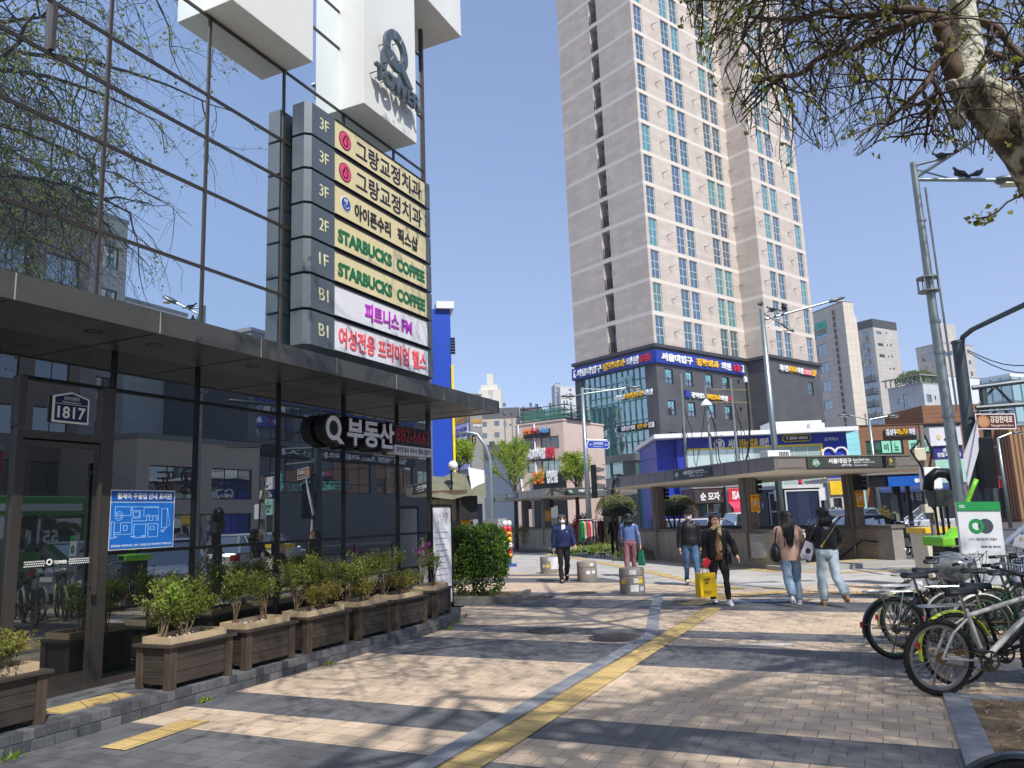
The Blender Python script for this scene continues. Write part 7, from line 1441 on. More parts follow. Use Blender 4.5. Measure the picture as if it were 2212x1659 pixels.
fb.build('seed_ball', M('seed_ball', (62, 40, 34), .9), T1)
TS = 1.38; T1.location = CAM + (TO - CAM) * TS; T1.scale = (TS,) * 3; dup(T1, (2.2, -.9, -.9), R(200), 'second plane tree standing beside the viewer'); dup(T1, (-1.6, -8.2, -.9), R(300), 'third plane tree farther behind the viewer')
# planting bed and soil at the kerb
struct('planting_bed', MB().box(-3.6, 2.35, -10.4, -8.0, 0, .018), M('bed_earth', (128, 108, 82), .95, nz=.5, ns=6, bump=.8), FA.pt(0, 0), FA.rot); struct('bed_kerb', MB().box(-3.6, 2.5, -8.0, -7.8, 0, .03).box(2.35, 2.5, -10.4, -8.0, 0, .03), M('grey_slab', (128, 132, 138)), FA.pt(0, 0), FA.rot, bevel=.006)
sb_ = MB(); rg = random.Random(9)
for _ in range(900): p = FA.pt(rg.uniform(-2, 2.3), -rg.uniform(8.05, 9.6), .03); sb_.bar(tuple(p), tuple(p + Vector((rg.uniform(-.06, .06), rg.uniform(-.06, .06), rg.uniform(0, .015)))), .006, .004)
tag(sb_.build('bark_chips', RND('bark_chips', [(0, (96, 76, 52)), (.6, (170, 144, 104)), (1, (214, 204, 186))], .9)), kind='stuff')
# ---------------------------------------------------------------- people
SKIN = M('skin', (212, 166, 138), .55, nz=.08, ns=9); HAIRB = M('hair_black', (24, 21, 20), .5, nz=.25, ns=30, stretch=(6, 6, .5)); HAIRG = M('hair_grey', (70, 68, 66), .5, nz=.3, ns=30)
def fabric(name, c, r=.85, nz=.14, ns=7): return M(name, c, r, nz=nz, ns=ns, bump=.25)
def skinmesh(V, E, RAD, mat, name, parent, sub=2):
    me = bpy.data.meshes.new(name); me.from_pydata([tuple(v) for v in V], E, []); o = bpy.data.objects.new(name, me); COL.objects.link(o)
    md = o.modifiers.new('s', 'SKIN'); md.use_smooth_shade = True
    for i, r in enumerate(RAD): me.skin_vertices[0].data[i].radius = r if isinstance(r, tuple) else (r, r)
    me.skin_vertices[0].data[0].use_root = True
    m2 = o.modifiers.new('u', 'SUBSURF'); m2.levels = sub; m2.render_levels = sub
    bpy.context.view_layer.update(); ev = o.evaluated_get(bpy.context.evaluated_depsgraph_get()); nm = bpy.data.meshes.new_from_object(ev); o.modifiers.clear(); o.data = nm; nm.name = name
    nm.materials.clear(); nm.materials.append(mat); o.parent = parent; return o
def ell(c, a, b, n=16, ax=(1, 0, 0), d=(0, 0, 1)):
    d = Vector(d).normalized(); ax = Vector(ax); ax = (ax - d * ax.dot(d)).normalized(); ay = d.cross(ax)
    return [Vector(c) + ax * a * math.cos(2 * math.pi * i / n) + ay * b * math.sin(2 * math.pi * i / n) for i in range(n)]
def tubeL(mb, pts, rad, n=14, m=0):
    pts = [Vector(p) for p in pts]; rings = []
    for i, p in enumerate(pts):
        d = pts[min(i + 1, len(pts) - 1)] - pts[max(0, i - 1)]; a, b = rad[i] if isinstance(rad[i], tuple) else (rad[i], rad[i]); rings.append(ell(p, a, b, n, (1, 0, 0), d))
    return mb.loft(rings, m)
def rough(mb, amt=.012, f=9, seed=0, k=0):
    for i in range(k, len(mb.v)):
        v = Vector(mb.v[i]); q = Vector((v.x * f, v.y * f, v.z * f * .8 + seed)); mb.v[i] = tuple(v + Vector((noise.noise(q), noise.noise(q + Vector((7, 0, 3))), noise.noise(q + Vector((0, 5, 1))) * .5)) * amt)
def dens(pts, n=4): return smooth_path([Vector(p) for p in pts], [0] * len(pts), n)[0]
def dr(rs, n=4):
    out = []
    rs = [r if isinstance(r, tuple) else (r, r) for r in rs]
    for a, b in zip(rs, rs[1:]): out += [(a[0] + (b[0] - a[0]) * k / n, a[1] + (b[1] - a[1]) * k / n) for k in range(n)]
    return out + [rs[-1]]
def person(label, u, v, H, face, legs, arms, top, bottom, shoe, hair, hem=.92, wide=.0, sole=None, mask=None, glasses=False, cap=None, bulk=1.0, tuck=False, fist=(1, 1)):
    """face: turn of the body (0 looks at the camera); legs/arms: per side (forward angle, bend) / (forward, outward, bend)"""
    g = gnd(u, v); k = H / 1.70; t = thing('person', label, 'person', (g.x, g.y, 0), R(face)); t.scale = (k,) * 3
    J = {}; low = 9
    for s, (a, b) in zip((-1, 1), legs):
        h = Vector((s * .09, 0, .92)); a, b = R(a), R(b); kn = h + Vector((s * .012, -math.sin(a) * .43, -math.cos(a) * .43)); an = kn + Vector((0, -math.sin(a - b) * .42, -math.cos(a - b) * .42)); J[s] = [h, kn, an, a - b]; low = min(low, an.z - .075 + min(0, .1 * math.sin(a - b)))
    dz = -low
    for s in J: J[s] = [q + Vector((0, 0, dz)) for q in J[s][:3]] + [J[s][3]]
    Z = lambda z: z + dz
    A = {}
    for s, (f, o_, b) in zip((-1, 1), arms):
        f, o_, b = R(f), R(o_), R(b); sh = Vector((s * .185, .0, Z(1.385))); el = sh + Vector((s * math.sin(o_) * .29, -math.sin(f) * math.cos(o_) * .29, -math.cos(f) * math.cos(o_) * .29)); f2 = f + b; wr = el + Vector((s * math.sin(o_ * .4) * .25, -math.sin(f2) * .25, -math.cos(f2) * .25)); A[s] = (sh, el, wr, (wr - el).normalized())
    # continuous body: pelvis root, spine, neck, head with nose, limbs, hands with five fingers
    V = [Vector((0, 0, Z(.93))), Vector((0, 0, Z(1.15))), Vector((0, 0, Z(1.36))), Vector((0, .01, Z(1.46))), Vector((0, -.01, Z(1.535))), Vector((0, 0, Z(1.61))), Vector((0, .005, Z(1.67)))]
    Rr = [(.14, .1), (.125, .09), (.13, .085), (.055, .055), (.07, .088), (.09, .112), (.064, .082)]; E = [(i, i + 1) for i in range(6)]
    V += [Vector((0, -.128, Z(1.575)))]; Rr += [.014]; E += [(4, 7)]
    for s in (-1, 1):
        n = len(V); h, kn, an, fa = J[s]; V += [h, kn, an, an + Vector((0, -.07 * math.cos(fa), -.04 - .07 * math.sin(fa) * .3))]; Rr += [.085, .055, .034, .018]; E += [(0, n), (n, n + 1), (n + 1, n + 2), (n + 2, n + 3)]
        n = len(V); sh, el, wr, d = A[s]; pm = wr + d * .05; V += [sh, el, wr, pm]; Rr += [.055, .04, .026, (.032, .016)]; E += [(2, n), (n, n + 1), (n + 1, n + 2), (n + 2, n + 3)]
        cu = fist[0 if s < 0 else 1]; fwd = Vector((0, -1, 0)); fwd = (fwd - d * fwd.dot(d)).normalized(); inn = Vector((-s, 0, 0)); inn = (inn - d * inn.dot(d)).normalized()
        for i in range(4):
            b0 = pm + fwd * (.027 - .018 * i) + d * .03; L = (.07, .08, .075, .058)[i]; m1 = b0 + d * L * .55 + inn * .012 * cu; m2 = b0 + d * L * (.95 - .45 * cu) + inn * (.012 + .034 * cu); q = len(V); V += [b0, m1, m2]; Rr += [.0095, .0085, .0075]; E += [(n + 3, q), (q, q + 1), (q + 1, q + 2)]
        q = len(V); V += [wr + d * .03 + fwd * .034, wr + d * .065 + fwd * .05 + inn * .02]; Rr += [.011, .009]; E += [(n + 3, q), (q, q + 1)]
    bo = skinmesh(V, E, Rr, SKIN, 'body', t, 2)
    hd = Z(1.595)
    for s in (-1, 1): MB().ball((s * .088, .012, hd - .005), (.012, .022, .032), 8, 6).build('ear', SKIN, t, smooth=True); MB().ball((s * .03, -.094, hd + .012), (.014, .008, .008), 8, 6).build('eye', HAIRB, t, smooth=True); MB().box(s * .03 - .018, s * .03 + .018, -.102, -.088, hd + .033, hd + .041).build('eyebrow', HAIRB, t)
    MB().ball((0, -.088, hd - .058), (.026, .01, .009), 8, 5).build('mouth', M('lips', (160, 92, 84), .5), t, smooth=True)
    # trousers
    tb = MB(); w = wide
    tubeL(tb, [(0, 0, Z(1.03)), (0, .0, Z(.98)), (0, .005, Z(.90)), (0, .0, Z(.82))], [(.155 * bulk, .115), (.175 * bulk, .125), (.185 * bulk, .13), (.14, .1)], 18)
    for s in (-1, 1):
        h, kn, an, fa = J[s]; c = kn.lerp(an, .5) + Vector((0, .012, 0)); tubeL(tb, dens([h + Vector((0, 0, .02)), h.lerp(kn, .5), kn, c, an.lerp(kn, .02)], 4), dr([(.1, .115), (.088, .098), (.066 + w * .5, .072 + w * .5), (.06 + w * .8, .066 + w * .8), (.05 + w, .058 + w)], 4), 14)
    rough(tb, .022, 9, u); rough(tb, .012, 26, v); tb.build('trousers', bottom, t, smooth=True)
    # shoes
    for s in (-1, 1):
        h, kn, an, fa = J[s]; c, sn = math.cos(-fa), math.sin(-fa); mb = MB(); rings = []
        for y, zz, a, b in ((.085, -.035, .028, .03), (.06, -.03, .036, .045), (.0, -.025, .038, .05), (-.07, -.045, .044, .03), (-.14, -.055, .04, .02), (-.175, -.06, .02, .012)): rings.append([(s * .008 + a * math.cos(q), y, zz + b * math.sin(q)) for q in [2 * math.pi * i / 12 for i in range(12)]])
        mb.loft(rings); sl = MB().slab([(-.042, .09), (.042, .09), (.048, -.08), (.03, -.18), (-.03, -.18), (-.048, -.08)], -.078, -.055); rm = Matrix.Translation(an) @ Matrix.Rotation(fa, 4, 'X')
        o = mb.xf(rm).build('shoe', shoe, t, smooth=True); sl.xf(rm).build('sole', sole or WL, o)
    # top with sleeves
    jb = MB(); hz_ = Z(hem); zs = [hz_, hz_ + .02, Z(1.05), Z(1.2), Z(1.32), Z(1.40), Z(1.45), Z(1.475)]; B = bulk
    tubeL(jb, dens([(0, 0, z) for z in zs], 3), dr([(.185 * B, .135 * B), (.195 * B, .145 * B), (.19 * B, .142 * B), (.195 * B, .145 * B), (.205 * B, .14 * B), (.185 * B, .115 * B), (.10, .085), (.072, .072)], 3), 20)
    for s in (-1, 1):
        sh, el, wr, d = A[s]; tubeL(jb, dens([sh + Vector((-s * .05, 0, .01)), sh + Vector((s * .01, 0, -.03)), sh.lerp(el, .5), el, el.lerp(wr, .55), wr - d * .015], 3), dr([(.06, .075 * B), (.066 * B, .08 * B), (.062 * B, .068 * B), (.056 * B, .06 * B), (.052 * B, .054 * B), (.042, .043)], 3), 12)
    rough(jb, .026, 8, v); rough(jb, .014, 24, u); jb.build('top', top, t, smooth=True)
    # hair
    hb = MB(); hr, hm_ = hair
    def capr(z, a, b, yo): return [(a * math.cos(q), yo + b * math.sin(q), hd + z) for q in [2 * math.pi * i / 20 for i in range(20)]]
    front = {'short': .045, 'bob': .04, 'long': .04}[hr]
    rings = [[(x, (y if y > -.02 else max(y, -.075)), z) for x, y, z in capr(*q)] for q in ((.052, .095, .098, .012), (.068, .096, .104, .008), (.09, .088, .098, .01), (.115, .06, .07, .012), (.124, .015, .02, .012))]
    hb.loft(rings)
    back = [(-.05, .08, .06, .05)] if hr == 'short' else []
    if hr == 'short': hb.loft([[(a * math.cos(q), .05 + b * math.sin(q) * .9, hd + z) for q in [2 * math.pi * i / 16 for i in range(16)]] for z, a, b in ((-.075, .05, .03), (-.03, .082, .052), (.03, .09, .06), (.08, .08, .055))])
    else:
        Ln = {'bob': .17, 'long': .5}[hr] if not isinstance(hr, tuple) else hr[1]
        rr_ = [(.06, .09, .065, .045), (0, .105, .08, .05), (-.08, .115, .085, .06), (-Ln * .6, .125 if hr == 'bob' else .12, .08, .085), (-Ln * .9, .12 if hr == 'bob' else .1, .065, .1), (-Ln, .08, .04, .1)]
        hb.loft([[(a * math.cos(q), yo + b * math.sin(q), hd + z) for q in [2 * math.pi * i / 18 for i in range(18)]] for z, a, b, yo in rr_]); rg = random.Random(u)
        for _ in range(34): a = rg.uniform(.1, 3.04); x0, y0 = .1 * math.cos(a), .05 + .09 * math.sin(a); hb.tube([(x0, y0, hd - .02), (x0 * 1.15, y0 + .03, hd - Ln * .6), (x0 * rg.uniform(.8, 1.5), y0 + .04, hd - Ln * rg.uniform(.9, 1.12))], [.014, .014, .004], 5)
    rg = random.Random(v)
    for _ in range(90 if hr != 'short' else 70):
        a = rg.uniform(0, 6.28); c_, s_ = math.cos(a), math.sin(a)
        if s_ < -.55 and hr != 'short': a += 3.14; c_, s_ = math.cos(a), math.sin(a)
        e = (-.02 if s_ > -.2 else .06) if hr == 'short' else (rg.uniform(-.16, -.02) if s_ > -.3 else .045)
        pts = [(.02 * c_, .01 + .02 * s_, hd + .13), (.07 * c_, .012 + .075 * s_, hd + .11), (.1 * c_, .012 + .105 * s_, hd + .065), (.104 * c_ * rg.uniform(.95, 1.12), .02 + .108 * s_ * rg.uniform(.95, 1.1), hd + e)]
        hb.tube(pts, [.006, .011, .011, .003], 5)
    rough(hb, .012, 22, 3); hb.build('hair', hm_, t, smooth=True)
    if mask: MB().loft([[(x, y, hd - .035 + z) for x, y, z in ((-.075, -.055, .03 * q), (-.04, -.106 - .012 * (1 - abs(q)), .036 * q), (0, -.124 - .016 * (1 - abs(q)), .045 * q), (.04, -.106 - .012 * (1 - abs(q)), .036 * q), (.075, -.055, .03 * q), (.0, -.05, .03 * q))] for q in (-1, -.4, .4, 1)]).build('mask', M('mask_white', (232, 226, 226), .8, nz=.04), t)
    if glasses:
        q = MB()
        for s in (-1, 1): q.ring(s * .034, hd + .01, .024, .028, -.116, -.111, 14, sx=1.15).bar((s * .062, -.113, hd + .012), (s * .09, .01, hd + .012), .004)
        q.bar((-.01, -.114, hd + .014), (.01, -.114, hd + .014), .004).build('glasses', DK if glasses == 1 else BLK, t)
        if glasses == 2: MB().disc(-.034, hd + .01, .025, -.114, -.110, 14).disc(.034, hd + .01, .025, -.114, -.110, 14).build('lens', BLK, t)
    if cap: 
        MB().loft([[(a * math.cos(q), .005 + b * math.sin(q), hd + z) for q in [2 * math.pi * i / 18 for i in range(18)]] for z, a, b in ((.045, .1, .112), (.08, .1, .11), (.115, .08, .09), (.135, .02, .03))]).add([(-.085, -.08, hd + .05), (.085, -.08, hd + .05), (.06, -.17, hd + .03), (-.06, -.17, hd + .03), (-.085, -.08, hd + .062), (.085, -.08, hd + .062), (.06, -.17, hd + .04), (-.06, -.17, hd + .04)], [(0, 1, 2, 3), (7, 6, 5, 4), (3, 2, 6, 7)]).build('cap', cap, t, smooth=True)
    t['_'] = 0; del t['_']
    return t, {s: t.matrix_basis @ (A[s][2] + A[s][3] * .09) if False else None for s in A}, A, Z, k
def hand(res, s):
    t, _, A, Z, k = res; p = A[s][2] + A[s][3] * .085; return t.location + Matrix.Rotation(t.rotation_euler.z, 3, 'Z') @ (p * k)
def onp(res, p): t, _, A, Z, k = res; return t.location + Matrix.Rotation(t.rotation_euler.z, 3, 'Z') @ (Vector((p[0], p[1], Z(p[2]))) * k)
def tote(name, label, cat, pos, rotz, w, h, d, mat, strap=.12, body='bag', printed=None, taper=1.0, smat=None):
    t = thing(name, label, cat, tuple(pos), rotz); b = MB().loft([[(x * k_, y * kk, z) for x, y in ((-w / 2, -d / 2), (w / 2, -d / 2), (w / 2, d / 2), (-w / 2, d / 2))] for z, k_, kk in ((-strap - h, 1, 1), (-strap - h * .9, 1, 1), (-strap - h * .4, (1 + taper) / 2, .95), (-strap, taper, .7))]); b.build(body, mat, t)
    for sy in (-1, 1): MB().tube([(-w * .25 * taper, sy * d * .3, -strap), (-w * .1, sy * .01, -.01), (0, 0, .0), (w * .1, sy * .01, -.01), (w * .25 * taper, sy * d * .3, -strap)], .007, 5).build('handle', smat or BKB, t)
    if printed: 
        for q in printed: text(q[0], q[1] * w, q[2] * w, -strap - h + q[3] * h, -strap - h + q[4] * h, -d / 2 - .002, q[5], t, .003, .01)
    return t
NVY = fabric('navy_jacket', (26, 38, 84)); BLKF = fabric('black_fabric', (18, 18, 20)); BLKT = fabric('black_trousers', (24, 24, 27)); DENIM = fabric('blue_denim', (74, 106, 146), nz=.3, ns=5); PALED = fabric('pale_denim', (172, 190, 200), nz=.16, ns=5); LDEN = fabric('light_denim', (138, 162, 184), nz=.2, ns=5); ROSE = fabric('rose_trousers', (128, 86, 92)); BLUEK = fabric('blue_knit', (82, 106, 158)); BEIGE = fabric('beige_sweat', (196, 160, 144)); LEATH = M('black_leather', (20, 20, 22), .3, nz=.25, ns=8, bump=.5); SHW = M('shoe_white', (216, 216, 216), .5); SHB = M('shoe_black', (20, 20, 22), .4)
p1 = person('man in a navy jacket and white mask walking towards the camera with a white bag', 1220, 1258, 1.72, 6, ((14, 6), (-10, 22)), ((4, 12, 10), (12, 14, 28)), NVY, BLKT, SHB, ('short', HAIRG), hem=.90, bulk=1.16, mask=1, glasses=2, sole=SHB)
MB().box(-.045, .0, -.17, -.15, p1[3](1.34), p1[3](1.47)).box(0, .05, -.17, -.15, p1[3](1.36), p1[3](1.47)).build('shirt_collar', WL, p1[0]); MB().disc(.09, p1[3](1.28), .012, -.172, -.165, 8).build('chest_emblem', WL, p1[0])
tote('paper_bag', 'white paper bag hanging from the hand of the man in the navy jacket', 'bag', hand(p1, -1), R(8), .2, .3, .1, M('bag_white', (216, 216, 220), .6), .12)
p2 = person('woman in a blue sweater and rose trousers walking away past the farther bollards', 1364, 1246, 1.68, 176, ((10, 4), (-12, 14)), ((-6, 16, 8), (4, 12, 6)), BLUEK, ROSE, M('shoe_rose', (90, 44, 48)), ('bob', HAIRB), hem=.98, wide=.016, bulk=.92)
sb2 = thing('shoulder_bag', 'dark grey shoulder bag of the woman in the blue sweater', 'bag', tuple(onp(p2, (.24, .0, 1.0))), R(176)); MB().loft([[(a * math.cos(q), b * math.sin(q), z) for q in [2 * math.pi * i / 14 for i in range(14)]] for z, a, b in ((-.16, .05, .12), (-.12, .075, .17), (0, .06, .16), (.1, .03, .08))]).build('bag', M('bag_charcoal', (44, 46, 52), .7, nz=.2), sb2, smooth=True); MB().tube([(0, .08, .08), (-.03, .03, .42), (-.05, 0, .46), (-.03, -.04, .42), (0, -.08, .08)], .012, 6).build('strap', BKB, sb2)
tote('green_bag', 'green bag in the hand of the woman in the blue sweater', 'bag', hand(p2, -1), R(140), .2, .42, .07, M('bag_green', (30, 110, 84), .5, nz=.15), .05, taper=.5)
p3 = person('man in black quilted jacket, cap and white mask behind the woman with yellow bag', 1497, 1266, 1.70, -6, ((-8, 16), (12, 6)), ((2, 8, 8), (0, 8, 8)), MT('quilted_black', (20, 20, 22), 3, .085, .012, .4, .1, .5, off=0), DENIM, SHB, ('short', HAIRB), hem=.92, bulk=1.1, mask=1, cap=BLKF)
p4 = person('woman in a black jacket and patterned blouse walking towards the camera', 1558, 1306, 1.60, 4, ((-6, 6), (16, 8)), ((2, 14, 6), (10, 24, 14)), BLKF, BLKT, SHW, ('bob', HAIRB), hem=.88, bulk=1.08, glasses=1, fist=(1, .4))
def paisley():
    m, nt, b = _new('paisley'); L = nt.links.new; tc = N(nt, 'TexCoord'); n = N(nt, 'TexNoise', Scale=22.0, Detail=3.0, Distortion=3.0); L(tc.outputs['Object'], n.inputs['Vector']); L(ramp(nt, n.outputs[0], [(.38, lin((70, 48, 36))), (.48, lin((120, 84, 56))), (.53, lin((196, 156, 104))), (.58, lin((96, 64, 44)))]), b.inputs['Base Color']); b.inputs['Roughness'].default_value = .7; return m
Z4 = p4[3]; MB().loft([ell((0, -.095, z), a, b, 14) for z, a, b in ((Z4(.84), .085, .075), (Z4(1.0), .09, .075), (Z4(1.2), .085, .075), (Z4(1.36), .06, .05))]).build('blouse', paisley(), p4[0], smooth=True)
sf_ = MB()
for i, (z, a, b) in enumerate(((1.40, .1, .095), (1.435, .092, .088), (1.47, .08, .078))): tubeL(sf_, [Vector((a * math.cos(q), b * math.sin(q) - .012, Z4(z - .03 * math.sin(q - .4 * i)))) for q in [2 * math.pi * j / 14 for j in range(15)]], [(.026, .022)] * 15, 8)
sf_.loft([ell((.02 + .01 * i, -.13 - .004 * i, Z4(1.41 - .04 * i)), .05 - .008 * i, .02, 10) for i in range(4)]); rough(sf_, .012, 20); sf_.build('scarf', fabric('scarf_gold', (186, 164, 128), nz=.3, ns=14), p4[0], smooth=True)
hpos = hand(p4, -1)
tote('yellow_bag', 'big yellow shopping bag with dark print carried by the woman in black', 'bag', hpos, R(18), .34, .42, .18, M('bag_yellow', (236, 196, 16), .45, nz=.12, ns=5), .16, printed=[('COFFEE\nBAR', -.3, .1, .55, .78, M('bag_print', (120, 110, 30), .6)), ('FIVE', -.3, .12, .1, .26, M('bag_print', (120, 110, 30), .6))])
t = thing('red_pouch', 'small red pouch held above the yellow bag', 'pouch', tuple(hpos + Vector((.03, -.05, .02))), R(10), rot=(0, R(35), R(10))); MB().box(-.06, .06, -.01, .01, -.08, .08).build('pouch', M('pouch_red', (206, 30, 50), .5), t, bevel=.006)
t = thing('crossbody_bag', 'black crossbody bag at the hip of the woman in black', 'bag', tuple(onp(p4, (.17, -.12, .92))), R(14)); MB().box(-.05, .05, -.05, .05, -.16, .06).build('bag', LEATH, t, bevel=.02); MB().tube([(0, 0, .06), (-.12, -.03, .3), (-.22, -.02, .48)], .008, 5).build('strap', BKB, t)
p5 = person('woman in a beige sweatshirt with very long black hair walking away', 1716, 1306, 1.62, 174, ((8, 4), (-16, 24)), ((14, 10, 30), (6, 8, 10)), BEIGE, LDEN, SHW, ('long', HAIRB), hem=.80, wide=.026, bulk=1.08)
sb2 = thing('shoulder_bag', 'black shoulder bag of the woman in the beige sweatshirt', 'bag', tuple(onp(p5, (.27, .05, 1.0))), R(174)); MB().loft([[(a * math.cos(q), b * math.sin(q), z) for q in [2 * math.pi * i / 14 for i in range(14)]] for z, a, b in ((-.2, .05, .1), (-.14, .09, .18), (0, .08, .17), (.12, .03, .06))]).build('bag', BKB, sb2, smooth=True); MB().tube([(0, .05, .1), (-.05, .02, .36), (-.08, 0, .4), (-.05, -.05, .36), (0, -.06, .1)], .013, 6).build('strap', BKB, sb2)
p6 = person('woman in a black leather jacket and pale jeans walking away', 1797, 1308, 1.66, 182, ((-12, 34), (8, 4)), ((14, 22, 40), (18, 20, 34)), LEATH, PALED, M('shoe_tan', (150, 120, 90), .6), ('bob', HAIRB), hem=.99, wide=.024, bulk=1.1, sole=M('sole_tan', (150, 120, 90)))
sb2 = thing('bag_strap', 'gold chain strap across the back of the leather jacket', 'strap', tuple(onp(p6, (0, .16, 1.2))), R(182)); MB().bar((-.16, -.02, .2), (.13, .0, -.14), .016, .012).ball((.14, 0, -.16), .025, 8, 6).build('strap', M('gold_chain', (170, 150, 80), .4, .4), sb2)
t = thing('clutch_pouch', 'lilac silver pouch with a round black patch held by the woman in leather', 'pouch', tuple(onp(p6, (.31, -.04, .98))), R(182), rot=(0, R(26), R(2))); MB().box(-.1, .1, -.02, .02, -.17, .13).build('pouch', M('pouch_lilac', (164, 164, 176), .4, nz=.15), t, bevel=.008); MB().disc(.0, -.02, .045, -.026, -.02, 18).build('patch', BKB, t)
p7 = person('person in dark clothes standing under the clipped pine beside the clothes rack', 1330, 1200, 1.62, 200, ((0, 0), (4, 4)), ((10, 6, 20), (10, 6, 20)), BLKF, BLKT, SHB, ('short', HAIRB), hem=.86)
q = atY(1810, 1140, 30); p8 = person('person in a violet jacket with a pink backpack beyond the booth', 1806, 1158, 1.55, 170, ((4, 2), (-6, 8)), ((0, 8, 6), (0, 8, 6)), fabric('violet_jacket', (96, 88, 172)), BLKT, SHB, ('short', HAIRB), hem=.86)
t = thing('backpack', 'magenta backpack on the person in violet', 'backpack', tuple(onp(p8, (-.02, .2, 1.16))), R(170)); MB().box(-.15, .15, -.08, .08, -.24, .22).build('pack', M('pack_pink', (196, 44, 110), .6, nz=.12), t, bevel=.05); MB().box(-.11, .11, .08, .11, -.2, -.02).build('pocket', M('pack_pink', (196, 44, 110)), t, bevel=.015)
# ---------------------------------------------------------------- clothes racks
def rack(u0, u1, Y, zt, cols, label, gap, drop):
    a, b = atY(u0, 1124, Y), atY(u1, 1124, Y); L = b.x - a.x; t = thing('clothes_rack', label, 'clothes rack', (a.x, Y, 0), R(4)); MB().tube([(0, 0, zt), (L, 0, zt)], .014, 8).tube([(L * .12, 0, .1), (L * .12, 0, zt)], .016, 8).tube([(L * .88, 0, .1), (L * .88, 0, zt)], .016, 8).build('frame', GALV, t)
    for x in (.12, .88): MB().box(L * x - .1, L * x + .1, -.2, .2, .06, .13).build('base', M('base_grey', (110, 110, 108), .7), t); MB().ball((L * x - .08, -.15, .03), .03, 8, 6).ball((L * x + .08, -.15, .03), .03, 8, 6).build('castor', BLK, t)
    rg = random.Random(5)
    for i, (nm, c) in enumerate(cols):
        x = L * (.04 + .92 * i / (len(cols) - 1)); h = drop * rg.uniform(.8, 1.1); g = thing('hanging_garment', nm, 'garment', (a.x + x * math.cos(R(4)), Y + x * math.sin(R(4)) - .02, zt), R(4 + rg.uniform(-12, 12)), 'garments hanging on the racks'); w = gap
        mb = MB().loft([[(xx * ww * .5, yy * d, z) for xx, yy in ((-1, -1), (-.3, -1.15), (.4, -1.1), (1, -.9), (1, .9), (-1, 1))] for z, ww, d in ((-.07, w * .6, .05), (-.12, w, .17), (-.22, w * 1.1, .2), (-h * .7, w * 1.05, .2), (-h, w * 1.2, .21))]); rough(mb, .02, 12, i); mb.build('cloth', fabric('cloth_%d_%d_%d' % c, c), g, smooth=True)
        sv = MB().loft([[(xx * w * .45, -.2 + yy * .05 - .06 * k, z) for xx, yy in ((-1, -1), (1, -1), (1, 1), (-1, 1))] for k, z in ((0, -.13), (.6, -h * .5), (.8, -h * .85))]); sv.build('sleeve', fabric('cloth_%d_%d_%d' % c, c), g); MB().tube([(0, 0, -.08), (0, 0, -.02), (0, .01, .02), (0, -.01, .015)], .004, 4).build('hanger', BLK, g)
G_ = [('bright green top, leftmost on the clothes rack', (24, 120, 70)), ('second green top on the clothes rack', (30, 130, 76)), ('cream top beside the green ones on the rack', (222, 206, 180)), ('mustard yellow top on the rack', (214, 164, 56)), ('dark navy top beside the mustard one on the rack', (40, 46, 80)), ('grey blue top on the rack', (140, 146, 170)), ('crimson pink top on the rack', (214, 40, 80)), ('pale pink top on the rack', (232, 170, 184)), ('tan top beside the pale pink one on the rack', (196, 164, 130)), ('dark plum top on the rack', (54, 36, 48)), ('light grey top in the right half of the rack', (180, 176, 178)), ('black top in the right half of the rack', (30, 28, 30)), ('silver grey top beside the black one on the rack', (160, 156, 160)), ('wine red top on the rack', (130, 30, 44)), ('deep maroon top on the rack', (92, 24, 34)), ('dark brown top near the right end of the rack', (66, 34, 34)), ('grey beige top, rightmost on the clothes rack', (130, 116, 110))]
rack(1251, 1303, 32, 1.5, G_, 'chrome clothes rack with a row of coloured tops on the plaza', .06, .86)
rack(1404, 1436, 30.5, 1.5, [('washed blue jeans shirt, left on the small rack behind the wall', (120, 150, 190)), ('pale blue jeans shirt in the middle of the small rack', (150, 176, 206)), ('mid blue jeans shirt right of the middle on the small rack', (100, 132, 176)), ('peach top, right on the small rack behind the wall', (214, 178, 150))], 'small clothes rack of blue denim behind the near station wall', .1, .7)
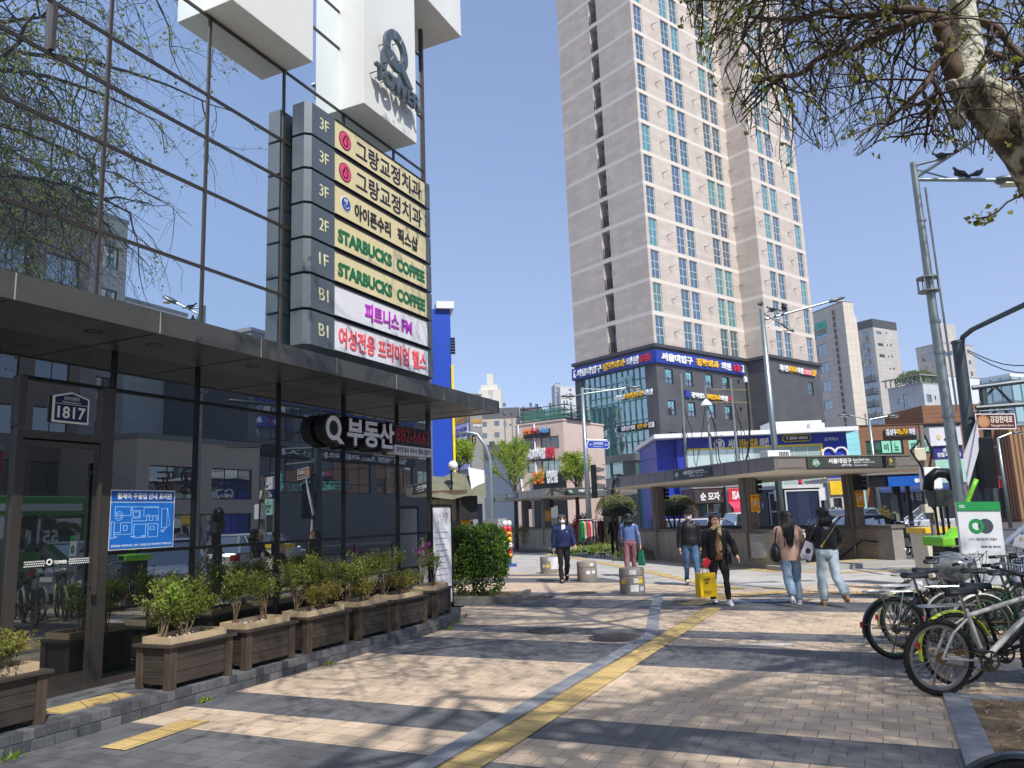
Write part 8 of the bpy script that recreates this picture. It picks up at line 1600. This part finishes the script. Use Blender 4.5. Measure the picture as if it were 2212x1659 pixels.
# ---------------------------------------------------------------- bicycles
TYRE = M('tyre', (34, 32, 30), .85, nz=.2, ns=40, bump=.3); RIM = M('rim_alu', (170, 172, 172), .3, .85, nz=.06); CHR = M('chrome', (190, 192, 194), .2, .95, nz=.05); BLKP = M('bike_black', (24, 25, 27), .35, .1, nz=.1, coat=.3); SADL = M('saddle_vinyl', (30, 34, 40), .45, nz=.1)
def wheel(t, x, r=.33, tw=.024, rim=RIM, knob=False, steer=0):
    w = thing('wheel', None, None, (x, 0, r)); w.parent = t; w.rotation_euler = (0, 0, R(steer)); mb = MB(); n = 44; q = 8; rings = []
    for i in range(n + 1): a = 2 * math.pi * i / n; rings.append([((r - tw + tw * math.cos(b)) * math.cos(a), tw * math.sin(b), (r - tw + tw * math.cos(b)) * math.sin(a)) for b in [2 * math.pi * j / q for j in range(q)]])
    mb.loft(rings, cap=False)
    if knob:
        for i in range(56):
            a = 2 * math.pi * i / 56; c = Vector((math.cos(a), 0, math.sin(a))); 
            for y in ((-.014, .014) if i % 2 else (0,)): mb.bar(tuple(c * (r - .006) + Vector((0, y - .008, 0))), tuple(c * (r - .006) + Vector((0, y + .008, 0))), .016, .016)
    mb.build('tyre', TYRE, w, smooth=40); MB().ring(0, 0, r - tw * 2 - .022, r - tw * 1.7, -.012, .012, 44).build('rim', rim, w); sp = MB()
    for i in range(28): a = 2 * math.pi * i / 28; b = a + (.5 if i % 2 else -.5); sp.bar((.03 * math.cos(b), .018 * (-1) ** (i // 2), .03 * math.sin(b)), ((r - tw * 2 - .015) * math.cos(a), 0, (r - tw * 2 - .015) * math.sin(a)), .0028)
    tag(sp.build('spoke', CHR, w), kind='stuff'); MB().tube([(0, -.05, 0), (0, .05, 0)], .022, 10).build('hub', CHR, w); return w
def bike(label, u, v, az, fm, fend=None, rimc=RIM, city=True, rackc=None, knob=False, basket=None, pos=None, lean=4, bar=CHR, steer=14, lock=False):
    g = gnd(u, v) if pos is None else Vector(pos); t = thing('bicycle', label, 'bicycle', (g.x, g.y, 0), 0, 'bicycles parked along the kerb', rot=(R(lean), 0, R(90 - az))); r = .335; WB = 1.06
    wheel(t, 0, r, .027 if knob else .021, rimc, knob); wheel(t, WB, r, .027 if knob else .021, rimc, knob, steer)
    A = Vector((0, 0, r)); B = Vector((.44, 0, .29)); Sx = Vector((.30, 0, .74)); Hd = Vector((.90, 0, .86 if not city else .80)); Hb = Vector((.935, 0, .70 if not city else .62)); F = Vector((WB, 0, r))
    mb = MB(); T_ = lambda p, q, rr: mb.tube([tuple(p), tuple(q)], rr, 10)
    if city: mb.tube([tuple(Hd - Vector((0, 0, .08))), (.62, 0, .42), tuple(B)], .022, 10).tube([tuple(Hb), (.66, 0, .34), tuple(B)], .02, 10)
    else: T_(Sx - Vector((0, 0, .06)), Hd - Vector((0, 0, .04)), .02); T_(Hb, B, .026)
    T_(B, Sx, .019); T_(Hd + Vector((-.005, 0, .03)), Hb - Vector((-.01, 0, .03)), .023)
    for y in (-.055, .055): mb.tube([(B.x - .04, y * .6, B.z), (0, y, r)], .011, 8).tube([(Sx.x - .01, y * .4, Sx.z - .08), (.12, y, .55), (0, y, r)], .010, 8)
    mb.build('frame', fm, t, smooth=40); fk = MB()
    for y in (-.05, .05): fk.tube([tuple(Hb + Vector((0, y * .8, -.02))), (Hb.x + .05, y, .52), tuple(F + Vector((0, y, 0)))], [.017, .015, .011], 8)
    fk.tube([tuple(Hb + Vector((0, -.05, -.01))), tuple(Hb + Vector((0, .05, -.01)))], .02, 8).build('fork', BLKP if not city else fm, t)
    hz = 1.02; st = Vector((.87, 0, hz)); hb = MB().tube([tuple(Hd), tuple(st)], .014, 8)
    if city: hb.tube([(.62, -.29, hz + .03), (.74, -.27, hz + .05), (.86, -.1, hz + .03), tuple(st), (.86, .1, hz + .03), (.74, .27, hz + .05), (.62, .29, hz + .03)], .0115, 8)
    else: hb.tube([(.85, -.31, hz + .03), (.9, -.08, hz), tuple(st), (.9, .08, hz), (.85, .31, hz + .03)], .0125, 8)
    hb.build('handlebar', bar, t, smooth=40); gx = .62 if city else .85
    for y in (-1, 1):
        MB().tube([(gx - .0, y * .26, hz + .035), (gx - (.07 if city else .0), y * (.30 if city else .34), hz + .03)], .018, 8).build('grip', BLKP, t); MB().tube([(gx + .06, y * .26, hz + .03), (gx + .05, y * .27, hz - .03), (gx - .02, y * .30, hz - .04)], .007, 5).build('brake_lever', BLKP, t)
    MB().tube([(.88, .1, hz), (.98, .08, hz + .08), (1.0, .03, .8), (.95, .02, .66)], .004, 5).tube([(.88, -.1, hz), (1.0, -.08, hz + .1), (.95, -.03, .75), (.6, -.02, .5)], .004, 5).build('cable', BLKP, t)
    sd = MB().loft([[(x, yy * w_, z + dz) for yy, dz in ((-1, -.012), (-.6, .022), (0, .03), (.6, .022), (1, -.012), (.5, -.03), (-.5, -.03))] for x, w_, z in ((.13, .055, .91), (.17, .085, .915), (.24, .075, .905), (.31, .035, .905), (.40, .02, .90), (.42, .008, .89))]); sd.build('saddle', SADL, t, smooth=50); MB().tube([tuple(Sx - Vector((.0, 0, .06))), (.25, 0, .89)], .014, 8).build('seat_post', CHR, t)
    cr = MB().ring(B.x, B.z, .075, .095, -.07, -.064, 26).disc(B.x, B.z, .03, -.075, -.06, 12)
    for i in range(5): a = i * 1.257; cr.bar((B.x, -.067, B.z), (B.x + .08 * math.cos(a), -.067, B.z + .08 * math.sin(a)), .014, .006, up=(0, 1, 0))
    cr.build('chainring', M('dark_steel', (84, 80, 74), .45, .7), t); MB().ring(0, r, .02, .05, -.05, -.03, 18).bar((0, -.04, r + .05), (B.x, -.066, B.z + .09), .008).bar((0, -.04, r - .05), (B.x, -.066, B.z - .09), .008).build('chain', M('brass_chain', (120, 100, 56), .5, .6), t)
    for sg_ in (-1, 1): MB().bar((B.x, sg_ * .075, B.z), (B.x + sg_ * .12, sg_ * .085, B.z - sg_ * .11), .018, .012).box(B.x + sg_ * .12 - .045, B.x + sg_ * .12 + .045, sg_ * .09, sg_ * .17, B.z - sg_ * .11 - .01, B.z - sg_ * .11 + .01).build('crank', M('dark_steel', (84, 80, 74)), t)
    if fend:
        for x0, a0, a1, st_ in ((0, 20, 195, 0), (WB, 30, 200, steer)):
            o = MB().loft([[((r + .018 + dz) * math.cos(R(a)), yy, (r + .018 + dz) * math.sin(R(a))) for yy, dz in ((-.026, -.008), (-.014, .006), (.014, .006), (.026, -.008), (.014, -.002), (-.014, -.002))] for a in [a0 + (a1 - a0) * i / 18 for i in range(19)]]).build('fender', fend, t, (x0, 0, r), R(st_), smooth=40)
            MB().bar((0, -.04, 0), ((r + .015) * math.cos(R(170)), -.03, (r + .015) * math.sin(R(170))), .004).bar((0, .04, 0), ((r + .015) * math.cos(R(170)), .03, (r + .015) * math.sin(R(170))), .004).build('fender_stay', CHR, o)
        MB().box(-.375, -.355, -.02, .02, r + .02, r + .08).build('rear_reflector', RD, t)
    if rackc:
        k = MB(); z = .74
        for y in (-.06, 0, .06): k.tube([(-.28, y, z), (.2, y, z)], .006, 6)
        k.tube([(-.28, -.06, z), (-.32, -.03, z), (-.32, .03, z), (-.28, .06, z)], .006, 6)
        for y in (-.06, .06): k.tube([(-.16, y, z), (0, y, r)], .006, 6).tube([(.1, y, z), (0, y, r)], .005, 6)
        k.build('rack', rackc, t)
    if basket:
        k = MB(); x0, x1, z0, z1 = .98, 1.26, .78, 1.02
        for i in range(8): x = x0 + (x1 - x0) * i / 7; k.bar((x, -.17, z0), (x, -.19, z1), .006).bar((x, .17, z0), (x, .19, z1), .006).bar((x, -.17, z0), (x, .17, z0), .006)
        for i in range(10): y = -.17 + .34 * i / 9; k.bar((x0, y, z0), (x0, y * 1.1, z1), .006).bar((x1, y, z0), (x1, y * 1.1, z1), .006)
        for z in (z0, (z0 + z1) / 2, z1): k.bar((x0, -.18, z), (x1, -.18, z), .008).bar((x0, .18, z), (x1, .18, z), .008).bar((x0, -.18, z), (x0, .18, z), .008).bar((x1, -.18, z), (x1, .18, z), .008)
        k.build('basket', basket, t)
    MB().tube([(.05, .06, r - .02), (.02, .17, .01)], .009, 6).build('kickstand', CHR, t); return t
LIMEP = M('fender_lime', (196, 222, 30), .35, nz=.06, coat=.3); WHF = M('bike_white', (206, 202, 192), .35, nz=.08, coat=.3); CRMF = M('fender_cream', (216, 208, 150), .4, nz=.06); GRNR = M('rim_green', (74, 100, 78), .4, .2); BG = M('bike_green', (24, 70, 50), .4, .1, coat=.3); SILF = M('bike_silver', (160, 164, 168), .3, .7)
b1 = bike('white mountain bike with knobbly tyres, nearest of the bicycles on the right', 2035, 1503, 84, WHF, None, RIM, False, None, True, bar=BLKP)
bike('bicycle with lime yellow fenders and a wire rack behind the white mountain bike', 2072, 1482, 86, BLKP, LIMEP, RIM, True, CHR, lean=3)
bike('black bicycle with a black rear fender, leftmost of the parked bicycles', 1939, 1424, 92, BLKP, M('fender_black', (36, 36, 38), .4, coat=.3), GRNR, True, CHR)
bike('dark bicycle with cream fenders and a green rim behind the leftmost bicycle', 1965, 1402, 88, BLKP, CRMF, GRNR, True, CHR)
bike('green bicycle with a dark front basket in the middle of the bicycle row', 2040, 1392, 84, BG, BLKP, RIM, True, None, basket=BLKP)
bike('dark bicycle with white fenders squeezed in beside the green bicycle', 2078, 1412, 100, BLKP, M('fender_white', (210, 210, 204), .4), RIM, True, CHR, lean=-3); bike('black mountain bike behind the silver bicycle', 2030, 1352, 76, BLKP, None, RIM, False, None, bar=BLKP)
b6 = bike('silver bicycle with a grey plastic front basket behind the row', 1990, 1362, 95, SILF, BLKP, RIM, True, BLKP, basket=M('basket_grey', (150, 150, 150), .5))
bike('black bicycle with chrome handlebars at the back of the row', 2110, 1368, 80, BLKP, M('fender_white', (210, 210, 204), .4), RIM, True, CHR, basket=BLKP)
bike('green framed bicycle tucked behind the white mountain bike', 2130, 1420, 90, BG, WHF, GRNR, True, None)
g_ = gnd(2104, 1612, .7); bike('bicycle with a yellow tailed fender at the bottom right corner', 0, 0, 86, BLKP, M('fender_black', (36, 36, 38)), GRNR, True, None, pos=(g_.x + .1, g_.y - .02, 0))
for i, (u, v, az, f) in enumerate(((1947, 1200, 40, SILF), (1972, 1204, 20, BLKP), (2000, 1205, 60, WHF))): bike(['silver bicycle beyond the end pier of the near station entrance', 'black bicycle leaning on the guard fence', 'white bicycle at the guard fence beside the cream bin'][i], u, v, az, f, BLKP, RIM, i != 2, None)
def baggy(label, pos, sx, sz, m, seed):
    t = thing('plastic_bag', label, 'plastic bag', tuple(pos)); mb = MB().ball((0, 0, 0), (sx, sx * .8, sz), 20, 14); rough(mb, .05, 13, seed); rough(mb, .02, 34, seed); mb.build('bag', m, t, smooth=True)
PLB = M('plastic_white', (214, 210, 208), .35, nz=.08, ns=10); PLC = M('plastic_clear', (150, 154, 156), .18, nz=.15, ns=10); PLC.node_tree.nodes['Principled BSDF'].inputs['Alpha'].default_value = .6
baggy('white plastic bag over the saddle of the silver bicycle', atY(1994, 1274, 9.9), .2, .13, PLB, 2); baggy('clear grey plastic bag covering the basket of a parked bicycle', atY(2062, 1225, 9.6), .24, .17, PLC, 4)
# ---------------------------------------------------------------- vehicles
def paint(n, c): return M('car_paint_' + n, c, .25, .3, nz=.03, ns=1, coat=.6)
CG = GL('car_glass', .3, (.85, .9, .95), (18, 22, 26)); HL = M('headlight', (220, 224, 226), .15, .2); TLM = M('taillight', (150, 20, 24), .25); WHEELB = M('alloy', (150, 152, 154), .3, .8)
def car(label, pos, rot, m, suv=True, L=4.5, W=1.84):
    t = thing('parked_car' if False else 'car', label, 'car', tuple(pos), rot); h = 1.66 if suv else 1.44; hw = W / 2; mb = MB()
    prof = [(-L / 2, .62, .30, .86), (-L / 2 + .12, .78, .24, .96), (-L / 2 + .9, .92, .2, 1.0), (0, .94, .2, .98), (L / 2 - 1.25, .93, .2, .98), (L / 2 - .5, .88, .22, .9), (L / 2 - .12, .78, .26, .8), (L / 2, .6, .34, .64)]
    mb.loft([[(x, s * w_ * hw / .94, z) for s, z in ((-.94, a), (-1, (a + b) / 2), (-.96, b - .06), (-.86, b), (.86, b), (.96, b - .06), (1, (a + b) / 2), (.94, a))] for x, w_, a, b in prof]); mb.build('body', m, t, smooth=35)
    x = [-L / 2 + (.12 if suv else .5), -L / 2 + (.35 if suv else 1.0), L / 2 - 2.05, L / 2 - 1.2]; gz = .97
    MB().loft([[(x[0], -.8, gz), (x[3], -.8, gz), (x[3], .8, gz), (x[0], .8, gz)], [(x[1], -.64, h - .05), (x[2], -.64, h - .05), (x[2], .64, h - .05), (x[1], .64, h - .05)]]).build('glasshouse', CG, t); MB().loft([[(x[1] - .05, -.66, h - .06), (x[2] + .08, -.66, h - .06), (x[2] + .08, .66, h - .06), (x[1] - .05, .66, h - .06)], [(x[1] + .1, -.56, h), (x[2] - .1, -.56, h), (x[2] - .1, .56, h), (x[1] + .1, .56, h)]]).build('roof', m, t, smooth=35)
    pm = MB()
    for s in (-1, 1):
        for xa, xb in ((x[0], x[1]), (x[3], x[2]), (.1, .1), (-1.15, -1.05)): pm.bar((xa, s * .81, gz), (xb, s * .65, h - .05), .07, .05)
    pm.build('pillar', m, t)
    for xx in (-L / 2 + .82, L / 2 - .9):
        for s in (-1, 1):
            w = thing('wheel', None, None, (xx, s * (hw - .1), .33)); w.parent = t; MB().ring(0, 0, .2, .33, -.11, .11, 28).build('tyre', TYRE, w); d = MB().ring(0, 0, .17, .21, -.115, .115, 24).disc(0, 0, .05, -.1, .1, 12)
            for i in range(5): a = i * 1.257; d.bar((.04 * math.cos(a), s * .09, .04 * math.sin(a)), (.18 * math.cos(a), s * .1, .18 * math.sin(a)), .05, .03, up=(0, 1, 0))
            d.build('rim', WHEELB, w); MB().disc(0, 0, .19, -.06, .06, 18).build('wheel_well', BLK, w)
    for s in (-1, 1): MB().loft([[(L / 2 - .42, s * .84, .66), (L / 2 - .3, s * .5, .64), (L / 2 - .3, s * .5, .76), (L / 2 - .5, s * .86, .82)], [(L / 2 - .24, s * .82, .64), (L / 2 - .04, s * .5, .62), (L / 2 - .06, s * .5, .72), (L / 2 - .34, s * .84, .78)]]).build('headlight', HL, t); MB().box(-L / 2 - .02, -L / 2 + .16, s * .52, s * .8, .72, .92).build('taillight', TLM, t); MB().ball((x[3] - .25, s * (hw + .1), 1.02), (.07, .11, .08), 10, 6).build('mirror', m, t, smooth=True)
    MB().box(L / 2 - .12, L / 2 + .012, -.5, .5, .34, .6).build('grille', BLK, t); MB().box(L / 2 + .012, L / 2 + .02, -.26, .26, .4, .51).build('number_plate', WL, t); MB().box(-L / 2 - .02, -L / 2, -.26, .26, .6, .72).build('number_plate', WL, t); MB().box(-L / 2 + .05, L / 2 - .15, -hw * .93, hw * .93, .16, .3).build('underbody', BLK, t); return t
def carp(u, v, Y): p = atY(u, v, Y); return (p.x, Y, -.14)
car('silver grey car with lit headlight nosing in at the right edge', (9.35, 12.9, -.14), R(190), paint('silver', (150, 158, 174)))
car('dark grey car on the road right of the near station entrance', carp(1885, 1130, 31), R(-14), paint('dark', (52, 60, 68)), False); car('white sport utility car parked before the sushi shop', carp(2012, 1125, 39), R(172), paint('white', (214, 216, 218)))
car('white car with a red tail lamp showing left of the police booth', carp(1662, 1130, 38), R(8), paint('white', (214, 216, 218))); car('white car behind the man in the quilted jacket', carp(1540, 1130, 38), R(-40), paint('white', (214, 216, 218)), False); car('pale car half hidden behind the flat headed pine', carp(1478, 1130, 40), R(-40), paint('pale', (190, 196, 200)), False)
car('grey van fronted car right behind the police booth', carp(1792, 1120, 36), R(130), paint('grey', (120, 130, 140)))
# ---------------------------------------------------------------- the far side of the road, seen mirrored in the glass
RF = lambda s, o: Fr(FA.pt(s, -o).to_tuple(), AZ + math.pi)
def across(label, s0, s1, o, h, mat, wins, **k):
    f = RF(s1, o); return bld('building', label, f, s1 - s0, 9, h, mat, wins(s1 - s0, h), **k), f
gr2 = lambda z0, p, bw_, gap, hh: (lambda w, h: grid([(x, x + bw_) for x in [.6 + i * (bw_ + gap) for i in range(int((w - .8) / (bw_ + gap)))]], z0, p, max(1, int((h - z0) / p)), hh))
across('brown grey apartment block across the road, mirrored at the left of the glass', 8, 23, 33, 21, MT('taupe_panels', (150, 134, 122), 1.6, .7, .02, .8, .06), gr2(4, 2.9, 2.0, 1.1, 1.6))
across('pale grey apartment block across the road, mirrored beside the brown grey one', 23.5, 28, 36, 22, GA, gr2(4, 2.9, 1.2, .9, 1.5)); across('white panelled block across the road, mirrored above the plan sign', 28.2, 34, 37, 17, MT('white_ribs', (236, 236, 232), 9, .6, .02, .75, .02), lambda w, h: [(.5, 1.4, 11, 12.4)])
t_, f = across('low beige corner building across the road with wide windows', 22, 31, 27, 6.6, M('beige_render', (220, 200, 180), .8, nz=.1), lambda w, h: [(.6, 3.8, 3.4, 5.2, 2), (4.6, 8.2, 3.4, 5.2, 2), (.6, 8.2, .3, 2.6, 4)]); text('공 동', 5.0, 7.6, 3.7, 4.9, -.02, M('brown_letter', (90, 60, 50)), t_, .03)
t_, f = across('blue glass office across the road with lettered bands', 32, 52, 29, 14.5, M('office_grey', (120, 122, 124), .6), lambda w, h: grid([(.8, 6), (6.8, 12.6), (13.4, 19.2)], 4, 3.5, 3, 2.4), gm=GL('office_glass', .35, (.7, .85, 1), (22, 52, 92), wav=.1), nv=3, hs=(.3,))
for z, b, m in ((10.2, '바른삼정형외과의원 3F', YL), (6.7, '달팽노래라운지', WL)): MB().box(.6, 19.4, -.15, 0, z - .3, z + .45).build('sign_band', SB if m == YL else BKB, t_); text(b, 2, 17, z - .15, z + .3, -.15, m, t_, .03, .03)
across('dark office block across the road, mirrored at the right end of the glass', 53, 80, 31, 16, M('office_dark', (112, 118, 122), .6), gr2(4, 3.4, 3.0, .6, 2.4), gm=GTC)
t_, f = across('red fronted coffee shop across the road, mirrored in the door', 5, 14, 25, 5.2, M('shopfront_red', (180, 22, 30), .5), lambda w, h: [(.6, w - .6, .3, 2.6, 4)]); text('HOLLYS', 2.6, 6.6, 3.1, 3.9, 0, WL, t_, .03, .04); MB().prism([(3.9, 4.1), (5.3, 4.1), (5.6, 4.9), (5.0, 4.5), (4.6, 5.0), (4.2, 4.5), (3.6, 4.9)], -.05, 0).build('crown_emblem', WL, t_)
BUSG = M('bus_green', (76, 160, 50), .35, nz=.05, coat=.3); f = RF(12.5, 17); t = thing('bus', 'green city bus on the road, mirrored in the glass door', 'bus', f.pt(0, 0, -.14), f.rot)
MB().box(0, 10.5, 0, 2.5, .35, 3.1).build('body', BUSG, t, bevel=.12); MB().box(.5, 10.1, -.02, 0, 1.35, 2.5).build('side_window', CG, t); MB().box(.6, 8, -.03, -.02, 2.62, 2.85).build('route_band', WL, t); text('5511', 1.4, 2.4, 1.6, 2.0, -.03, WL, t, .01, .03)
for x in (2, 8): w = thing('wheel', None, None, (x, .2, .48)); w.parent = t; MB().ring(0, 0, .26, .48, -.15, .15, 24).build('tyre', TYRE, w); MB().disc(0, 0, .26, -.1, .1, 20).build('rim', WHEELB, w)
for s, o, m, lab in ((3.2, 11.2, paint('black', (30, 32, 36)), 'dark car at the kerb, mirrored in the glass door'), (10.5, 13.2, paint('silver', (150, 158, 174)), 'silver car in the near lane, mirrored left in the glass'), (17, 13.6, paint('white', (214, 216, 218)), 'white car in the near lane, mirrored in the middle of the glass')): p = FA.pt(s, -o, -.14); car(lab, p, FA.rot, m)
# ---------------------------------------------------------------- thin spring haze over the whole place
hz_o = MB().box(-340, 420, -120, 620, -4, 178).build('haze', bpy.data.materials.new('haze')); hz_o['kind'] = 'stuff'
hm2 = hz_o.data.materials[0]; hm2.use_nodes = True; nt = hm2.node_tree; nt.nodes.clear(); o_ = nt.nodes.new('ShaderNodeOutputMaterial'); v_ = nt.nodes.new('ShaderNodeVolumePrincipled')
v_.inputs['Color'].default_value = (.80, .88, 1, 1); v_.inputs['Density'].default_value = .00055; v_.inputs['Anisotropy'].default_value = .2; nt.links.new(v_.outputs[0], o_.inputs['Volume'])
